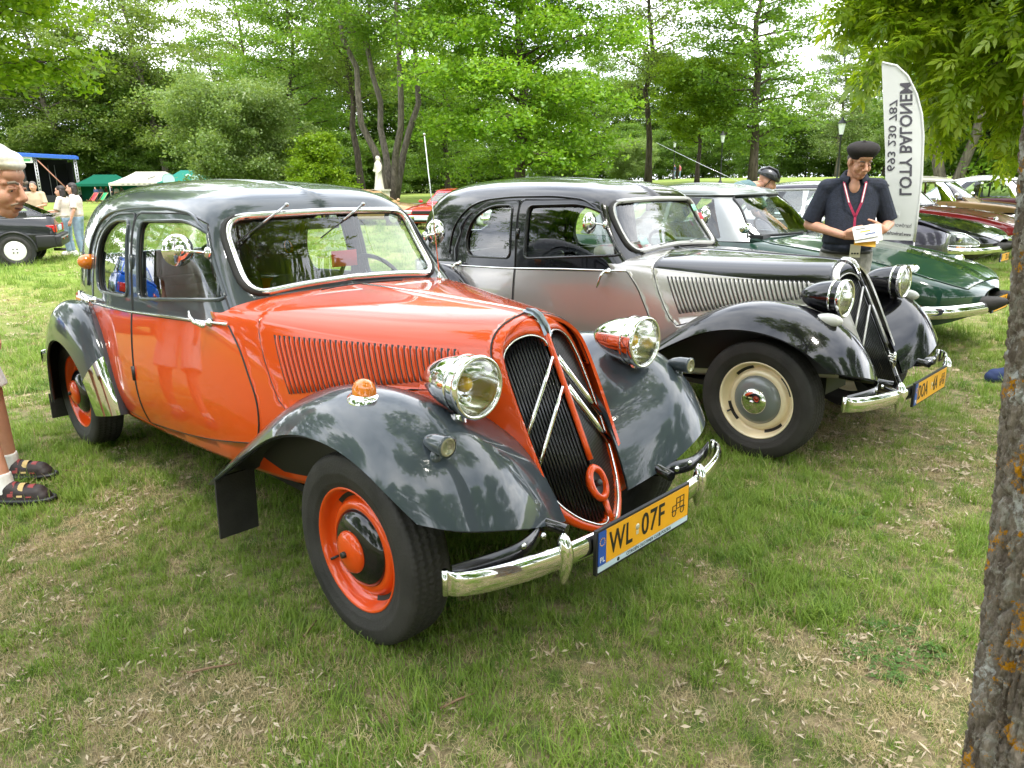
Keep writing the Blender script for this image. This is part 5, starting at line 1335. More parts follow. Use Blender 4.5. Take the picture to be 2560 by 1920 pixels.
tree('poplar', 2090, 108, "pale distant tree under the open patch of sky", TG, .80, 1.0)
tree('multi', 2372, 44, "twin grey trunks behind the gold car on the right", TG, .72, 1.9)
tree('wood', 2448, 46, "dark trunked tree beside the twin grey trunks", TG, .62, .7)
tree('linden', 2600, 48, "leafy green tree at the far right beyond the gold car", TG, .75, 1.7)
tree('shrub', 596, 66, "large rounded pale green bush behind the orange car's roof", "bushes at the park edge", 1.06, .3, "rounded_shrub", 1.12)
tree('sapling', 800, 62, "bright young maple left of the white statue", "bushes at the park edge", .85, .3, "leafy_shrub")
tree('shrub', 1570, 95, "pale low bush at the edge of the far meadow", "bushes at the park edge", .62, 1.3, "rounded_shrub")
tree('shrub', 2300, 70, "sunlit pale bush beyond the feather flag", "bushes at the park edge", .75, 2.3, "rounded_shrub")
r_ = np.random.default_rng(5)
far = [(-140,130,'wood'),(40,128,'wood'),(120,120,'alder'),(230,132,'wood'),(300,125,'olive'),(380,134,'wood'),(470,128,'wood'),(560,122,'alder'),(640,134,'wood'),(720,126,'wood'),(800,132,'alder'),(960,130,'wood'),(1040,124,'wood'),(1130,134,'alder'),(1210,126,'wood'),
       (1400,134,'wood'),(1490,128,'alder'),(1560,136,'wood'),(1650,130,'wood'),(1760,140,'wood'),(1850,128,'alder'),(1950,142,'wood'),(2020,135,'poplar'),(2150,128,'wood'),(2230,122,'alder'),(2330,126,'wood'),(2420,118,'wood'),(2520,112,'alder'),(2640,110,'wood'),(2780,100,'wood'),(-280,120,'wood')]
for i, (px, d, kd) in enumerate(far):
    s_ = .78+.26*r_.random()
    if px in (2020, 2150, 1950): s_ *= .62
    tree(kd, px, d, "tree of the far wood that closes the view behind the park", "trees of the far wood", s_, r_.random()*6)
for i in range(44):   # undergrowth along the foot of the wood
    px = -100+i*64; tree('wood', px, 108+14*r_.random(), "low dark undergrowth bush at the foot of the far wood", "undergrowth bushes of the far wood", .36+.14*r_.random(), r_.random()*6, "undergrowth_shrub", .9)
# trees behind the camera, seen only as reflections in paint and glass
for i, (az, d, kd, s_) in enumerate([(-25,20,'linden',.75),(-62,24,'alder',.9),(-85,30,'linden',.9),(-40,34,'multi',.9),(-5,26,'alder',.85),(22,30,'linden',.8),(46,34,'wood',.9),(-110,34,'olive',1.0),(-135,30,'linden',.85),(-160,38,'alder',1.0),(-15,60,'wood',1.2),(-70,62,'wood',1.2),(35,62,'wood',1.2),(-120,64,'wood',1.2),(-172,60,'wood',1.2)]):
    t = thing("broadleaf_tree", "tree on the lawn behind the photographer, mirrored in the paintwork", "tree", (CAM_POS.x+d*cos(radians(az)), CAM_POS.y+d*sin(radians(az)), 0), i*1.3, "trees behind the photographer"); t.scale = (s_,)*3
    w, c = KIND[kd]; link("trunk", w, t); link("crown", c, t)

# hedge at the foot of the wood: a leafy mass nobody could count
r_ = np.random.default_rng(77); hc = []
for k in range(900):
    px = -350+3300*r_.random(); d = 119+9*r_.random(); q = px_dist(px, 460, d); hc.append((q.x, q.y, float(ground_z(q.x, q.y))+4.6*r_.random()**1.3*(.7+.3*sin(px*.02))))
V, F, q = leaf_cloud(np.array(hc), None, 42, np.full(900, 1.15), .55, r_, .1); tag(link("hedge_foliage", mesh_np("hedge_foliage", V, F, q, LEAF_DARK)), kind='stuff')
# ================================================================== turf: tufts, straw, clover and litter set on the ground
def blade_material(name, ca, cb, rough=.55, tl=.35):
    m = bpy.data.materials.new(name); m.use_nodes = True; n, l = m.node_tree.nodes, m.node_tree.links; n.clear()
    o = n.new("ShaderNodeOutputMaterial"); oi = n.new("ShaderNodeObjectInfo"); at = n.new("ShaderNodeAttribute"); at.attribute_name = "rnd"
    ad = n.new("ShaderNodeMath"); ad.operation = 'ADD'; l.new(oi.outputs["Random"], ad.inputs[0]); l.new(at.outputs["Fac"], ad.inputs[1])
    hf = n.new("ShaderNodeMath"); hf.operation = 'MULTIPLY'; hf.inputs[1].default_value = .5; l.new(ad.outputs[0], hf.inputs[0])
    a = n.new("ShaderNodeMix"); a.data_type = 'RGBA'; a.inputs[6].default_value = (*ca, 1); a.inputs[7].default_value = (*cb, 1); l.new(hf.outputs[0], a.inputs[0])
    d = n.new("ShaderNodeBsdfDiffuse"); t = n.new("ShaderNodeBsdfTranslucent"); g = n.new("ShaderNodeBsdfGlossy"); g.inputs["Roughness"].default_value = rough
    l.new(a.outputs[2], d.inputs[0]); l.new(a.outputs[2], t.inputs[0])
    m1 = n.new("ShaderNodeMixShader"); m1.inputs[0].default_value = tl; l.new(d.outputs[0], m1.inputs[1]); l.new(t.outputs[0], m1.inputs[2])
    m2 = n.new("ShaderNodeMixShader"); m2.inputs[0].default_value = .03; l.new(m1.outputs[0], m2.inputs[1]); l.new(g.outputs[0], m2.inputs[2]); l.new(m2.outputs[0], o.inputs[0]); return m
BL_G = blade_material("grass_blades", (.15,.265,.028), (.31,.42,.065))
BL_D = blade_material("dark_grass_blades", (.085,.18,.024), (.18,.29,.04))
BL_S = blade_material("straw_blades", (.34,.26,.12), (.58,.48,.27), .7, .15)
BL_C = blade_material("clover_leaves", (.055,.125,.018), (.10,.19,.03), .5, .25)
BL_L = blade_material("leaf_litter", (.28,.20,.12), (.64,.54,.40), .8, .1)

def tuft(seed, n, h, spread, w, lie=.5, m=None, straight=.0):
    r = np.random.default_rng(seed); V = []; F = []; q = []
    for i in range(n):
        a = r.random()*2*pi; p = np.array([r.normal()*spread, r.normal()*spread, -.004]); L = h*(.55+.75*r.random()); th = lie*(.25+.9*r.random()); wd = w*(.7+.6*r.random())
        d = np.array([cos(a), sin(a), 0]); sd = np.array([-sin(a), cos(a), 0]); k = len(V); cur = p.copy(); an = th*.35
        for j, f in enumerate((1.0, .85, .55, 0.0)):
            if f > 0: V += [tuple(cur-sd*wd*f/2), tuple(cur+sd*wd*f/2)]
            else: V.append(tuple(cur))
            cur = cur+(d*sin(an)+np.array([0, 0, cos(an)]))*L/3; an += th*.55
            if cur[2] < .004: cur[2] = .004
        F += [(k,k+1,k+3,k+2),(k+2,k+3,k+5,k+4),(k+4,k+5,k+6,k+6)]; q += [r.random()]*7
    me = bpy.data.meshes.new("tuft"); me.from_pydata(V, [], [f if f[2] != f[3] else f[:3] for f in F]); a = me.attributes.new("rnd", 'FLOAT', 'POINT'); a.data.foreach_set("value", np.array(q, np.float32)); me.materials.append(m); return me
def clover(seed, n, spread, sz, m, hi=.02):
    r = np.random.default_rng(seed); V = []; F = []; q = []
    for i in range(n):
        c = np.array([r.normal()*spread, r.normal()*spread, hi*(.3+r.random())]); a0 = r.random()*6
        for k in range(3):
            a = a0+k*2.094; d = np.array([cos(a), sin(a), .15*r.normal()]); s_ = np.array([-sin(a), cos(a), .1*r.normal()]); z = sz*(.7+.6*r.random()); b = len(V)
            V += [tuple(c), tuple(c+d*z*.6+s_*z*.42), tuple(c+d*z), tuple(c+d*z*.6-s_*z*.42)]; F.append((b,b+1,b+2,b+3)); q += [r.random()]*4
    me = bpy.data.meshes.new("clover"); me.from_pydata(V, [], F); a = me.attributes.new("rnd", 'FLOAT', 'POINT'); a.data.foreach_set("value", np.array(q, np.float32)); me.materials.append(m); return me
def litter(seed, n, spread, m):
    r = np.random.default_rng(seed); V = []; F = []; q = []
    for i in range(n):
        c = np.array([r.normal()*spread, r.normal()*spread, .006+.012*r.random()]); a = r.random()*6.28; L = .012+.03*r.random(); W = L*(.12+.3*r.random())
        d = np.array([cos(a), sin(a), .25*r.normal()])*L; s_ = np.array([-sin(a), cos(a), .5*r.normal()])*W; b = len(V)
        V += [tuple(c-d/2), tuple(c+s_/2+np.array([0,0,.003])), tuple(c+d/2), tuple(c-s_/2)]; F.append((b,b+1,b+2,b+3)); q += [r.random()]*4
    me = bpy.data.meshes.new("litter"); me.from_pydata(V, [], F); a = me.attributes.new("rnd", 'FLOAT', 'POINT'); a.data.foreach_set("value", np.array(q, np.float32)); me.materials.append(m); return me

def scatter(name, kinds, pts, rot, scl, idx):
    """one object of kind stuff: points carrying instances of small meshes"""
    lib = bpy.data.collections.new(name+"_kinds")
    for i, me in enumerate(kinds):
        o = bpy.data.objects.new("%s_kind_%02d" % (name, i), me); lib.objects.link(o)
    me = bpy.data.meshes.new(name); me.vertices.add(len(pts)); me.vertices.foreach_set("co", np.asarray(pts, np.float32).ravel())
    for nm, tp, v in (("rot", 'FLOAT_VECTOR', rot), ("scl", 'FLOAT', scl), ("pick", 'INT', idx)):
        a = me.attributes.new(nm, tp, 'POINT'); a.data.foreach_set("vector" if tp == 'FLOAT_VECTOR' else "value", np.asarray(v, np.int32 if tp == 'INT' else np.float32).ravel())
    o = link(name, me); tag(o, kind='stuff')
    ng = bpy.data.node_groups.new(name, 'GeometryNodeTree'); ng.interface.new_socket("Geometry", in_out='INPUT', socket_type='NodeSocketGeometry'); ng.interface.new_socket("Geometry", in_out='OUTPUT', socket_type='NodeSocketGeometry')
    n, l = ng.nodes, ng.links; gi = n.new("NodeGroupInput"); go = n.new("NodeGroupOutput"); ip = n.new("GeometryNodeInstanceOnPoints"); ci = n.new("GeometryNodeCollectionInfo")
    ci.inputs["Collection"].default_value = lib; ci.inputs["Separate Children"].default_value = True; ci.inputs["Reset Children"].default_value = True
    ip.inputs["Pick Instance"].default_value = True
    def attr(nm, tp):
        q = n.new("GeometryNodeInputNamedAttribute"); q.data_type = tp; q.inputs["Name"].default_value = nm; return q.outputs["Attribute"]
    e = n.new("FunctionNodeEulerToRotation"); l.new(attr("rot", 'FLOAT_VECTOR'), e.inputs[0]); l.new(e.outputs[0], ip.inputs["Rotation"])
    l.new(attr("scl", 'FLOAT'), ip.inputs["Scale"]); l.new(attr("pick", 'INT'), ip.inputs["Instance Index"])
    mp = n.new("GeometryNodeMeshToPoints"); l.new(gi.outputs[0], mp.inputs["Mesh"]); l.new(mp.outputs[0], ip.inputs["Points"]); l.new(ci.outputs[0], ip.inputs["Instance"]); l.new(ip.outputs[0], go.inputs[0])
    md = o.modifiers.new("scatter", 'NODES'); md.node_group = ng; return o

def ring_pts(r0, r1, dens, az0, az1, seed):
    r = np.random.default_rng(seed); A = .5*(r1*r1-r0*r0)*radians(az1-az0); n = int(A*dens)
    d = np.sqrt(r.random(n)*(r1*r1-r0*r0)+r0*r0); a = radians(az0)+r.random(n)*radians(az1-az0)
    return CAM_POS.x+d*np.cos(a), CAM_POS.y+d*np.sin(a), d, r
kinds = []
for i in range(5): kinds.append(tuft(100+i, 26, .060+.006*i, .022, .0031, .85, BL_G))
for i in range(3): kinds.append(tuft(110+i, 26, .042, .028, .0026, 1.1, BL_G))
for i in range(3): kinds.append(tuft(120+i, 24, .062, .024, .0030, 1.0, BL_D))
for i in range(4): kinds.append(tuft(130+i, 24, .060, .032, .0022, 2.1, BL_S))
for i in range(2): kinds.append(clover(140+i, 12, .03, .013, BL_C))
for i in range(3): kinds.append(litter(150+i, 9, .035, BL_L))
# 0-4 lush, 5-7 short, 8-10 dark, 11-14 straw, 15-16 clover, 17-19 litter
P_, R_, S_, I_ = [], [], [], []
def block(x, y, d, r, sc):
    D = dryness(x, y)+.05*r.normal(size=len(x)); n = len(x); u = r.random(n); pick = np.zeros(n, int); keep = np.ones(n, bool)
    patch = vnoise(x, y, .35, 21)
    lush = D < .52; mid = (D >= .52) & (D < .62); dry = D >= .62
    g = r.integers(0, 5, n); sh = r.integers(5, 8, n); dk = r.integers(8, 11, n); st = r.integers(11, 15, n); cl = r.integers(15, 17, n); li = r.integers(17, 20, n)
    pick = np.where(lush, np.where(u < .50, g, np.where(u < .68, sh, np.where(u < .84, dk, st))), pick)
    pick = np.where(mid, np.where(u < .26, g, np.where(u < .50, sh, np.where(u < .56, dk, np.where(u < .88, st, li)))), pick)
    pick = np.where(dry, np.where(u < .07, g, np.where(u < .22, sh, np.where(u < .72, st, li))), pick)
    pick = np.where((vnoise(x, y, .45, 33) > .86) & (u < .4), cl, pick)
    keep &= ~(dry & (r.random(n) < .22))
    tallf = np.where(lush, .60+.62*patch, .5+.42*patch)
    flat = np.isin(pick, [17, 18, 19]); s = sc*(.75+.5*r.random(n))*np.where(flat, 1.0, tallf)
    z = ground_z(x, y)+np.where(d < 12, .012*(vnoise(x, y, .5, 11)-.6), 0)
    rot = np.stack([r.normal(size=n)*.12, r.normal(size=n)*.12, r.random(n)*6.28], 1)
    P_.append(np.stack([x, y, z], 1)[keep]); R_.append(rot[keep]); S_.append(s[keep]); I_.append(pick[keep])
for (r0, r1, dens, sc, sd) in ((.35,2.2,800,.92,1),(2.2,3.6,720,.95,2),(3.6,5.6,500,1.0,3),(5.6,9,220,1.25,4),(9,15,62,1.7,5),(15,26,16,2.4,6),(26,48,4.0,3.6,7)):
    a0, a1 = (134.4-46, 134.4+46) if r0 > 2 else (134.4-75, 134.4+75)
    x, y, d, r = ring_pts(r0, r1, dens, a0, a1, sd); block(x, y, d, r, sc)
def thatch(r0, r1, dens, sd, sc):   # a mat of short dead blades and seedlings between the tufts
    x, y, d, r = ring_pts(r0, r1, dens, 134.4-(46 if r0 > 2 else 75), 134.4+(46 if r0 > 2 else 75), sd); n = len(x); D = dryness(x, y)
    pick = np.where(r.random(n) < np.clip((D-.42)*2.6, .06, .85), r.integers(11, 15, n), r.integers(5, 8, n)); z = ground_z(x, y)+np.where(d < 12, .012*(vnoise(x, y, .5, 11)-.6), 0)
    P_.append(np.stack([x, y, z], 1)); R_.append(np.stack([r.normal(size=n)*.1, r.normal(size=n)*.1, r.random(n)*6.28], 1)); S_.append(sc*(.45+.4*r.random(n))); I_.append(pick)
thatch(.35, 2.2, 700, 51, .9); thatch(2.2, 3.6, 700, 52, .9); thatch(3.6, 5.6, 420, 53, 1.0); thatch(5.6, 9, 110, 54, 1.3)
scatter("grass", kinds, np.concatenate(P_), np.concatenate(R_), np.concatenate(S_), np.concatenate(I_))
# a few fallen twigs lying on the turf
for (px, py, ln, an) in ((470,1690,.16,.9),(150,1180,.20,.35),(760,1600,.10,2.0),(1100,1780,.12,1.2),(1900,1500,.13,2.4)):
    q = px_ground(px, py); t = MB(); t.tube([(q.x,q.y,.012),(q.x+ln*.5*cos(an),q.y+ln*.5*sin(an),.024),(q.x+ln*cos(an+.15),q.y+ln*sin(an+.15),.014)], [.0045,.004,.0025], 6)
    o = t.build("twig", mat("twig_brown",(.20,.12,.07),.8,var=.2,vscale=40)); 
    tag(o, {470:"longest dry twig on the grass at the lower left", 150:"thin twig on the grass beside the old man's shoes", 760:"short twig on the grass below the front wheel", 1100:"small twig among dry grass at the bottom centre", 1900:"small twig on the grass left of the tree trunk"}[px], "twig", "fallen twigs on the grass")
# ================================================================== people
def V3(*a): return Vector(a)
def cap_mesh(mb, p0, p1, r0, r1, flat=1.0, ends=(True, True), n=14, squash_axis=None):
    p0, p1 = Vector(p0), Vector(p1); d = p1-p0; L = max(d.length, 1e-4); q = d.to_track_quat('Z', 'Y').to_matrix()
    prof = []
    if ends[0]: prof += [(max(r0*cos(t), .0006), r0*sin(t)) for t in np.linspace(-pi/2, 0, 5)]
    else: prof += [(.0006, 0), (r0, 0)]
    if ends[1]: prof += [(max(r1*cos(t), .0006), L+r1*sin(t)) for t in np.linspace(0, pi/2, 5)]
    else: prof += [(r1, L), (.0006, L)]
    b = MB(); b.lathe(prof, 'z', n=n)
    vs = []
    for v in b.v:
        w = q @ Vector(v)
        if squash_axis is not None and flat != 1.0: a = Vector(squash_axis); w = w-a*(w.dot(a))*(1-flat)
        vs.append(w+p0)
    mb.add(vs, [f[::-1] for f in b.f]); return mb
def ell(mb, c, r, rot=None, n=16): mb.ball(c, r, n, n*2//3, rot=rot); return mb
def fuse(name, mb, voxel, m, parent=None, smooth=2):
    """melts overlapping solids into one continuous skin"""
    me = mb.mesh(name+"_raw"); bm = bmesh.new(); bm.from_mesh(me); bmesh.ops.remove_doubles(bm, verts=bm.verts, dist=.0012); bmesh.ops.holes_fill(bm, edges=bm.edges, sides=40); bmesh.ops.recalc_face_normals(bm, faces=bm.faces); bm.to_mesh(me); bm.free()
    o = bpy.data.objects.new("raw", me); COL.objects.link(o)
    rm = o.modifiers.new("r", 'REMESH'); rm.mode = 'VOXEL'; rm.voxel_size = voxel; rm.use_smooth_shade = True
    if smooth: sm = o.modifiers.new("s", 'SMOOTH'); sm.factor = .5; sm.iterations = smooth
    dg = bpy.context.evaluated_depsgraph_get(); me2 = bpy.data.meshes.new_from_object(o.evaluated_get(dg)); bpy.data.objects.remove(o)
    me2.name = name; me2.materials.clear(); return link(name, me2, parent, m)

def head_solids(mb, c, R, s=1.0, male=True, old=False):
    T = lambda *p: tuple(Vector(c)+R @ (Vector(p)*s)); k = lambda r: r*s
    def E(p, r): ell(mb, T(*p), tuple(x*s for x in r), R)
    def C(a, b, r0, r1): cap_mesh(mb, T(*a), T(*b), k(r0), k(r1))
    E((-.012,0,.040),(.098,.077,.088)); E((.030,0,-.025),(.066,.064,.090)); E((.058,0,-.098),(.034,.036,.026))
    for y in (1, -1):
        C((-.005,y*.058,-.045),(.055,y*.024,-.098),.022,.020); E((.060,y*.042,-.034),(.032,.026,.032)); E((-.008,y*.079,-.008),(.027,.011,.034))
        E((.108,y*.013,-.036),(.013,.010,.010)); E((.083,y*.032,.004),(.013,.016,.011)); C((.078,y*.018,.027),(.066,y*.052,.024),.012,.010)
        C((.097,0,-.048),(.080,y*.032,-.066),.010,.010)
    C((.090,0,.022),(.121,0,-.026),.010,.0145); C((.094,-.018,-.066),(.094,.018,-.066),.0085,.0085); C((.092,-.015,-.077),(.092,.015,-.077),.009,.009)
    E((.066,0,.055),(.032,.055,.035))

def hand_solids(mb, wrist, d, nrm, side, curl=.6, s=1.0, spread=1.0):
    """palm and five fingers: d points along the hand, nrm out of the palm, side towards the thumb"""
    d, nrm = Vector(d).normalized(), Vector(nrm).normalized(); sd = Vector(side).normalized(); w = Vector(wrist)
    for k in (-.030, -.010, .010, .028): cap_mesh(mb, w+d*.015*s+sd*k*.6*s, w+d*.085*s+sd*k*s, .017*s, .0145*s, n=8)
    for k, L, r in ((.031, .072, .0092), (.010, .082, .0096), (-.011, .076, .0092), (-.030, .060, .0082)):
        p = w+d*.088*s+sd*k*s; dr = (d+sd*k*2.2*spread).normalized(); a = curl*.45
        for f in (.46, .31, .23):
            dr2 = (dr*cos(a)+nrm*sin(a)).normalized(); q = p+dr2*L*f*s; cap_mesh(mb, p, q, r*s, r*.90*s, n=8); p = q; a += curl*.75; r *= .93
    p = w+d*.028*s+sd*.030*s; dr = (d*.80+sd*.42+nrm*.40).normalized()
    for L, r, a in ((.042, .0125, 0), (.032, .0105, .35), (.026, .0095, .7)):
        dr2 = (dr*(1-.5*a)+d*a*.6+nrm*a*.35*curl).normalized(); q = p+dr2*L*s; cap_mesh(mb, p, q, r*s, r*.93*s, n=8); p = q

SKIN = mat("skin_fair", (.60,.32,.22), .5, var=.10, vscale=14, sss=.08)
SKIN_T = mat("skin_tanned", (.54,.27,.175), .5, var=.12, vscale=14, sss=.08)
NAVY = mat("navy_checked_linen", (.010,.014,.028), .85, var=.35, vscale=45, bump=.25, bscale=90)
GREYJ = mat("grey_denim", (.27,.26,.235), .85, var=.18, vscale=25, bump=.3, bscale=50)
JEANS = mat("pale_blue_denim", (.20,.28,.36), .85, var=.25, vscale=12)
WHITE_C = mat("white_cotton", (.72,.71,.69), .85, var=.08, vscale=20, bump=.2, bscale=60)
BLOUSE = mat("pale_patterned_blouse", (.60,.50,.46), .85, var=.25, vscale=18)
KHAKI = mat("beige_cotton", (.42,.33,.22), .85, var=.15)
HAIR_D = mat("dark_brown_hair", (.018,.011,.009), .5, var=.3, vscale=60)
HAIR_W = mat("white_hair", (.74,.69,.59), .55, var=.14, vscale=45)
FELT = mat("black_felt", (.012,.009,.008), .95, var=.3, vscale=70)

def person(label, base, J, wear, voxel=.006, group=None, s=1.0, headR=None, hands=None, head_s=1.0, belly=0.0):
    """J: joints in world space: pelvis, chest, neck, head, and for L and R: sh, el, wr, hip, kn, an, toe"""
    o = thing("person", label, "person", tuple(base), 0, group); b = Vector(base); G = {k: Vector(v)-b for k, v in J.items()}
    mb = MB(); k = s; up = (G['neck']-G['pelvis']).normalized(); lat = (G['shL']-G['shR']).normalized(); fr = lat.cross(up).normalized()
    Rt = Matrix((fr, lat, up)).transposed()
    def torso(mbx, e=0.0, lo=0.0):
        tt = np.array([-.16,-.05,.10,.28,.46,.64,.78,.88,.95,1.0]); rx = np.interp(tt, [-.16,0,.22,.45,.68,.85,1.0], [.09,.118,.110,.110,.118,.095,.055]); ry = np.interp(tt, [-.16,0,.22,.45,.68,.85,.93,1.0], [.14,.170,.158,.156,.172,.165,.125,.060])
        rows = []
        for t, a_, b_ in zip(tt, rx, ry):
            if t < lo-.01: continue
            bl_ = belly*math.exp(-((t-.28)/.26)**2); c_ = G['pelvis'].lerp(G['neck'], t)+fr*(bl_*.8-.02*math.exp(-((t-.8)/.2)**2))
            rows.append([c_+(fr*cos(a)*(a_+e+bl_*.3)+lat*sin(a)*(b_+e))*k*(1/max(abs(cos(a))**2.5+abs(sin(a))**2.5, 1e-6)**.4) for a in np.linspace(0, 2*pi, 22, endpoint=False)])
        rows = [[G['pelvis'].lerp(G['neck'], max(tt[0], lo))]*22]+rows+[[G['neck']+up*.002]*22]
        mbx.grid([[tuple(p) for p in r] for r in rows], closed_u=True)
        for q in ('L', 'R'): cap_mesh(mbx, G['neck']-up*.035, G['sh'+q]-up*.005, (.045+e)*k, (.052+e)*k)
    torso(mb)
    if wear.get('collar'): ell(mb, G['neck']+fr*.066-up*.045, (.036,.046,.066), Rt @ Matrix.Rotation(-.35, 3, 'Y'))
    cap_mesh(mb, G['neck']-up*.03, G['head']+(headR or Rt) @ Vector((-.02,0,-.055)), .058*k, .054*k)
    head_solids(mb, G['head'], headR or Rt, head_s)
    for q in ('L', 'R'):
        cap_mesh(mb, G['sh'+q], G['el'+q], .054*k, .041*k); cap_mesh(mb, G['el'+q], G['wr'+q], .041*k, .027*k)
        cap_mesh(mb, G['hip'+q], G['kn'+q], .088*k, .056*k); cap_mesh(mb, G['kn'+q], G['an'+q], .053*k, .036*k)
        cf = G['kn'+q].lerp(G['an'+q], .32)-fr*.018; ell(mb, cf, (.05*k,.048*k,.11*k))
        cap_mesh(mb, G['an'+q]+Vector((0,0,-.03)), G['an'+q].lerp(G['toe'+q], .62)+Vector((0,0,.012)), .036*k, .026*k)
        h = (hands or {}).get(q)
        if h: hand_solids(mb, G['wr'+q], *h)
        else:
            dd = (G['wr'+q]-G['el'+q]).normalized(); hand_solids(mb, G['wr'+q], dd, -lat if q == 'L' else lat, fr, .5)
    body = fuse("body", mb, voxel, wear.get('skin', SKIN), o)
    # clothes
    if 'top' in wear:
        t = MB(); torso(t, .016, .06 if wear.get('untucked') else .12)
        if wear.get('untucked'): ell(t, G['pelvis']+up*.02+fr*belly*.5, ((.125+belly*.4)*k, .176*k, .075*k), Rt)
        for q in ('L', 'R'):
            e = G['sh'+q].lerp(G['el'+q], wear.get('sleeve', .72)); 
            if wear.get('sleeve', .7) > 1.2: cap_mesh(t, G['sh'+q], G['el'+q], .066*k, .054*k); cap_mesh(t, G['el'+q], G['wr'+q], .053*k, .040*k, ends=(True, False))
            else: cap_mesh(t, G['sh'+q], e, .064*k, .070*k, ends=(True, False))
        fuse("shirt", t, max(voxel, .007), wear['top'], o, 1)
        if wear.get('collar'):
            c = MB(); nb = G['neck']+up*.0
            c.grid([[nb+(fr*cos(a)*1.08+lat*sin(a)*1.15)*r_+up*(z-.030*cos(a)) for a in np.linspace(.5, 2*pi-.5, 25)] for r_, z in ((.060,.02),(.064,.052),(.072,.056),(.102,.006),(.098,.002))]); c.build("collar", wear['top'], o)
    if 'legs' in wear:
        t = MB(); ell(t, G['pelvis']-up*.01, (.128*k,.172*k,.125*k), Rt); ell(t, G['pelvis']+up*.06+fr*belly*.3, ((.122+belly*.3)*k,.165*k,.07*k), Rt)
        f = wear.get('leglen', 1.0)
        for q in ('L', 'R'):
            cap_mesh(t, G['hip'+q], G['kn'+q] if f > .6 else G['hip'+q].lerp(G['kn'+q], f*1.65), .102*k, (.070 if f > .6 else .092)*k, ends=(True, f > .6))
            if f > .6: cap_mesh(t, G['kn'+q], G['an'+q]+Vector((0,0,.01)), .070*k, .058*k, ends=(True, False))
        fuse("trousers", t, max(voxel, .007), wear['legs'], o, 1)
    for q in ('L', 'R'):
        if wear.get('sock'):
            t = MB(); cap_mesh(t, G['an'+q]+Vector((0,0,-.03)), G['an'+q].lerp(G['kn'+q], .16), .046, .045, ends=(True, False)); fuse("sock", t, .007, wear['sock'], o, 1)
        t = MB(); a, e = G['an'+q], G['toe'+q]; d = Vector((e.x-a.x, e.y-a.y, 0)); d.normalize(); h = Vector((a.x, a.y, 0))-d*.055
        z0 = min(e.z, a.z-.07)
        def gz(p, z): return Vector((p.x, p.y, z0+z))
        cap_mesh(t, gz(h, .045), gz(e-d*.06, .040), .046, .046); cap_mesh(t, gz(h+d*.05, .070), gz(h+d*.14, .050), .043, .040); cap_mesh(t, gz(h, .022), gz(e-d*.045, .020), .050, .049); cap_mesh(t, gz(e-d*.07, .030), gz(e-d*.035, .026), .044, .036)
        fuse("shoe", t, .007, wear.get('shoe', BLACKP), o, 1)
        if wear.get('straps'):
            sh = MB()
            for f_ in (.10, .145, .19):
                c = h+d*f_; sdv = Vector((-d.y, d.x, 0)); hh = .098-.16*(f_-.08)
                sh.grid([[gz(c+d*x+sdv*(.050*sin(t)), .012+hh*cos(t)*.95) for t in np.linspace(-1.25, 1.25, 9)] for x in (-.014, -.012, .012, .014)], mi=0 if f_ != .145 else 1)
            sh.build("shoe_straps", [mat("strap_red",(.22,.03,.03),.6), mat("strap_gold",(.45,.33,.13),.6)], o)
            sl = MB(); ring = [gz(h+d*(.125-.165*cos(t))+Vector((-d.y,d.x,0))*(.052*sin(t)*(1-.12*cos(t))), .016) for t in np.linspace(0, 2*pi, 25)]; sl.tube(ring, .012, 6, cap=False); sl.build("shoe_sole", BLACKP, o)
    return o, G, (headR or Rt), Rt

def hair_cap(o, c, R, m, long=False, s=1.0, name="hair", up=0.0):
    b = MB(); T = lambda *p: tuple(Vector(c)+R @ (Vector(p)*s))
    ell(b, T(-.022,0,.058), (.100*s,.084*s,.088*s), R)
    ell(b, T(-.060,0,.0), (.058*s,.076*s,.085*s), R)
    if long: 
        for y in (1, -1): cap_mesh(b, T(-.04,y*.06,.02), T(-.055,y*.07,-.15), .040*s, .035*s)
        ell(b, T(-.075,0,-.07), (.045*s,.075*s,.11*s), R)
    return fuse(name, b, .009, m, o, 2)

def std_pose(base, rz, h=1.72, arm=.10):
    k = h/1.75; f = Vector((cos(rz), sin(rz), 0)); l = Vector((-sin(rz), cos(rz), 0)); B = Vector(base)
    P = lambda x, y, z: B+(f*x+l*y)*k+Vector((0, 0, z*k))
    J = dict(pelvis=P(0,0,.94), neck=P(.0,0,1.46), head=P(.03,0,1.605))
    for q, s in (('L', 1), ('R', -1)):
        J.update({'sh'+q: P(0,s*.185,1.42), 'el'+q: P(-.02,s*(.235+arm*.3),1.12), 'wr'+q: P(.08,s*(.24+arm*.3),.88), 'hip'+q: P(0,s*.09,.90), 'kn'+q: P(.03,s*.10,.49), 'an'+q: P(-.01,s*.105,.09), 'toe'+q: P(.185,s*.13,.01)})
    return J, P
def look(rz, pitch=0, roll=0): return (Matrix.Rotation(rz, 3, 'Z') @ Matrix.Rotation(pitch, 3, 'Y') @ Matrix.Rotation(roll, 3, 'X'))

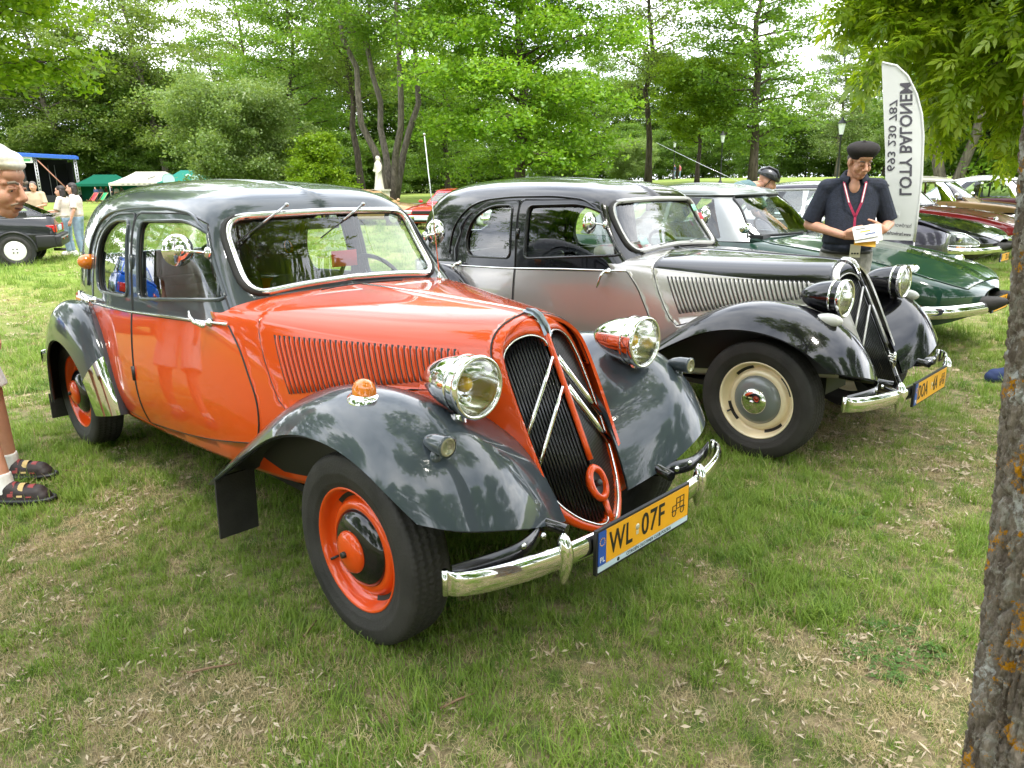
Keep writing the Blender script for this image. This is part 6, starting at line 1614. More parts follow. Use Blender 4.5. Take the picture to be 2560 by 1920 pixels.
# --- the man in the beret, reading leaflets between the cars
mb_ = px_dist(2136, 420, 6.62); base = Vector((mb_.x, mb_.y, 0)); rz = math.atan2(CAM_POS.y-base.y, CAM_POS.x-base.x)+.10
J, P = std_pose(base, rz, 1.79)
J.update(head=P(.080,.025,1.592), neck=P(.015,.005,1.455), shL=P(0,.180,1.405), shR=P(0,-.180,1.405), elR=P(-.02,-.285,1.12), wrR=P(.235,-.055,1.055), elL=P(-.03,.285,1.13), wrL=P(.205,.225,1.095))
f_ = Vector((cos(rz), sin(rz), 0)); l_ = Vector((-sin(rz), cos(rz), 0)); u_ = Vector((0, 0, 1))
hands = {'R': (l_*.9+f_*.30+u_*.12, -u_*.25-f_*.25+l_*.2-f_*.6, u_*.9+f_*.2, 1.0, 1.05), 'L': (-l_*.75+f_*.55+u_*.05, -f_*.8-u_*.2, u_*.95, 1.0, 1.05)}
HR = look(rz+.42, .40)
man, G, HRm, RT = person("man in a black beret and navy short sleeved shirt reading leaflets between the cars", base, J, dict(skin=SKIN_T, top=NAVY, legs=GREYJ, sleeve=.92, untucked=True, collar=True, shoe=BLACKP), .0048, None, 1.06, HR, hands, .97, belly=.055)
c = G['head']; T = lambda *p: Vector(c)+HR @ (Vector(p)*.97)
bt = MB(); tilt = HR @ Matrix.Rotation(-.16, 3, 'Y') @ Matrix.Rotation(.10, 3, 'X')
bt.lathe([(.082,-.032),(.090,-.026),(.106,-.006),(.117,.016),(.117,.038),(.103,.058),(.075,.072),(.04,.079),(.012,.081),(.008,.090),(.0006,.090)], 'z', c=tuple(T(-.010,.008,.066)), n=40, rot=tilt)
bt.lathe([(.086,-.036),(.090,-.030),(.090,-.016),(.084,-.014)], 'z', c=tuple(T(-.010,.008,.066)), n=40, rot=tilt); bt.build("beret", FELT, man)
hr = MB(); ell(hr, T(-.045,0,.012), (.062,.080,.060), HR); fuse("hair", hr, .008, mat("grey_hair",(.10,.085,.075),.7,var=.3,vscale=60), man)
for y in (1, -1):
    e = MB(); e.tube([T(.099,y*.020,.004), T(.0975,y*.033,.000), T(.090,y*.046,.003)], .0026, 5); e.build("eyelid", mat("dark_lashes",(.05,.02,.015),.7), man)
    e = MB(); e.tube([T(.098,y*.018,.030), T(.097,y*.034,.035), T(.084,y*.052,.029)], .0045, 5); e.build("eyebrow", mat("grey_hair",(.10,.085,.075),.7), man)
e = MB(); e.tube([T(.0985,-.022,-.070), T(.1035,0,-.0725), T(.0985,.022,-.070)], .0026, 5); e.build("mouth", mat("lip_rose",(.25,.07,.05),.5), man)
LAN = mat("crimson_lanyard", (.34,.012,.06), .6, var=.3, vscale=120); PAPER = mat("leaflet_white", (.75,.72,.68), .5, var=.06); PAPERY = mat("leaflet_yellow", (.72,.36,.02), .5, var=.15)
nk = G['neck']; ch = nk+RT @ Vector((.160,.02,-.27))
for y in (1, -1):
    s_ = MB(); p0 = nk+RT @ Vector((-.02,y*.062,.035)); p1 = nk+RT @ Vector((.085,y*.078,-.02)); p2 = nk+RT @ Vector((.155,y*.045+.01,-.16))
    pts = [p0, p1, p2, ch]; w_ = Vector(l_)*.0095
    s_.grid([[q+f_*.012-w_, q+f_*.012+w_] for q in pts]); s_.grid([[q+f_*.016-w_*.35, q+f_*.016+w_*.35] for q in pts[1:3]], mi=1); s_.build("lanyard", [LAN, PAPER], man)
s_ = MB(); cb = ch+f_*.03-u_*.17; s_.grid([[q+f_*.012-l_*.009, q+f_*.012+l_*.009] for q in (ch, ch+f_*.02-u_*.09, cb)]); s_.build("lanyard", LAN, man)
bd = MB(); rb = RT; bc = ch+f_*.10-u_*.25+l_*.015; bd.box(bc, (.003,.075,.10), rb); bd.build("name_badge", mat("badge_card",(.62,.58,.42),.5), man)
for k in (-.02, 0, .02):
    q = MB(); q.box(bc+f_*.003+l_*k-u_*.02, (.002,.012,.012), rb); q.build("badge_mark", INK, man)
pl = thing("leaflet", "white and yellow leaflets held in the hands of the man in the beret", "leaflet", tuple(base), 0); 
pc = G['wrR'].lerp(G['wrL'], .50)+f_*.105-u_*.0+l_*.02
for k, (dx, dz, m_, an, sz) in enumerate(((0,0,PAPER,.12,(.0015,.19,.13)),(-.012,-.03,PAPERY,-.10,(.0015,.15,.14)),(.006,.012,PAPER,.22,(.0015,.17,.10)))):
    q = MB(); q.box(pc+f_*dx+u_*dz-l_*.01*k, sz, Matrix.Rotation(rz, 3, 'Z') @ Matrix.Rotation(-.45, 3, 'Y') @ Matrix.Rotation(an, 3, 'X')); q.build("sheet", m_, pl)
    for kk_ in range(3):
        w_ = MB(); Rk = Matrix.Rotation(rz, 3, "Z") @ Matrix.Rotation(-.45, 3, "Y") @ Matrix.Rotation(an, 3, "X"); w_.box(pc+f_*dx+u_*dz-l_*.01*k+Rk @ Vector((.0012, -.03+.03*kk_, .03-.025*kk_)), (.001, .07, .010), Rk); w_.build("printed_line", [GREYJ, PAPERY, mat("print_blue",(.05,.09,.25),.6)][kk_], pl)
bl = MB(); 
for a in np.linspace(-1.2, 1.2, 2): pass
ring = [G['pelvis']+RT @ Vector((.148*cos(a)+.01, .186*sin(a), -.015)) for a in np.linspace(0, 2*pi, 33)]; bl.tube(ring, .017, 6, cap=False, flat=.5); bl.build("belt", BLACKP, man)

# --- the white-haired man leaning in from the left edge
def px_z(px, py, Z): d = px_ray(px, py); return CAM_POS+d*(Z/d.dot(fwd))
H = px_z(-8, 462, 3.45); fo_ = Vector((.714,.70,0)).normalized(); lo_ = Vector((-fo_.y, fo_.x, 0)); t1, t2 = px_ground(134,1196), px_ground(130,1256)
a1, a2 = t1-fo_*.215, t2-fo_*.215; mid = (a1+a2)/2; pel = Vector((mid.x, mid.y, .93))-fo_*.20; nk = H-fo_*.155+Vector((0,0,-.15))
J = dict(pelvis=pel, neck=nk, head=H, hipL=pel+lo_*.09+Vector((0,0,-.04)), hipR=pel-lo_*.09+Vector((0,0,-.04)), anL=Vector((a1.x,a1.y,.09)), anR=Vector((a2.x,a2.y,.09)), toeL=Vector((t1.x,t1.y,.01)), toeR=Vector((t2.x,t2.y,.01)))
for q, s_ in (('L', 1), ('R', -1)):
    J['kn'+q] = J['hip'+q].lerp(J['an'+q], .5)+fo_*.05; J['sh'+q] = nk+lo_*s_*.18+Vector((0,0,-.05))-fo_*.07; J['el'+q] = J['sh'+q]+Vector((0,0,-.27))-fo_*.12; J['wr'+q] = J['el'+q]+Vector((0,0,-.18))+fo_*.04
base2 = Vector((mid.x, mid.y, 0)); HR2 = Matrix.Rotation(math.atan2(.70,.714)-.10, 3, 'Z') @ Matrix.Rotation(.26, 3, 'Y')
old, G2, _, RT2 = person("white haired man in shorts and strapped shoes leaning in at the left edge", base2, J, dict(skin=SKIN_T, top=WHITE_C, legs=WHITE_C, leglen=.58, sleeve=.7, sock=WHITE_C, shoe=mat("black_red_shoe",(.022,.014,.014),.6,var=.3,vscale=50), straps=True), .005, None, 1.0, HR2, None, 1.13)
T2 = lambda *p: Vector(G2['head'])+HR2 @ (Vector(p)*1.13)
h = MB(); R0 = HR2
for p, r in (((-.03,0,.070),(.100,.088,.080)),((.030,0,.112),(.060,.075,.040)),((.062,.0,.098),(.036,.062,.026)),((-.075,0,.015),(.050,.080,.075)),((-.035,.068,.02),(.040,.022,.055)),((-.035,-.068,.02),(.040,.022,.055)),((-.085,0,-.05),(.03,.06,.05)),((0.012,.066,.062),(.045,.022,.035)),((.012,-.066,.062),(.045,.022,.035))):
    ell(h, tuple(T2(*p)), tuple(x*1.13 for x in r), R0)
for k in range(16):
    y = -.075+.01*k; cap_mesh(h, T2(.070-1.5*y*y*4,y,.095), T2(-.02,y*1.1,.150-y*y*5), .016, .020, n=8); cap_mesh(h, T2(-.02,y*1.1,.150-y*y*5), T2(-.10,y,.06), .020, .016, n=8)
fuse("hair", h, .006, HAIR_W, old, 3)
r9 = np.random.default_rng(9); hs_ = MB(); rx, ry, rz9 = .112, .094, .103
for k in range(620):   # locks combed forward over the brow and back over the crown
    u0 = .35+1.75*r9.random(); v0 = (r9.random()-.5)*2.5; ln = .35+.5*r9.random(); sg = 1 if r9.random() < .35 else -1; w_ = .0016+.0018*r9.random(); row = []
    for j in range(5):
        t = u0-sg*ln*j/4; vv = v0+.10*sin(3*t+k)*j/4; of = 1.0+.05*r9.random()*(j/4)+.02
        p = lambda dv: T2(-.022+rx*of*cos(t)*cos(vv+dv), ry*of*sin(vv+dv)*(.6+.4*abs(sin(t)))*1.0, .055+rz9*of*sin(t)*cos((vv+dv)*.8))
        ww = w_*(1-.8*j/4)/ry; row.append([p(-ww), p(ww)])
    hs_.grid(row)
tag(hs_.build("hair_strands", HAIR_W, old), kind='stuff')
for y in (1, -1):
    e = MB(); ell(e, tuple(T2(.082,y*.033,.002)), (.0135,.0135,.0125), R0); e.build("eye", mat("eye_white",(.55,.50,.46),.2,coat=.6), old)
    e = MB(); ell(e, tuple(T2(.0925,y*.035,-.001)), (.004,.006,.006), R0); e.build("iris", mat("eye_iris",(.05,.05,.055),.2), old)
    e = MB(); e.tube([T2(.098,y*.018,.008), T2(.0985,y*.033,.010), T2(.088,y*.048,.004)], .005, 6); e.build("eyelid", SKIN_T, old)
    e = MB(); e.tube([T2(.103,y*.016,.028), T2(.1025,y*.034,.036), T2(.086,y*.054,.028)], .0065, 6); e.build("eyebrow", mat("grey_eyebrow",(.22,.18,.14),.8), old)
    e = MB(); e.tube([T2(.112,y*.010,-.046), T2(.102,y*.024,-.053), T2(.090,y*.033,-.061)], .0045, 6); e.build("moustache", mat("pale_moustache",(.36,.27,.20),.8), old)
e = MB(); e.tube([T2(.100,-.022,-.071), T2(.108,0,-.0715), T2(.100,.022,-.071)], .0042, 6); e.build("mouth", mat("mouth_dark",(.10,.025,.02),.5), old)

# --- cyclist stooping between the green and the aubergine car
cb_ = px_dist(1812, 520, 9.3); base = Vector((cb_.x, cb_.y, 0)); rz = math.atan2(.70, .714)-.1
J, P = std_pose(base, rz, 1.78)
J.update(pelvis=P(-.22,0,1.06), neck=P(.30,0,1.42), head=P(.45,0,1.46), shL=P(.24,.19,1.40), shR=P(.24,-.19,1.40), elL=P(.40,.24,1.10), elR=P(.40,-.24,1.10), wrL=P(.60,.15,.98), wrR=P(.60,-.15,.98))
for q, s_ in (('L', 1), ('R', -1)): J['hip'+q] = P(-.20,s_*.09,.92)
TEAL = mat("teal_grey_jersey", (.085,.15,.155), .85, var=.1)
cyc, G3, HR3, RT3 = person("cyclist in a black helmet and teal shirt stooping behind the green car's roof", base, J, dict(skin=SKIN_T, top=TEAL, legs=BLACKP, sleeve=.8, shoe=BLACKP), .012, None, 1.0, look(rz-.15, .45))
c3 = G3['head']; hm = MB(); T3 = lambda *p: Vector(c3)+HR3 @ Vector(p)
hm.lathe([(.112,-.01),(.118,.005),(.116,.03),(.102,.065),(.075,.092),(.04,.106),(.0006,.11)], 'z', c=tuple(T3(-.01,0,.045)), n=28, rot=HR3 @ Matrix.Diagonal((1.18,.92,1)))
for y in (-.055, -.018, .018, .055):
    hm.tube([T3(.11,y,.085), T3(.04,y*1.15,.150), T3(-.06,y*1.1,.150), T3(-.13,y,.08)], .012, 6, mi=1)
hm.build("helmet", [mat("helmet_black",(.012,.012,.014),.3,coat=.5), mat("helmet_grey",(.06,.06,.065),.4)], cyc)
st = MB()
for y in (1, -1): st.tube([T3(.03,y*.083,.04), T3(.0,y*.075,-.06), T3(.05,y*.03,-.125)], .006, 5)
st.build("chin_strap", BLACKP, cyc)

# --- people further off
def walker(label, px, dist, rz, wear, h=1.68, group=None, hair=HAIR_D, long=False, vox=.02, arm=.1, mod=None, z=None):
    q = px_dist(px, 520, dist); base = Vector((q.x, q.y, float(ground_z(q.x, q.y)) if z is None else z)); J, P = std_pose(base, rz, h, arm)
    if mod: J.update(mod(P))
    o, G, HR, RT = person(label, base, J, wear, vox, group, 1.0, look(rz))
    if hair: hair_cap(o, G['head'], HR, hair, long)
    return o
lf = math.atan2(-.70, -.714)
SG = "visitors strolling on the lawn"
walker("woman in a pale patterned blouse and light jeans, nearest walker by the black hatchback", 190, 20.3, lf+.25, dict(top=BLOUSE, legs=JEANS, untucked=True, sleeve=.9, shoe=WHITE_C), 1.66, SG, HAIR_D, True, .014)
walker("dark haired woman in a cream blouse just left of the woman in pale jeans", 160, 20.9, lf+.1, dict(top=mat("cream_blouse",(.62,.55,.47),.85,var=.15), legs=JEANS, untucked=True, sleeve=.9, shoe=WHITE_C), 1.60, SG, HAIR_D, True, .014, mod=lambda P: dict(elR=P(.1,-.22,1.12), wrR=P(.33,-.12,1.12), elL=P(.1,.22,1.12), wrL=P(.33,.12,1.12)))
walker("man in beige shirt reading a sheet behind the black hatchback", 92, 24.0, lf+1.9, dict(skin=SKIN_T, top=KHAKI, legs=KHAKI, sleeve=.9, shoe=BLACKP), 1.74, SG, mat("grey_hair",(.10,.085,.075),.7), False, .016, mod=lambda P: dict(elR=P(.08,-.24,1.14), wrR=P(.30,-.10,1.10), elL=P(.08,.24,1.14), wrL=P(.30,.10,1.10)))
CG = "crowd under the green tent"
cols = [((.03,.05,.12),"man in dark blue under the green tent, leftmost of the crowd"),((.10,.12,.20),"visitor in slate blue under the green tent"),((.25,.05,.06),"visitor in dark red under the green tent"),((.015,.015,.02),"tall visitor in black under the green tent"),((.45,.42,.40),"visitor in pale grey under the green tent, beside the one in black"),((.18,.12,.08),"visitor in brown under the green tent, rightmost of the crowd")]
for i, (c_, lb) in enumerate(cols):
    walker(lb, 246+i*13, 98+(i % 3), -.9+i*.9, dict(top=mat("crowd_cloth_%s" % "abcdef"[i], c_, .85), legs=mat("crowd_trousers",(.03,.03,.04),.9), sleeve=1.5), 1.62+.05*(i % 4), CG, HAIR_D, False, .035)
walker("tiny figure in pink walking on the far meadow", 1696, 96, lf, dict(top=mat("pink_top",(.45,.12,.14),.85), legs=JEANS, sleeve=1.5), 1.65, "walkers on the far meadow", HAIR_D, False, .04)
walker("tiny figure in dark clothes walking on the far meadow", 1683, 97, lf, dict(top=mat("crowd_cloth_a",(.03,.05,.12),.85), legs=JEANS, sleeve=1.5), 1.72, "walkers on the far meadow", HAIR_D, False, .04)
# person hidden by the near trunk, one blue shoe showing
sh_ = px_ground(2478, 963); rz = lf+.05; f2 = Vector((cos(rz), sin(rz), 0)); base = Vector((sh_.x, sh_.y, 0))-f2*.42
J, P = std_pose(base, rz, 1.72); J['anR'] = J['anR']+f2*.20; J['toeR'] = J['toeR']+f2*.20; J['knR'] = J['knR']+f2*.10; J['elR'] = J['elR']-f2*.10; J['elL'] = J['elL']-f2*.10; J['wrR'] = J['wrR']-f2*.20; J['wrL'] = J['wrL']-f2*.20
o_, G4, H4, R4 = person("person in blue shoes and dark clothes hidden behind the near tree trunk", base, J, dict(top=mat("dark_jacket",(.02,.022,.03),.8), legs=mat("dark_trousers",(.02,.022,.028),.85), sleeve=1.5, shoe=mat("navy_suede",(.015,.03,.10),.8)), .014)
hair_cap(o_, G4['head'], H4, HAIR_D)
# ================================================================== feather flag
FL = px_dist(2240, 520, 10.3); fz = math.atan2(CAM_POS.y-FL.y, CAM_POS.x-FL.x)
flag = thing("feather_flag", "tall white feather flag with mirrored dark lettering behind the man in the beret", "flag", (FL.x, FL.y, 0), fz+pi/2)
# in the flag's own space x runs to the right as seen, z up
Zd = (Vector((FL.x, FL.y, 1.5))-CAM_POS).dot(fwd); sc_ = Zd/1860.0
right_h = Vector((cos(fz+pi/2), sin(fz+pi/2), 0))
def fl(px, py):
    """position on the flag cloth of a point of the photograph"""
    d = px_ray(px, py); n = Vector((cos(fz), sin(fz), 0)); t = (Vector((FL.x, FL.y, 0))-CAM_POS).dot(n)/d.dot(n); q = CAM_POS+d*t
    return ((q-Vector((FL.x, FL.y, 0))).dot(right_h), q.z)
L_ = [fl(2204,156), fl(2208,260), fl(2213,380), fl(2213,500), fl(2203,601)]; R_e = [fl(2204,156), fl(2240,164), fl(2268,190), fl(2290,235), fl(2303,285), fl(2307,340), fl(2303,440), fl(2292,540), fl(2284,604)]
lz = np.array([p[1] for p in L_])[::-1]; lx = np.array([p[0] for p in L_])[::-1]; rz_ = np.array([p[1] for p in R_e])[::-1]; rx_ = np.array([p[0] for p in R_e])[::-1]
zz = np.linspace(lz[0]+.005, lz[-1]-.002, 60)
def cloth_y(x, z): return .018*sin(3.1*z+4*x)+.010*sin(9*x+2.2*z)
for y0, mi in ((.0, 0),):
    fm = MB()
    for off, flp in ((.0015, False), (-.0015, True)):
        fm.grid([[(x, cloth_y(x, z)+off, z) for x in np.linspace(np.interp(z, lz, lx), np.interp(z, rz_, rx_), 16)] for z in zz], flip=flp)
def fabric(name, c):
    m = bpy.data.materials.new(name); m.use_nodes = True; n, l = m.node_tree.nodes, m.node_tree.links; n.clear(); o = n.new("ShaderNodeOutputMaterial"); d = n.new("ShaderNodeBsdfDiffuse"); t = n.new("ShaderNodeBsdfTranslucent")
    q = n.new("ShaderNodeTexNoise"); q.inputs["Scale"].default_value = 5; mx = n.new("ShaderNodeMix"); mx.data_type = 'RGBA'; mx.inputs[6].default_value = (*c, 1); mx.inputs[7].default_value = (*[k*.92 for k in c], 1); l.new(q.outputs["Fac"], mx.inputs[0])
    l.new(mx.outputs[2], d.inputs[0]); l.new(mx.outputs[2], t.inputs[0]); s = n.new("ShaderNodeMixShader"); s.inputs[0].default_value = .35; l.new(d.outputs[0], s.inputs[1]); l.new(t.outputs[0], s.inputs[2]); l.new(s.outputs[0], o.inputs[0]); return m
WFAB = fabric("white_flag_fabric", (.74,.74,.73)); fm.build("flag_cloth", WFAB, flag)
hem = MB(); hem.tube([(x+.006, cloth_y(x, z), z) for x, z in zip(rx_, rz_)], .013, 8); hem.build("pole_pocket", WFAB, flag)
po = MB(); po.tube([(rx_[0]+.006, cloth_y(rx_[0], rz_[0]), rz_[0]), (rx_[0]+.02, 0, .03)], .010, 8); po.lathe([(.22,.0),(.22,.03),(.05,.05),(.03,.09)], 'z', c=(rx_[0]+.02, 0, 0), n=20); po.build("flag_pole", mat("grey_pole",(.25,.25,.25),.4,.5), flag)
def flag_text(s, c0, c1, size, vertical, m, name, bold=.0, sx=1.0, yo=-.006):
    """lettering seen from the back of the cloth, so it reads mirrored; c0..c1 in cloth space"""
    cu = bpy.data.curves.new("t", 'FONT'); cu.body = s; cu.size = size; cu.align_x = 'LEFT'; cu.align_y = 'CENTER'; cu.offset = bold; cu.resolution_u = 3
    o = bpy.data.objects.new("t", cu); COL.objects.link(o); dg = bpy.context.evaluated_depsgraph_get(); me = bpy.data.meshes.new_from_object(o.evaluated_get(dg)); bpy.data.objects.remove(o)
    xs = [v.co.x for v in me.vertices]; x0, x1 = min(xs), max(xs); L = math.hypot(c1[0]-c0[0], c1[1]-c0[1])
    for v in me.vertices:
        t = (v.co.x-x0)/(x1-x0); y = v.co.y
        if vertical: x = c0[0]+(c1[0]-c0[0])*t+y; z = c0[1]+(c1[1]-c0[1])*t
        else: x = c0[0]+(c1[0]-c0[0])*t; z = c0[1]+(c1[1]-c0[1])*t+y
        v.co = (x, cloth_y(x, z)+yo, z)
    me.materials.clear(); me.name = name; return link(name, me, flag, m)
GINK = mat("slate_print", (.055,.050,.065), .7)
flag_text("LOTY BALONEM", fl(2262,488), fl(2264,207), .180, True, GINK, "flag_lettering", .004)
flag_text("693 230 787", fl(2226,428), fl(2233,249), .118, True, GINK, "flag_lettering", .0015)
ph = MB(); p0 = fl(2226,464); ph.tube([(fl(2232,447)[0], -.004, fl(2232,447)[1]), (fl(2238,458)[0], -.004, fl(2238,458)[1]), (fl(2232,466)[0], -.004, fl(2232,466)[1]), (fl(2220,462)[0], -.004, fl(2220,462)[1])], [.024,.014,.014,.024], 8, flat=.15); ph.build("phone_symbol", GINK, flag)
gx0, gz0 = fl(2213,551); gx1, gz1 = fl(2260,515); gs = MB(); gs.box(((gx0+gx1)/2, cloth_y(gx0, gz0)-.004, (gz0+gz1)/2), (gx1-gx0, .003, gz1-gz0)); gs.build("logo_square", mat("lime_print",(.30,.48,.04),.7), flag)
flag_text("HW", (gx1-.03, gz0+.07), (gx0+.04, gz0+.07), .10, False, WHITE_INK, "logo_letters", .004, yo=-.010)
flag_text("hardworkers", fl(2278,565), fl(2214,560), .075, False, GINK, "flag_lettering"); flag_text("www.hardworkers.pl", fl(2278,587), fl(2204,581), .062, False, GINK, "flag_lettering", .0015)

# ================================================================== stage and tents on the left
def place_px(px, d): q = px_dist(px, 500, d); return q.x, q.y, float(ground_z(q.x, q.y))
def face(x, y): return math.atan2(CAM_POS.y-y, CAM_POS.x-x)
TRUSS = mat("aluminium_truss", (.55,.55,.56), .35, .6); BLUEPVC = mat("blue_tarpaulin", (.02,.10,.42), .5, var=.1); DRAPE = mat("black_stage_drape", (.010,.011,.013), .9, var=.2)
x, y, z = place_px(140, 100); stage = thing("open_air_stage", "open air stage with blue canopy, white trusses and black drapes at the far left", "stage", (x, y, z), face(x, y)+pi/2+.15)
stage.scale = (.70,.85,.85)
m = MB(); m.box((0,2.5,.45), (7.4,6,.9)); m.build("stage_deck", DRAPE, stage)
m = MB(); m.box((0,5.4,3.2), (7.2,.12,4.7)); m.build("back_drape", DRAPE, stage); m = MB(); m.box((-3.55,2.7,3.2), (.12,5.2,4.7)); m.build("side_drape", DRAPE, stage); m = MB(); m.box((3.3,3.2,3.0), (.10,4.2,4.3)); m.build("side_drape", DRAPE, stage)
for sx in (-2.0, 3.5):
    t = MB()
    for a in (-.16, .16):
        for b in (-.16, .16): t.tube([(sx+a, -.2+b, 0), (sx+a, -.2+b, 5.6)], .035, 6)
    for k in range(14): 
        for b in (-.16, .16): t.tube([(sx-.16, -.2+b, k*.4), (sx+.16, -.2+b, k*.4+.4)], .02, 5); t.tube([(sx+.16, -.2+b, k*.4), (sx-.16, -.2+b, k*.4+.4)], .02, 5)
    t.build("truss_tower", TRUSS, stage)
t = MB()
for a in (0, .32): t.tube([(-5.6, -.2, 5.45+a+.35), (3.7, -.2, 5.45+a)], .035, 6)
for k in range(22): t.tube([(-5.6+k*.42, -.2, 5.8-k*.0158), (-5.2+k*.42, -.2, 6.1-k*.0158)], .02, 5)
t.build("truss_beam", TRUSS, stage)
m = MB(); m.grid([[(xx, yy, 6.15-.038*(xx+5.6)+.25*sin(max(0,(yy+.6))*.5)) for xx in np.linspace(-6.2, 4.0, 12)] for yy in np.linspace(-.7, 6, 8)]); m.grid([[(xx, -.72, 6.14-.038*(xx+5.6)-dz) for xx in np.linspace(-6.2, 4.0, 12)] for dz in (0, .35)]); m.build("canopy", BLUEPVC, stage)
m = MB(); m.tube([(-1.7,-.5,5.3),(2.6,-1.0,.6)], .09, 8); m.build("leaning_pole", mat("rusty_pole",(.30,.14,.09),.7), stage)
m = MB(); m.box((-3.2,-.45,5.35), (1.7,.06,.75)); m.build("sponsor_banner", mat("pale_banner",(.62,.66,.62),.7), stage); m = MB(); m.box((-3.1,-.49,5.3), (.9,.03,.3)); m.build("banner_print", mat("banner_green",(.08,.35,.12),.7), stage)
for k in range(2): m = MB(); m.tube([(.2+k*.9,3,.9),(.2+k*.9,3,4.8)], .04, 6); m.build("light_stand", TRUSS, stage)

def gazebo(label, px, d, w, dp, roof_m, wall=False, eave=2.15, peak=3.25, ridge=.35):
    x, y, z = place_px(px, d); g = thing("party_tent", label, "tent", (x, y, z), face(x, y)+pi/2, "party tents on the far lawn")
    m = MB(); a, b = w/2, dp/2; rl = a*ridge
    E_ = [(-a,-b,eave),(a,-b,eave),(a,b,eave),(-a,b,eave)]; T_ = [(-rl,-b*.08,peak),(rl,-b*.08,peak),(rl,b*.08,peak),(-rl,b*.08,peak)]
    for i in range(4):
        A, B, C, D = (np.array(q) for q in (E_[i], E_[(i+1) % 4], T_[(i+1) % 4], T_[i]))
        m.grid([[A+(B-A)*u+((D+(C-D)*u)-(A+(B-A)*u))*v-np.array([0,0,.16*sin(pi*v)*(.4+.6*abs(2*u-1))]) for u in np.linspace(0, 1, 7)] for v in np.linspace(0, 1, 6)])
    m.grid([[T_[0], T_[1]], [T_[3], T_[2]]]); m.build("tent_roof", roof_m, g)
    for i in range(4):
        A, B = E_[i], E_[(i+1) % 4]; v = MB(); v.grid([[(A[0]+(B[0]-A[0])*u, A[1]+(B[1]-A[1])*u, eave-dz) for u in np.linspace(0, 1, 8)] for dz in (0, .28)]); v.build("valance", roof_m, g)
        l = MB(); l.tube([(A[0]*.98, A[1]*.98, 0), (A[0]*.98, A[1]*.98, eave)], .03, 6); l.build("leg", TRUSS, g)
    if wall: v = MB(); v.grid([[(xx, b*.97, zz_) for xx in (-a*.97, a*.97)] for zz_ in (.05, eave)]); v.build("back_wall", roof_m, g)
    return g
TG_ = fabric("dark_green_tent_cloth", (.020,.15,.095)); TW = fabric("ivory_tent_cloth", (.70,.66,.58))
g1 = gazebo("dark green party tent with people under it, right of the stage", 272, 100, 6.6, 3.8, TG_, True, 1.95, 2.95)
g2 = gazebo("ivory white party tent with a winged emblem in the middle", 386, 96, 8.6, 4.0, TW, False, 2.0, 3.2)
def on_roof(g, w, dp, pts, rad, m, name, eave=2.0, peak=3.2):
    b = MB(); sl = (peak-eave)/(dp/2*.92); P = [(px_, -dp/2+h_, eave+h_*sl+.02) for px_, h_ in pts]; b.tube(P, rad, 6, flat=.4); b.build(name, m, g)
EMB = mat("tent_emblem_grey", (.25,.25,.22), .7)
on_roof(g2, 8.6, 4.0, [(.55*cos(a), .85+.45*sin(a)) for a in np.linspace(0, 2*pi, 25)], .03, EMB, "emblem_ring"); on_roof(g2, 8.6, 4.0, [(-.35,.62),(-.05,.85),(.38,.98)], .05, EMB, "emblem_wing"); on_roof(g2, 8.6, 4.0, [(-.1,.80),(.15,.72)], .03, EMB, "emblem_wing")
g2.children and None
vl = MB()
for k in range(11): vl.box((-2.9+k*.53, -2.03, 1.86), (.26,.02,.11))
vl.build("valance_lettering", EMB, g2)
g3 = gazebo("teal green party tent with a pale emblem, behind the orange car's roof", 492, 94, 7.6, 4.0, fabric("teal_tent_cloth", (.05,.27,.21)), False, 2.0, 3.3)
on_roof(g3, 7.6, 4.0, [(-.9+.6*t, .75+.35*sin(t*3)) for t in np.linspace(0, 2, 9)], .12, mat("tent_emblem_pale",(.45,.68,.62),.7), "emblem_wave", 2.0, 3.3)
for px, lb in ((428, "pale teal round banner standing between the ivory and teal tents"), (500, "pale blue round banner in front of the teal tent")):
    x, y, z = place_px(px, 88); g = thing("round_banner", lb, "banner", (x, y, z), face(x, y)+pi/2, "round banners by the tents"); m = MB(); m.lathe([(.62,-.01),(.62,.01),(.0005,.012)], 'y', c=(0,0,2.25), n=24); m.lathe([(.0005,-.012),(.62,-.01)], 'y', c=(0,0,2.25), n=24); m.build("banner_disc", mat("pale_teal_cloth",(.38,.60,.57),.7), g)
    m = MB(); ring = [(.62*cos(a), 0, 2.25+.62*sin(a)) for a in np.linspace(0, 2*pi, 25)]; m.tube(ring, .03, 6, cap=False); m.tube([(0,0,0),(0,0,1.65)], .025, 6); m.build("banner_frame", mat("teal_frame",(.06,.25,.24),.6), g)
for px, c_, lb in ((222, (.55,.015,.03), "red deck chair on the grass in front of the green tent"), (246, (.01,.32,.10), "green deck chair beside the red one in front of the tent")):
    x, y, z = place_px(px, 88); g = thing("deck_chair", lb, "chair", (x, y, z), face(x, y)+2.2, "deck chairs by the tents"); m = MB(); m.grid([[(.0,yy,.35),(.35,yy,.28),(.75,yy,.75),(.95,yy,1.05)] for yy in (-.32, .32)]); m.build("sling", mat("sling_"+("red" if px == 222 else "green"), c_, .7), g)
    for yy in (-.34, .34): m = MB(); m.tube([(-.05,yy,.0),(.97,yy,1.07)], .025, 6); m.tube([(.9,yy,0),(0,yy,.38)], .025, 6); m.build("side_frame", mat("beech_wood",(.35,.22,.10),.6), g)

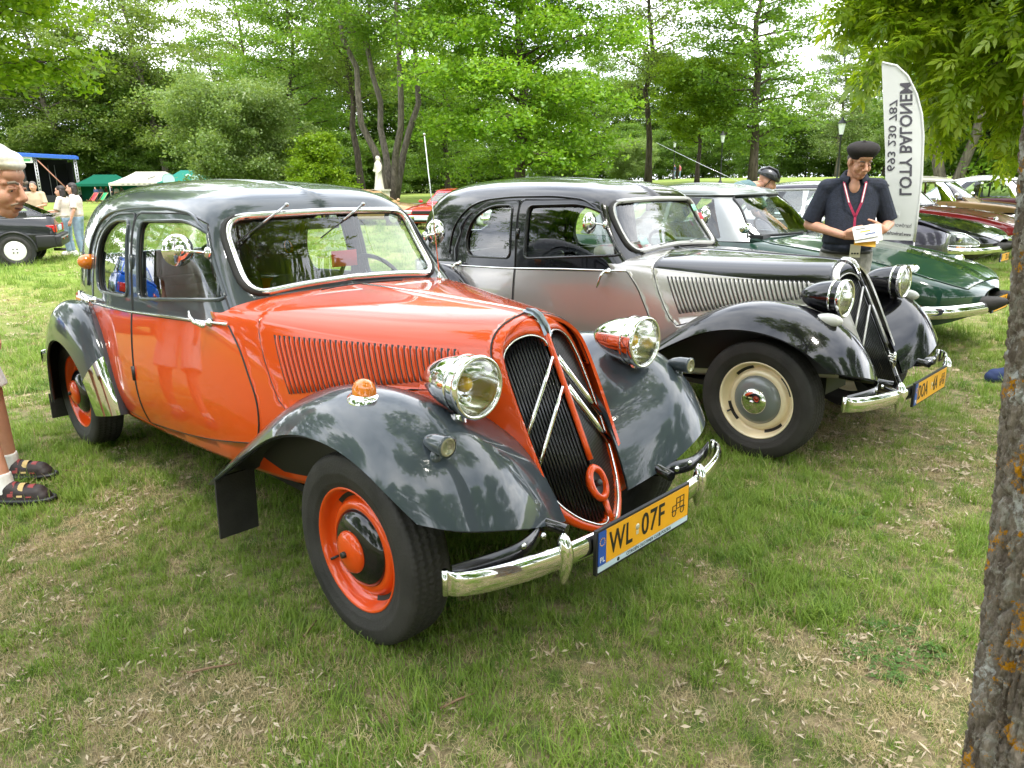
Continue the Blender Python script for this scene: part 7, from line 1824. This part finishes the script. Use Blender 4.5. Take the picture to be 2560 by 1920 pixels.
# ================================================================== statue, lamps, bench
x, y, z = place_px(950, 60); st = thing("statue", "white stone statue of a robed figure on a plinth left of the curved trunks", "statue", (x, y, z), face(x, y)-.7)
STONE = mat("white_stone", (.66,.62,.53), .8, var=.12, vscale=3)
m = MB(); m.box((0,0,.55), (1.1,1.1,1.1)); m.box((0,0,1.16), (1.25,1.25,.14)); m.build("plinth", STONE, st)
m = MB(); cap_mesh(m, (0,0,1.25), (0,.02,2.35), .36, .24); cap_mesh(m, (.02,0,2.3), (.02,0,3.05), .24, .27); ell(m, (.04,0,3.52), (.15,.14,.19)); cap_mesh(m, (.02,0,3.1), (.03,0,3.4), .15, .11); ell(m, (-.03,0,3.45), (.17,.19,.25)); cap_mesh(m, (-.02,.22,3.0), (.15,.34,2.65), .11, .09); cap_mesh(m, (.15,.34,2.65), (.42,.30,2.45), .08, .05); cap_mesh(m, (-.02,-.22,3.0), (.12,-.30,2.6), .11, .09); cap_mesh(m, (.12,-.30,2.6), (.22,-.05,2.55), .08, .06)
for k in range(12): a = k*pi/6; cap_mesh(m, (.34*cos(a),.34*sin(a),1.25), (.22*cos(a),.22*sin(a),2.3), .05, .03, n=6)
fuse("figure", m, .035, STONE, st)
IRON = mat("black_cast_iron", (.012,.014,.014), .5)
def lamp(px, d, label, h=4.0):
    x, y, z = place_px(px, d); g = thing("street_lamp", label, "street lamp", (x, y, z), 0, "lantern street lamps in the park"); m = MB(); m.lathe([(.16,0),(.15,.5),(.08,.6),(.05,.75),(.04,h-.75),(.07,h-.7),(.03,h-.62)], 'z', n=12); m.build("post", IRON, g)
    m = MB(); m.lathe([(.10,h-.6),(.20,h-.05)], 'z', n=6); m.build("lantern_glass", mat("lantern_glass",(.62,.66,.66),.15,coat=.6), g); m = MB(); m.lathe([(.25,h-.06),(.20,h+.02),(.08,h+.14),(.03,h+.26),(.0006,h+.28)], 'z', n=6); m.lathe([(.11,h-.63),(.11,h-.58)], 'z', n=6); m.build("lantern_hood", IRON, g)
lamp(2087, 43, "black lantern street lamp rising above the man in the beret"); lamp(1798, 62, "slim black street lamp left of the tall layered tree"); lamp(1681, 88, "farthest street lamp at the edge of the meadow")
x, y, z = place_px(1112, 66); g = thing("park_bench", "dark wooden park bench beyond the path behind the red saloon", "bench", (x, y, z), face(x, y)+pi/2); WOOD = mat("dark_bench_wood",(.06,.035,.025),.7)
for k in range(3): m = MB(); m.box((0,.05+.14*k,.45), (1.9,.11,.05)); m.build("seat_slat", WOOD, g); m = MB(); m.box((0,.48+.03*k,.6+.16*k), (1.9,.04,.12)); m.build("back_slat", WOOD, g)
for s in (-.8, .8): m = MB(); m.box((s,.1,.22), (.06,.06,.44)); m.box((s,.46,.5), (.06,.06,1.0)); m.build("leg", IRON, g)

# ================================================================== the near tree at the right edge
def lichen_bark():
    m = bark_material("furrowed_bark_with_lichen", (.11,.082,.062), (.43,.365,.30), 34.0); n, l = m.node_tree.nodes, m.node_tree.links; b = n["Principled BSDF"]
    src = b.inputs["Base Color"].links[0].from_socket; t = [q for q in n if q.type == 'TEX_COORD'][0]
    def patch(sc, lo, hi, col, src, warp=9.0):
        q = n.new("ShaderNodeTexNoise"); q.inputs["Scale"].default_value = sc; q.inputs["Detail"].default_value = 6; q.inputs["Roughness"].default_value = .72; l.new(t.outputs["Object"], q.inputs["Vector"])
        r = n.new("ShaderNodeMapRange"); r.inputs[1].default_value = lo; r.inputs[2].default_value = hi; l.new(q.outputs["Fac"], r.inputs[0])
        x = n.new("ShaderNodeMix"); x.data_type = 'RGBA'; l.new(r.outputs[0], x.inputs[0]); l.new(src, x.inputs[6]); x.inputs[7].default_value = (*col, 1); return x.outputs[2]
    def field(sc, lo, hi):
        q = n.new("ShaderNodeTexNoise"); q.inputs["Scale"].default_value = sc; q.inputs["Detail"].default_value = 7; q.inputs["Roughness"].default_value = .75; l.new(t.outputs["Object"], q.inputs["Vector"])
        r = n.new("ShaderNodeMapRange"); r.inputs[1].default_value = lo; r.inputs[2].default_value = hi; l.new(q.outputs["Fac"], r.inputs[0]); return r.outputs[0]
    def both(f1, f2, col, src):
        k = n.new("ShaderNodeMath"); k.operation = 'MULTIPLY'; l.new(f1, k.inputs[0]); l.new(f2, k.inputs[1]); x = n.new("ShaderNodeMix"); x.data_type = 'RGBA'; l.new(k.outputs[0], x.inputs[0]); l.new(src, x.inputs[6]); x.inputs[7].default_value = (*col, 1); return x.outputs[2]
    s = patch(34, .52, .60, (.40,.37,.32), src); s = both(field(5.0, .56, .62), field(40, .46, .54), (.64,.64,.62), s); s = both(field(13.0, .565, .59), field(55, .43, .50), (.66,.30,.010), s); l.new(s, b.inputs["Base Color"]); return m
NT = (1.885, -.45); near = thing("ash_maple_tree", "near tree with furrowed bark and orange lichen at the right edge", "tree", (NT[0], NT[1], 0), 0)
r3 = np.random.default_rng(23)
def plates(u, z, n_u, seed):
    """distance to the cracks of a network of bark plates; u runs 0..n_u round the trunk"""
    j = np.random.default_rng(seed).random((n_u, 256, 2)); ui, zi = np.floor(u).astype(int), np.floor(z).astype(int); f1 = np.full(u.shape, 9.0); f2 = f1.copy()
    for du in (-1, 0, 1):
        for dz in (-1, 0, 1):
            q = j[(ui+du) % n_u, (zi+dz) % 256]; d = np.hypot(ui+du+q[..., 0]-u, zi+dz+q[..., 1]-z); f2 = np.where(d < f1, f1, np.minimum(f2, d)); f1 = np.minimum(f1, d)
    return f2-f1
zl = np.concatenate([np.linspace(-.05, .12, 18)[:-1], np.linspace(.12, 1.62, 390), np.linspace(1.62, 4.2, 90)[1:]]); ang = np.linspace(0, 2*pi, 330, endpoint=False)
ang, zz2 = np.meshgrid(ang, zl); cx = -.063*zz2+.012*np.sin(2.1*zz2); cy_ = .01*np.sin(1.3*zz2); rad = .152+.055*np.exp(-np.maximum(zz2, 0)/.16)-.012*zz2
per = lambda a, z, n, sc, sd: vnoise(np.cos(a)*n+40, np.sin(a)*n+z*sc+40, 1.0, sd)
wu = 1.5*(per(ang, zz2, 3.0, 9, 61)-.5); wz = 1.6*(per(ang, zz2, 4.0, 11, 62)-.5)
e1 = plates(ang/(2*pi)*44+wu+44, zz2*10+wz, 44, 63); e2 = plates(ang/(2*pi)*96+wu*2+96, zz2*34+wz*2, 96, 64)
lum = per(ang, zz2, 9, 60, 65); fine = per(ang, zz2, 26, 190, 66)
dsp = .013*np.clip(e1/.30, 0, 1)**.6+.005*np.clip(e2/.4, 0, 1)+.003*lum+.004*fine
X = cx+(rad+dsp-.016)*np.cos(ang); Y = cy_+(rad+dsp-.016)*np.sin(ang)
m = MB(); m.grid(np.stack([X, Y, zz2], -1), closed_u=True, smooth=True)
def limb(mb, p0, d, L, r0, depth, out, r, grav=-.10, bend=.25):
    pts = [Vector(p0)]; dv = Vector(d).normalized(); n = 6
    for k in range(n):
        dv = (dv+Vector((r.normal()*bend*.35, r.normal()*bend*.35, r.normal()*bend*.25+grav*.25))).normalized(); pts.append(pts[-1]+dv*L/n)
    mb.tube(pts, [max(.003, r0*(1-.75*k/n)) for k in range(n+1)], 6 if r0 > .02 else 4, cap=False)
    if depth == 0:
        for k in range(1, n+1): out.append((pts[k], (pts[k]-pts[k-1]).normalized()))
        return
    for k in range(1, n+1):
        for _ in range(2 if depth > 1 else 2):
            a = r.random()*6.28; s = Vector((r.normal(), r.normal(), r.normal()*.45)); s = (s-dv*s.dot(dv)); s.normalize()
            limb(mb, pts[k], (pts[k]-pts[k-1]).normalized()*.75+s*.8, L*(.42+.2*r.random())*(1.15-.09*k), r0*(1-.75*k/n)*.55, depth-1, out, r, grav*1.2, bend)
        if k == n: out.append((pts[k], dv))
def compound_leaves(pts, r, n_per, size, m, name, parent, droop=.6):
    """pinnate leaves: a drooping rachis with five pointed leaflets"""
    N = len(pts)*n_per; base = np.repeat(np.array([tuple(p[0]) for p in pts]), n_per, 0)+r.normal(size=(N, 3))*.05; dr = np.repeat(np.array([tuple(p[1]) for p in pts]), n_per, 0)+r.normal(size=(N, 3))*.75; dr[:, 2] -= droop*r.random(N); dr /= np.linalg.norm(dr, axis=1, keepdims=True)
    up = np.array([0, 0, 1.0])+r.normal(size=(N, 3))*.45; sd = np.cross(dr, up); sd /= np.linalg.norm(sd, axis=1, keepdims=True); nn = np.cross(sd, dr); L = size*(.7+.6*r.random(N))[:, None]; q = r.random(N); V = []; F = []; Q = []
    for along, ang, ln in ((.45,.95,.55),(.45,-.95,.55),(.75,.75,.6),(.75,-.75,.6),(.95,0,.75)):
        c = base+dr*L*along; d2 = dr*cos(ang)+sd*sin(ang); d2 = d2-nn*.22*abs(sin(ang)); w = np.cross(nn, d2)*L*ln*.20; t = c+d2*L*ln-nn*L*ln*.18; mid_ = c+d2*L*ln*.45
        V.append(np.stack([c, mid_+w, t, mid_-w], 1)); Q.append(np.repeat(q, 4))
    V = np.concatenate(V).reshape(-1, 3); F = np.arange(len(V)).reshape(-1, 4); return link(name, mesh_np(name, V, F, np.concatenate(Q), m), parent)
LEAF_ASH = leaf_material("ash_maple_leaves", (.19,.31,.016), (.29,.42,.02), (.42,.52,.05), .62)
out = []
for (z, d, L, r0, dp) in ((3.6,(.25,.9,.75),3.4,.065,2),(3.9,(-.75,.35,.75),3.4,.065,2),(4.1,(.7,-.5,.7),3.0,.055,2),(4.1,(-.35,-.85,.75),3.2,.06,2),(4.1,(-.1,.1,1),2.6,.06,2)):
    limb(m, (-.063*z+.0, 0, z), d, L, r0, dp, out, r3)
m.build("trunk", lichen_bark(), near)
compound_leaves(out, r3, 2, .17, LEAF_ASH, "crown", near)
# the leafy maple whose boughs hang over the right half of the row
MT = (1.3, 14.2); mp = thing("ash_maple_tree", "ash leaved maple whose low boughs hang over the top right of the car row", "tree", (MT[0], MT[1], 0), 0)
m = MB(); m.tube([(0,0,-.05),(.02,.0,.3),(0,.05,1.2),(-.05,0,2.4),(-.05,.05,3.6),(0,0,5.4)], [.30,.22,.19,.17,.14,.09], 14); out = []; r4 = np.random.default_rng(31)
for (z, d, L, r0, dp) in ((3.3,(-.95,-.10,.26),4.3,.075,2),(3.8,(-.9,-.40,.30),4.2,.075,2),(4.3,(-1,.15,.34),4.9,.08,2),(4.9,(-.95,-.25,.40),4.8,.075,2),(5.2,(-.9,.3,.50),4.6,.07,2),(5.2,(.8,.5,.6),4,.06,2),(5.2,(-.3,.2,1),3.5,.06,2),(4.6,(.1,1,.5),4,.06,2),(5.0,(-.2,-1,.5),4.2,.06,2)):
    limb(m, (-.04, 0.02, z), d, L, r0, dp, out, r4, grav=-.12)
m.build("trunk", BARK, mp); compound_leaves(out, r4, 3, .26, LEAF_ASH, "crown", mp)
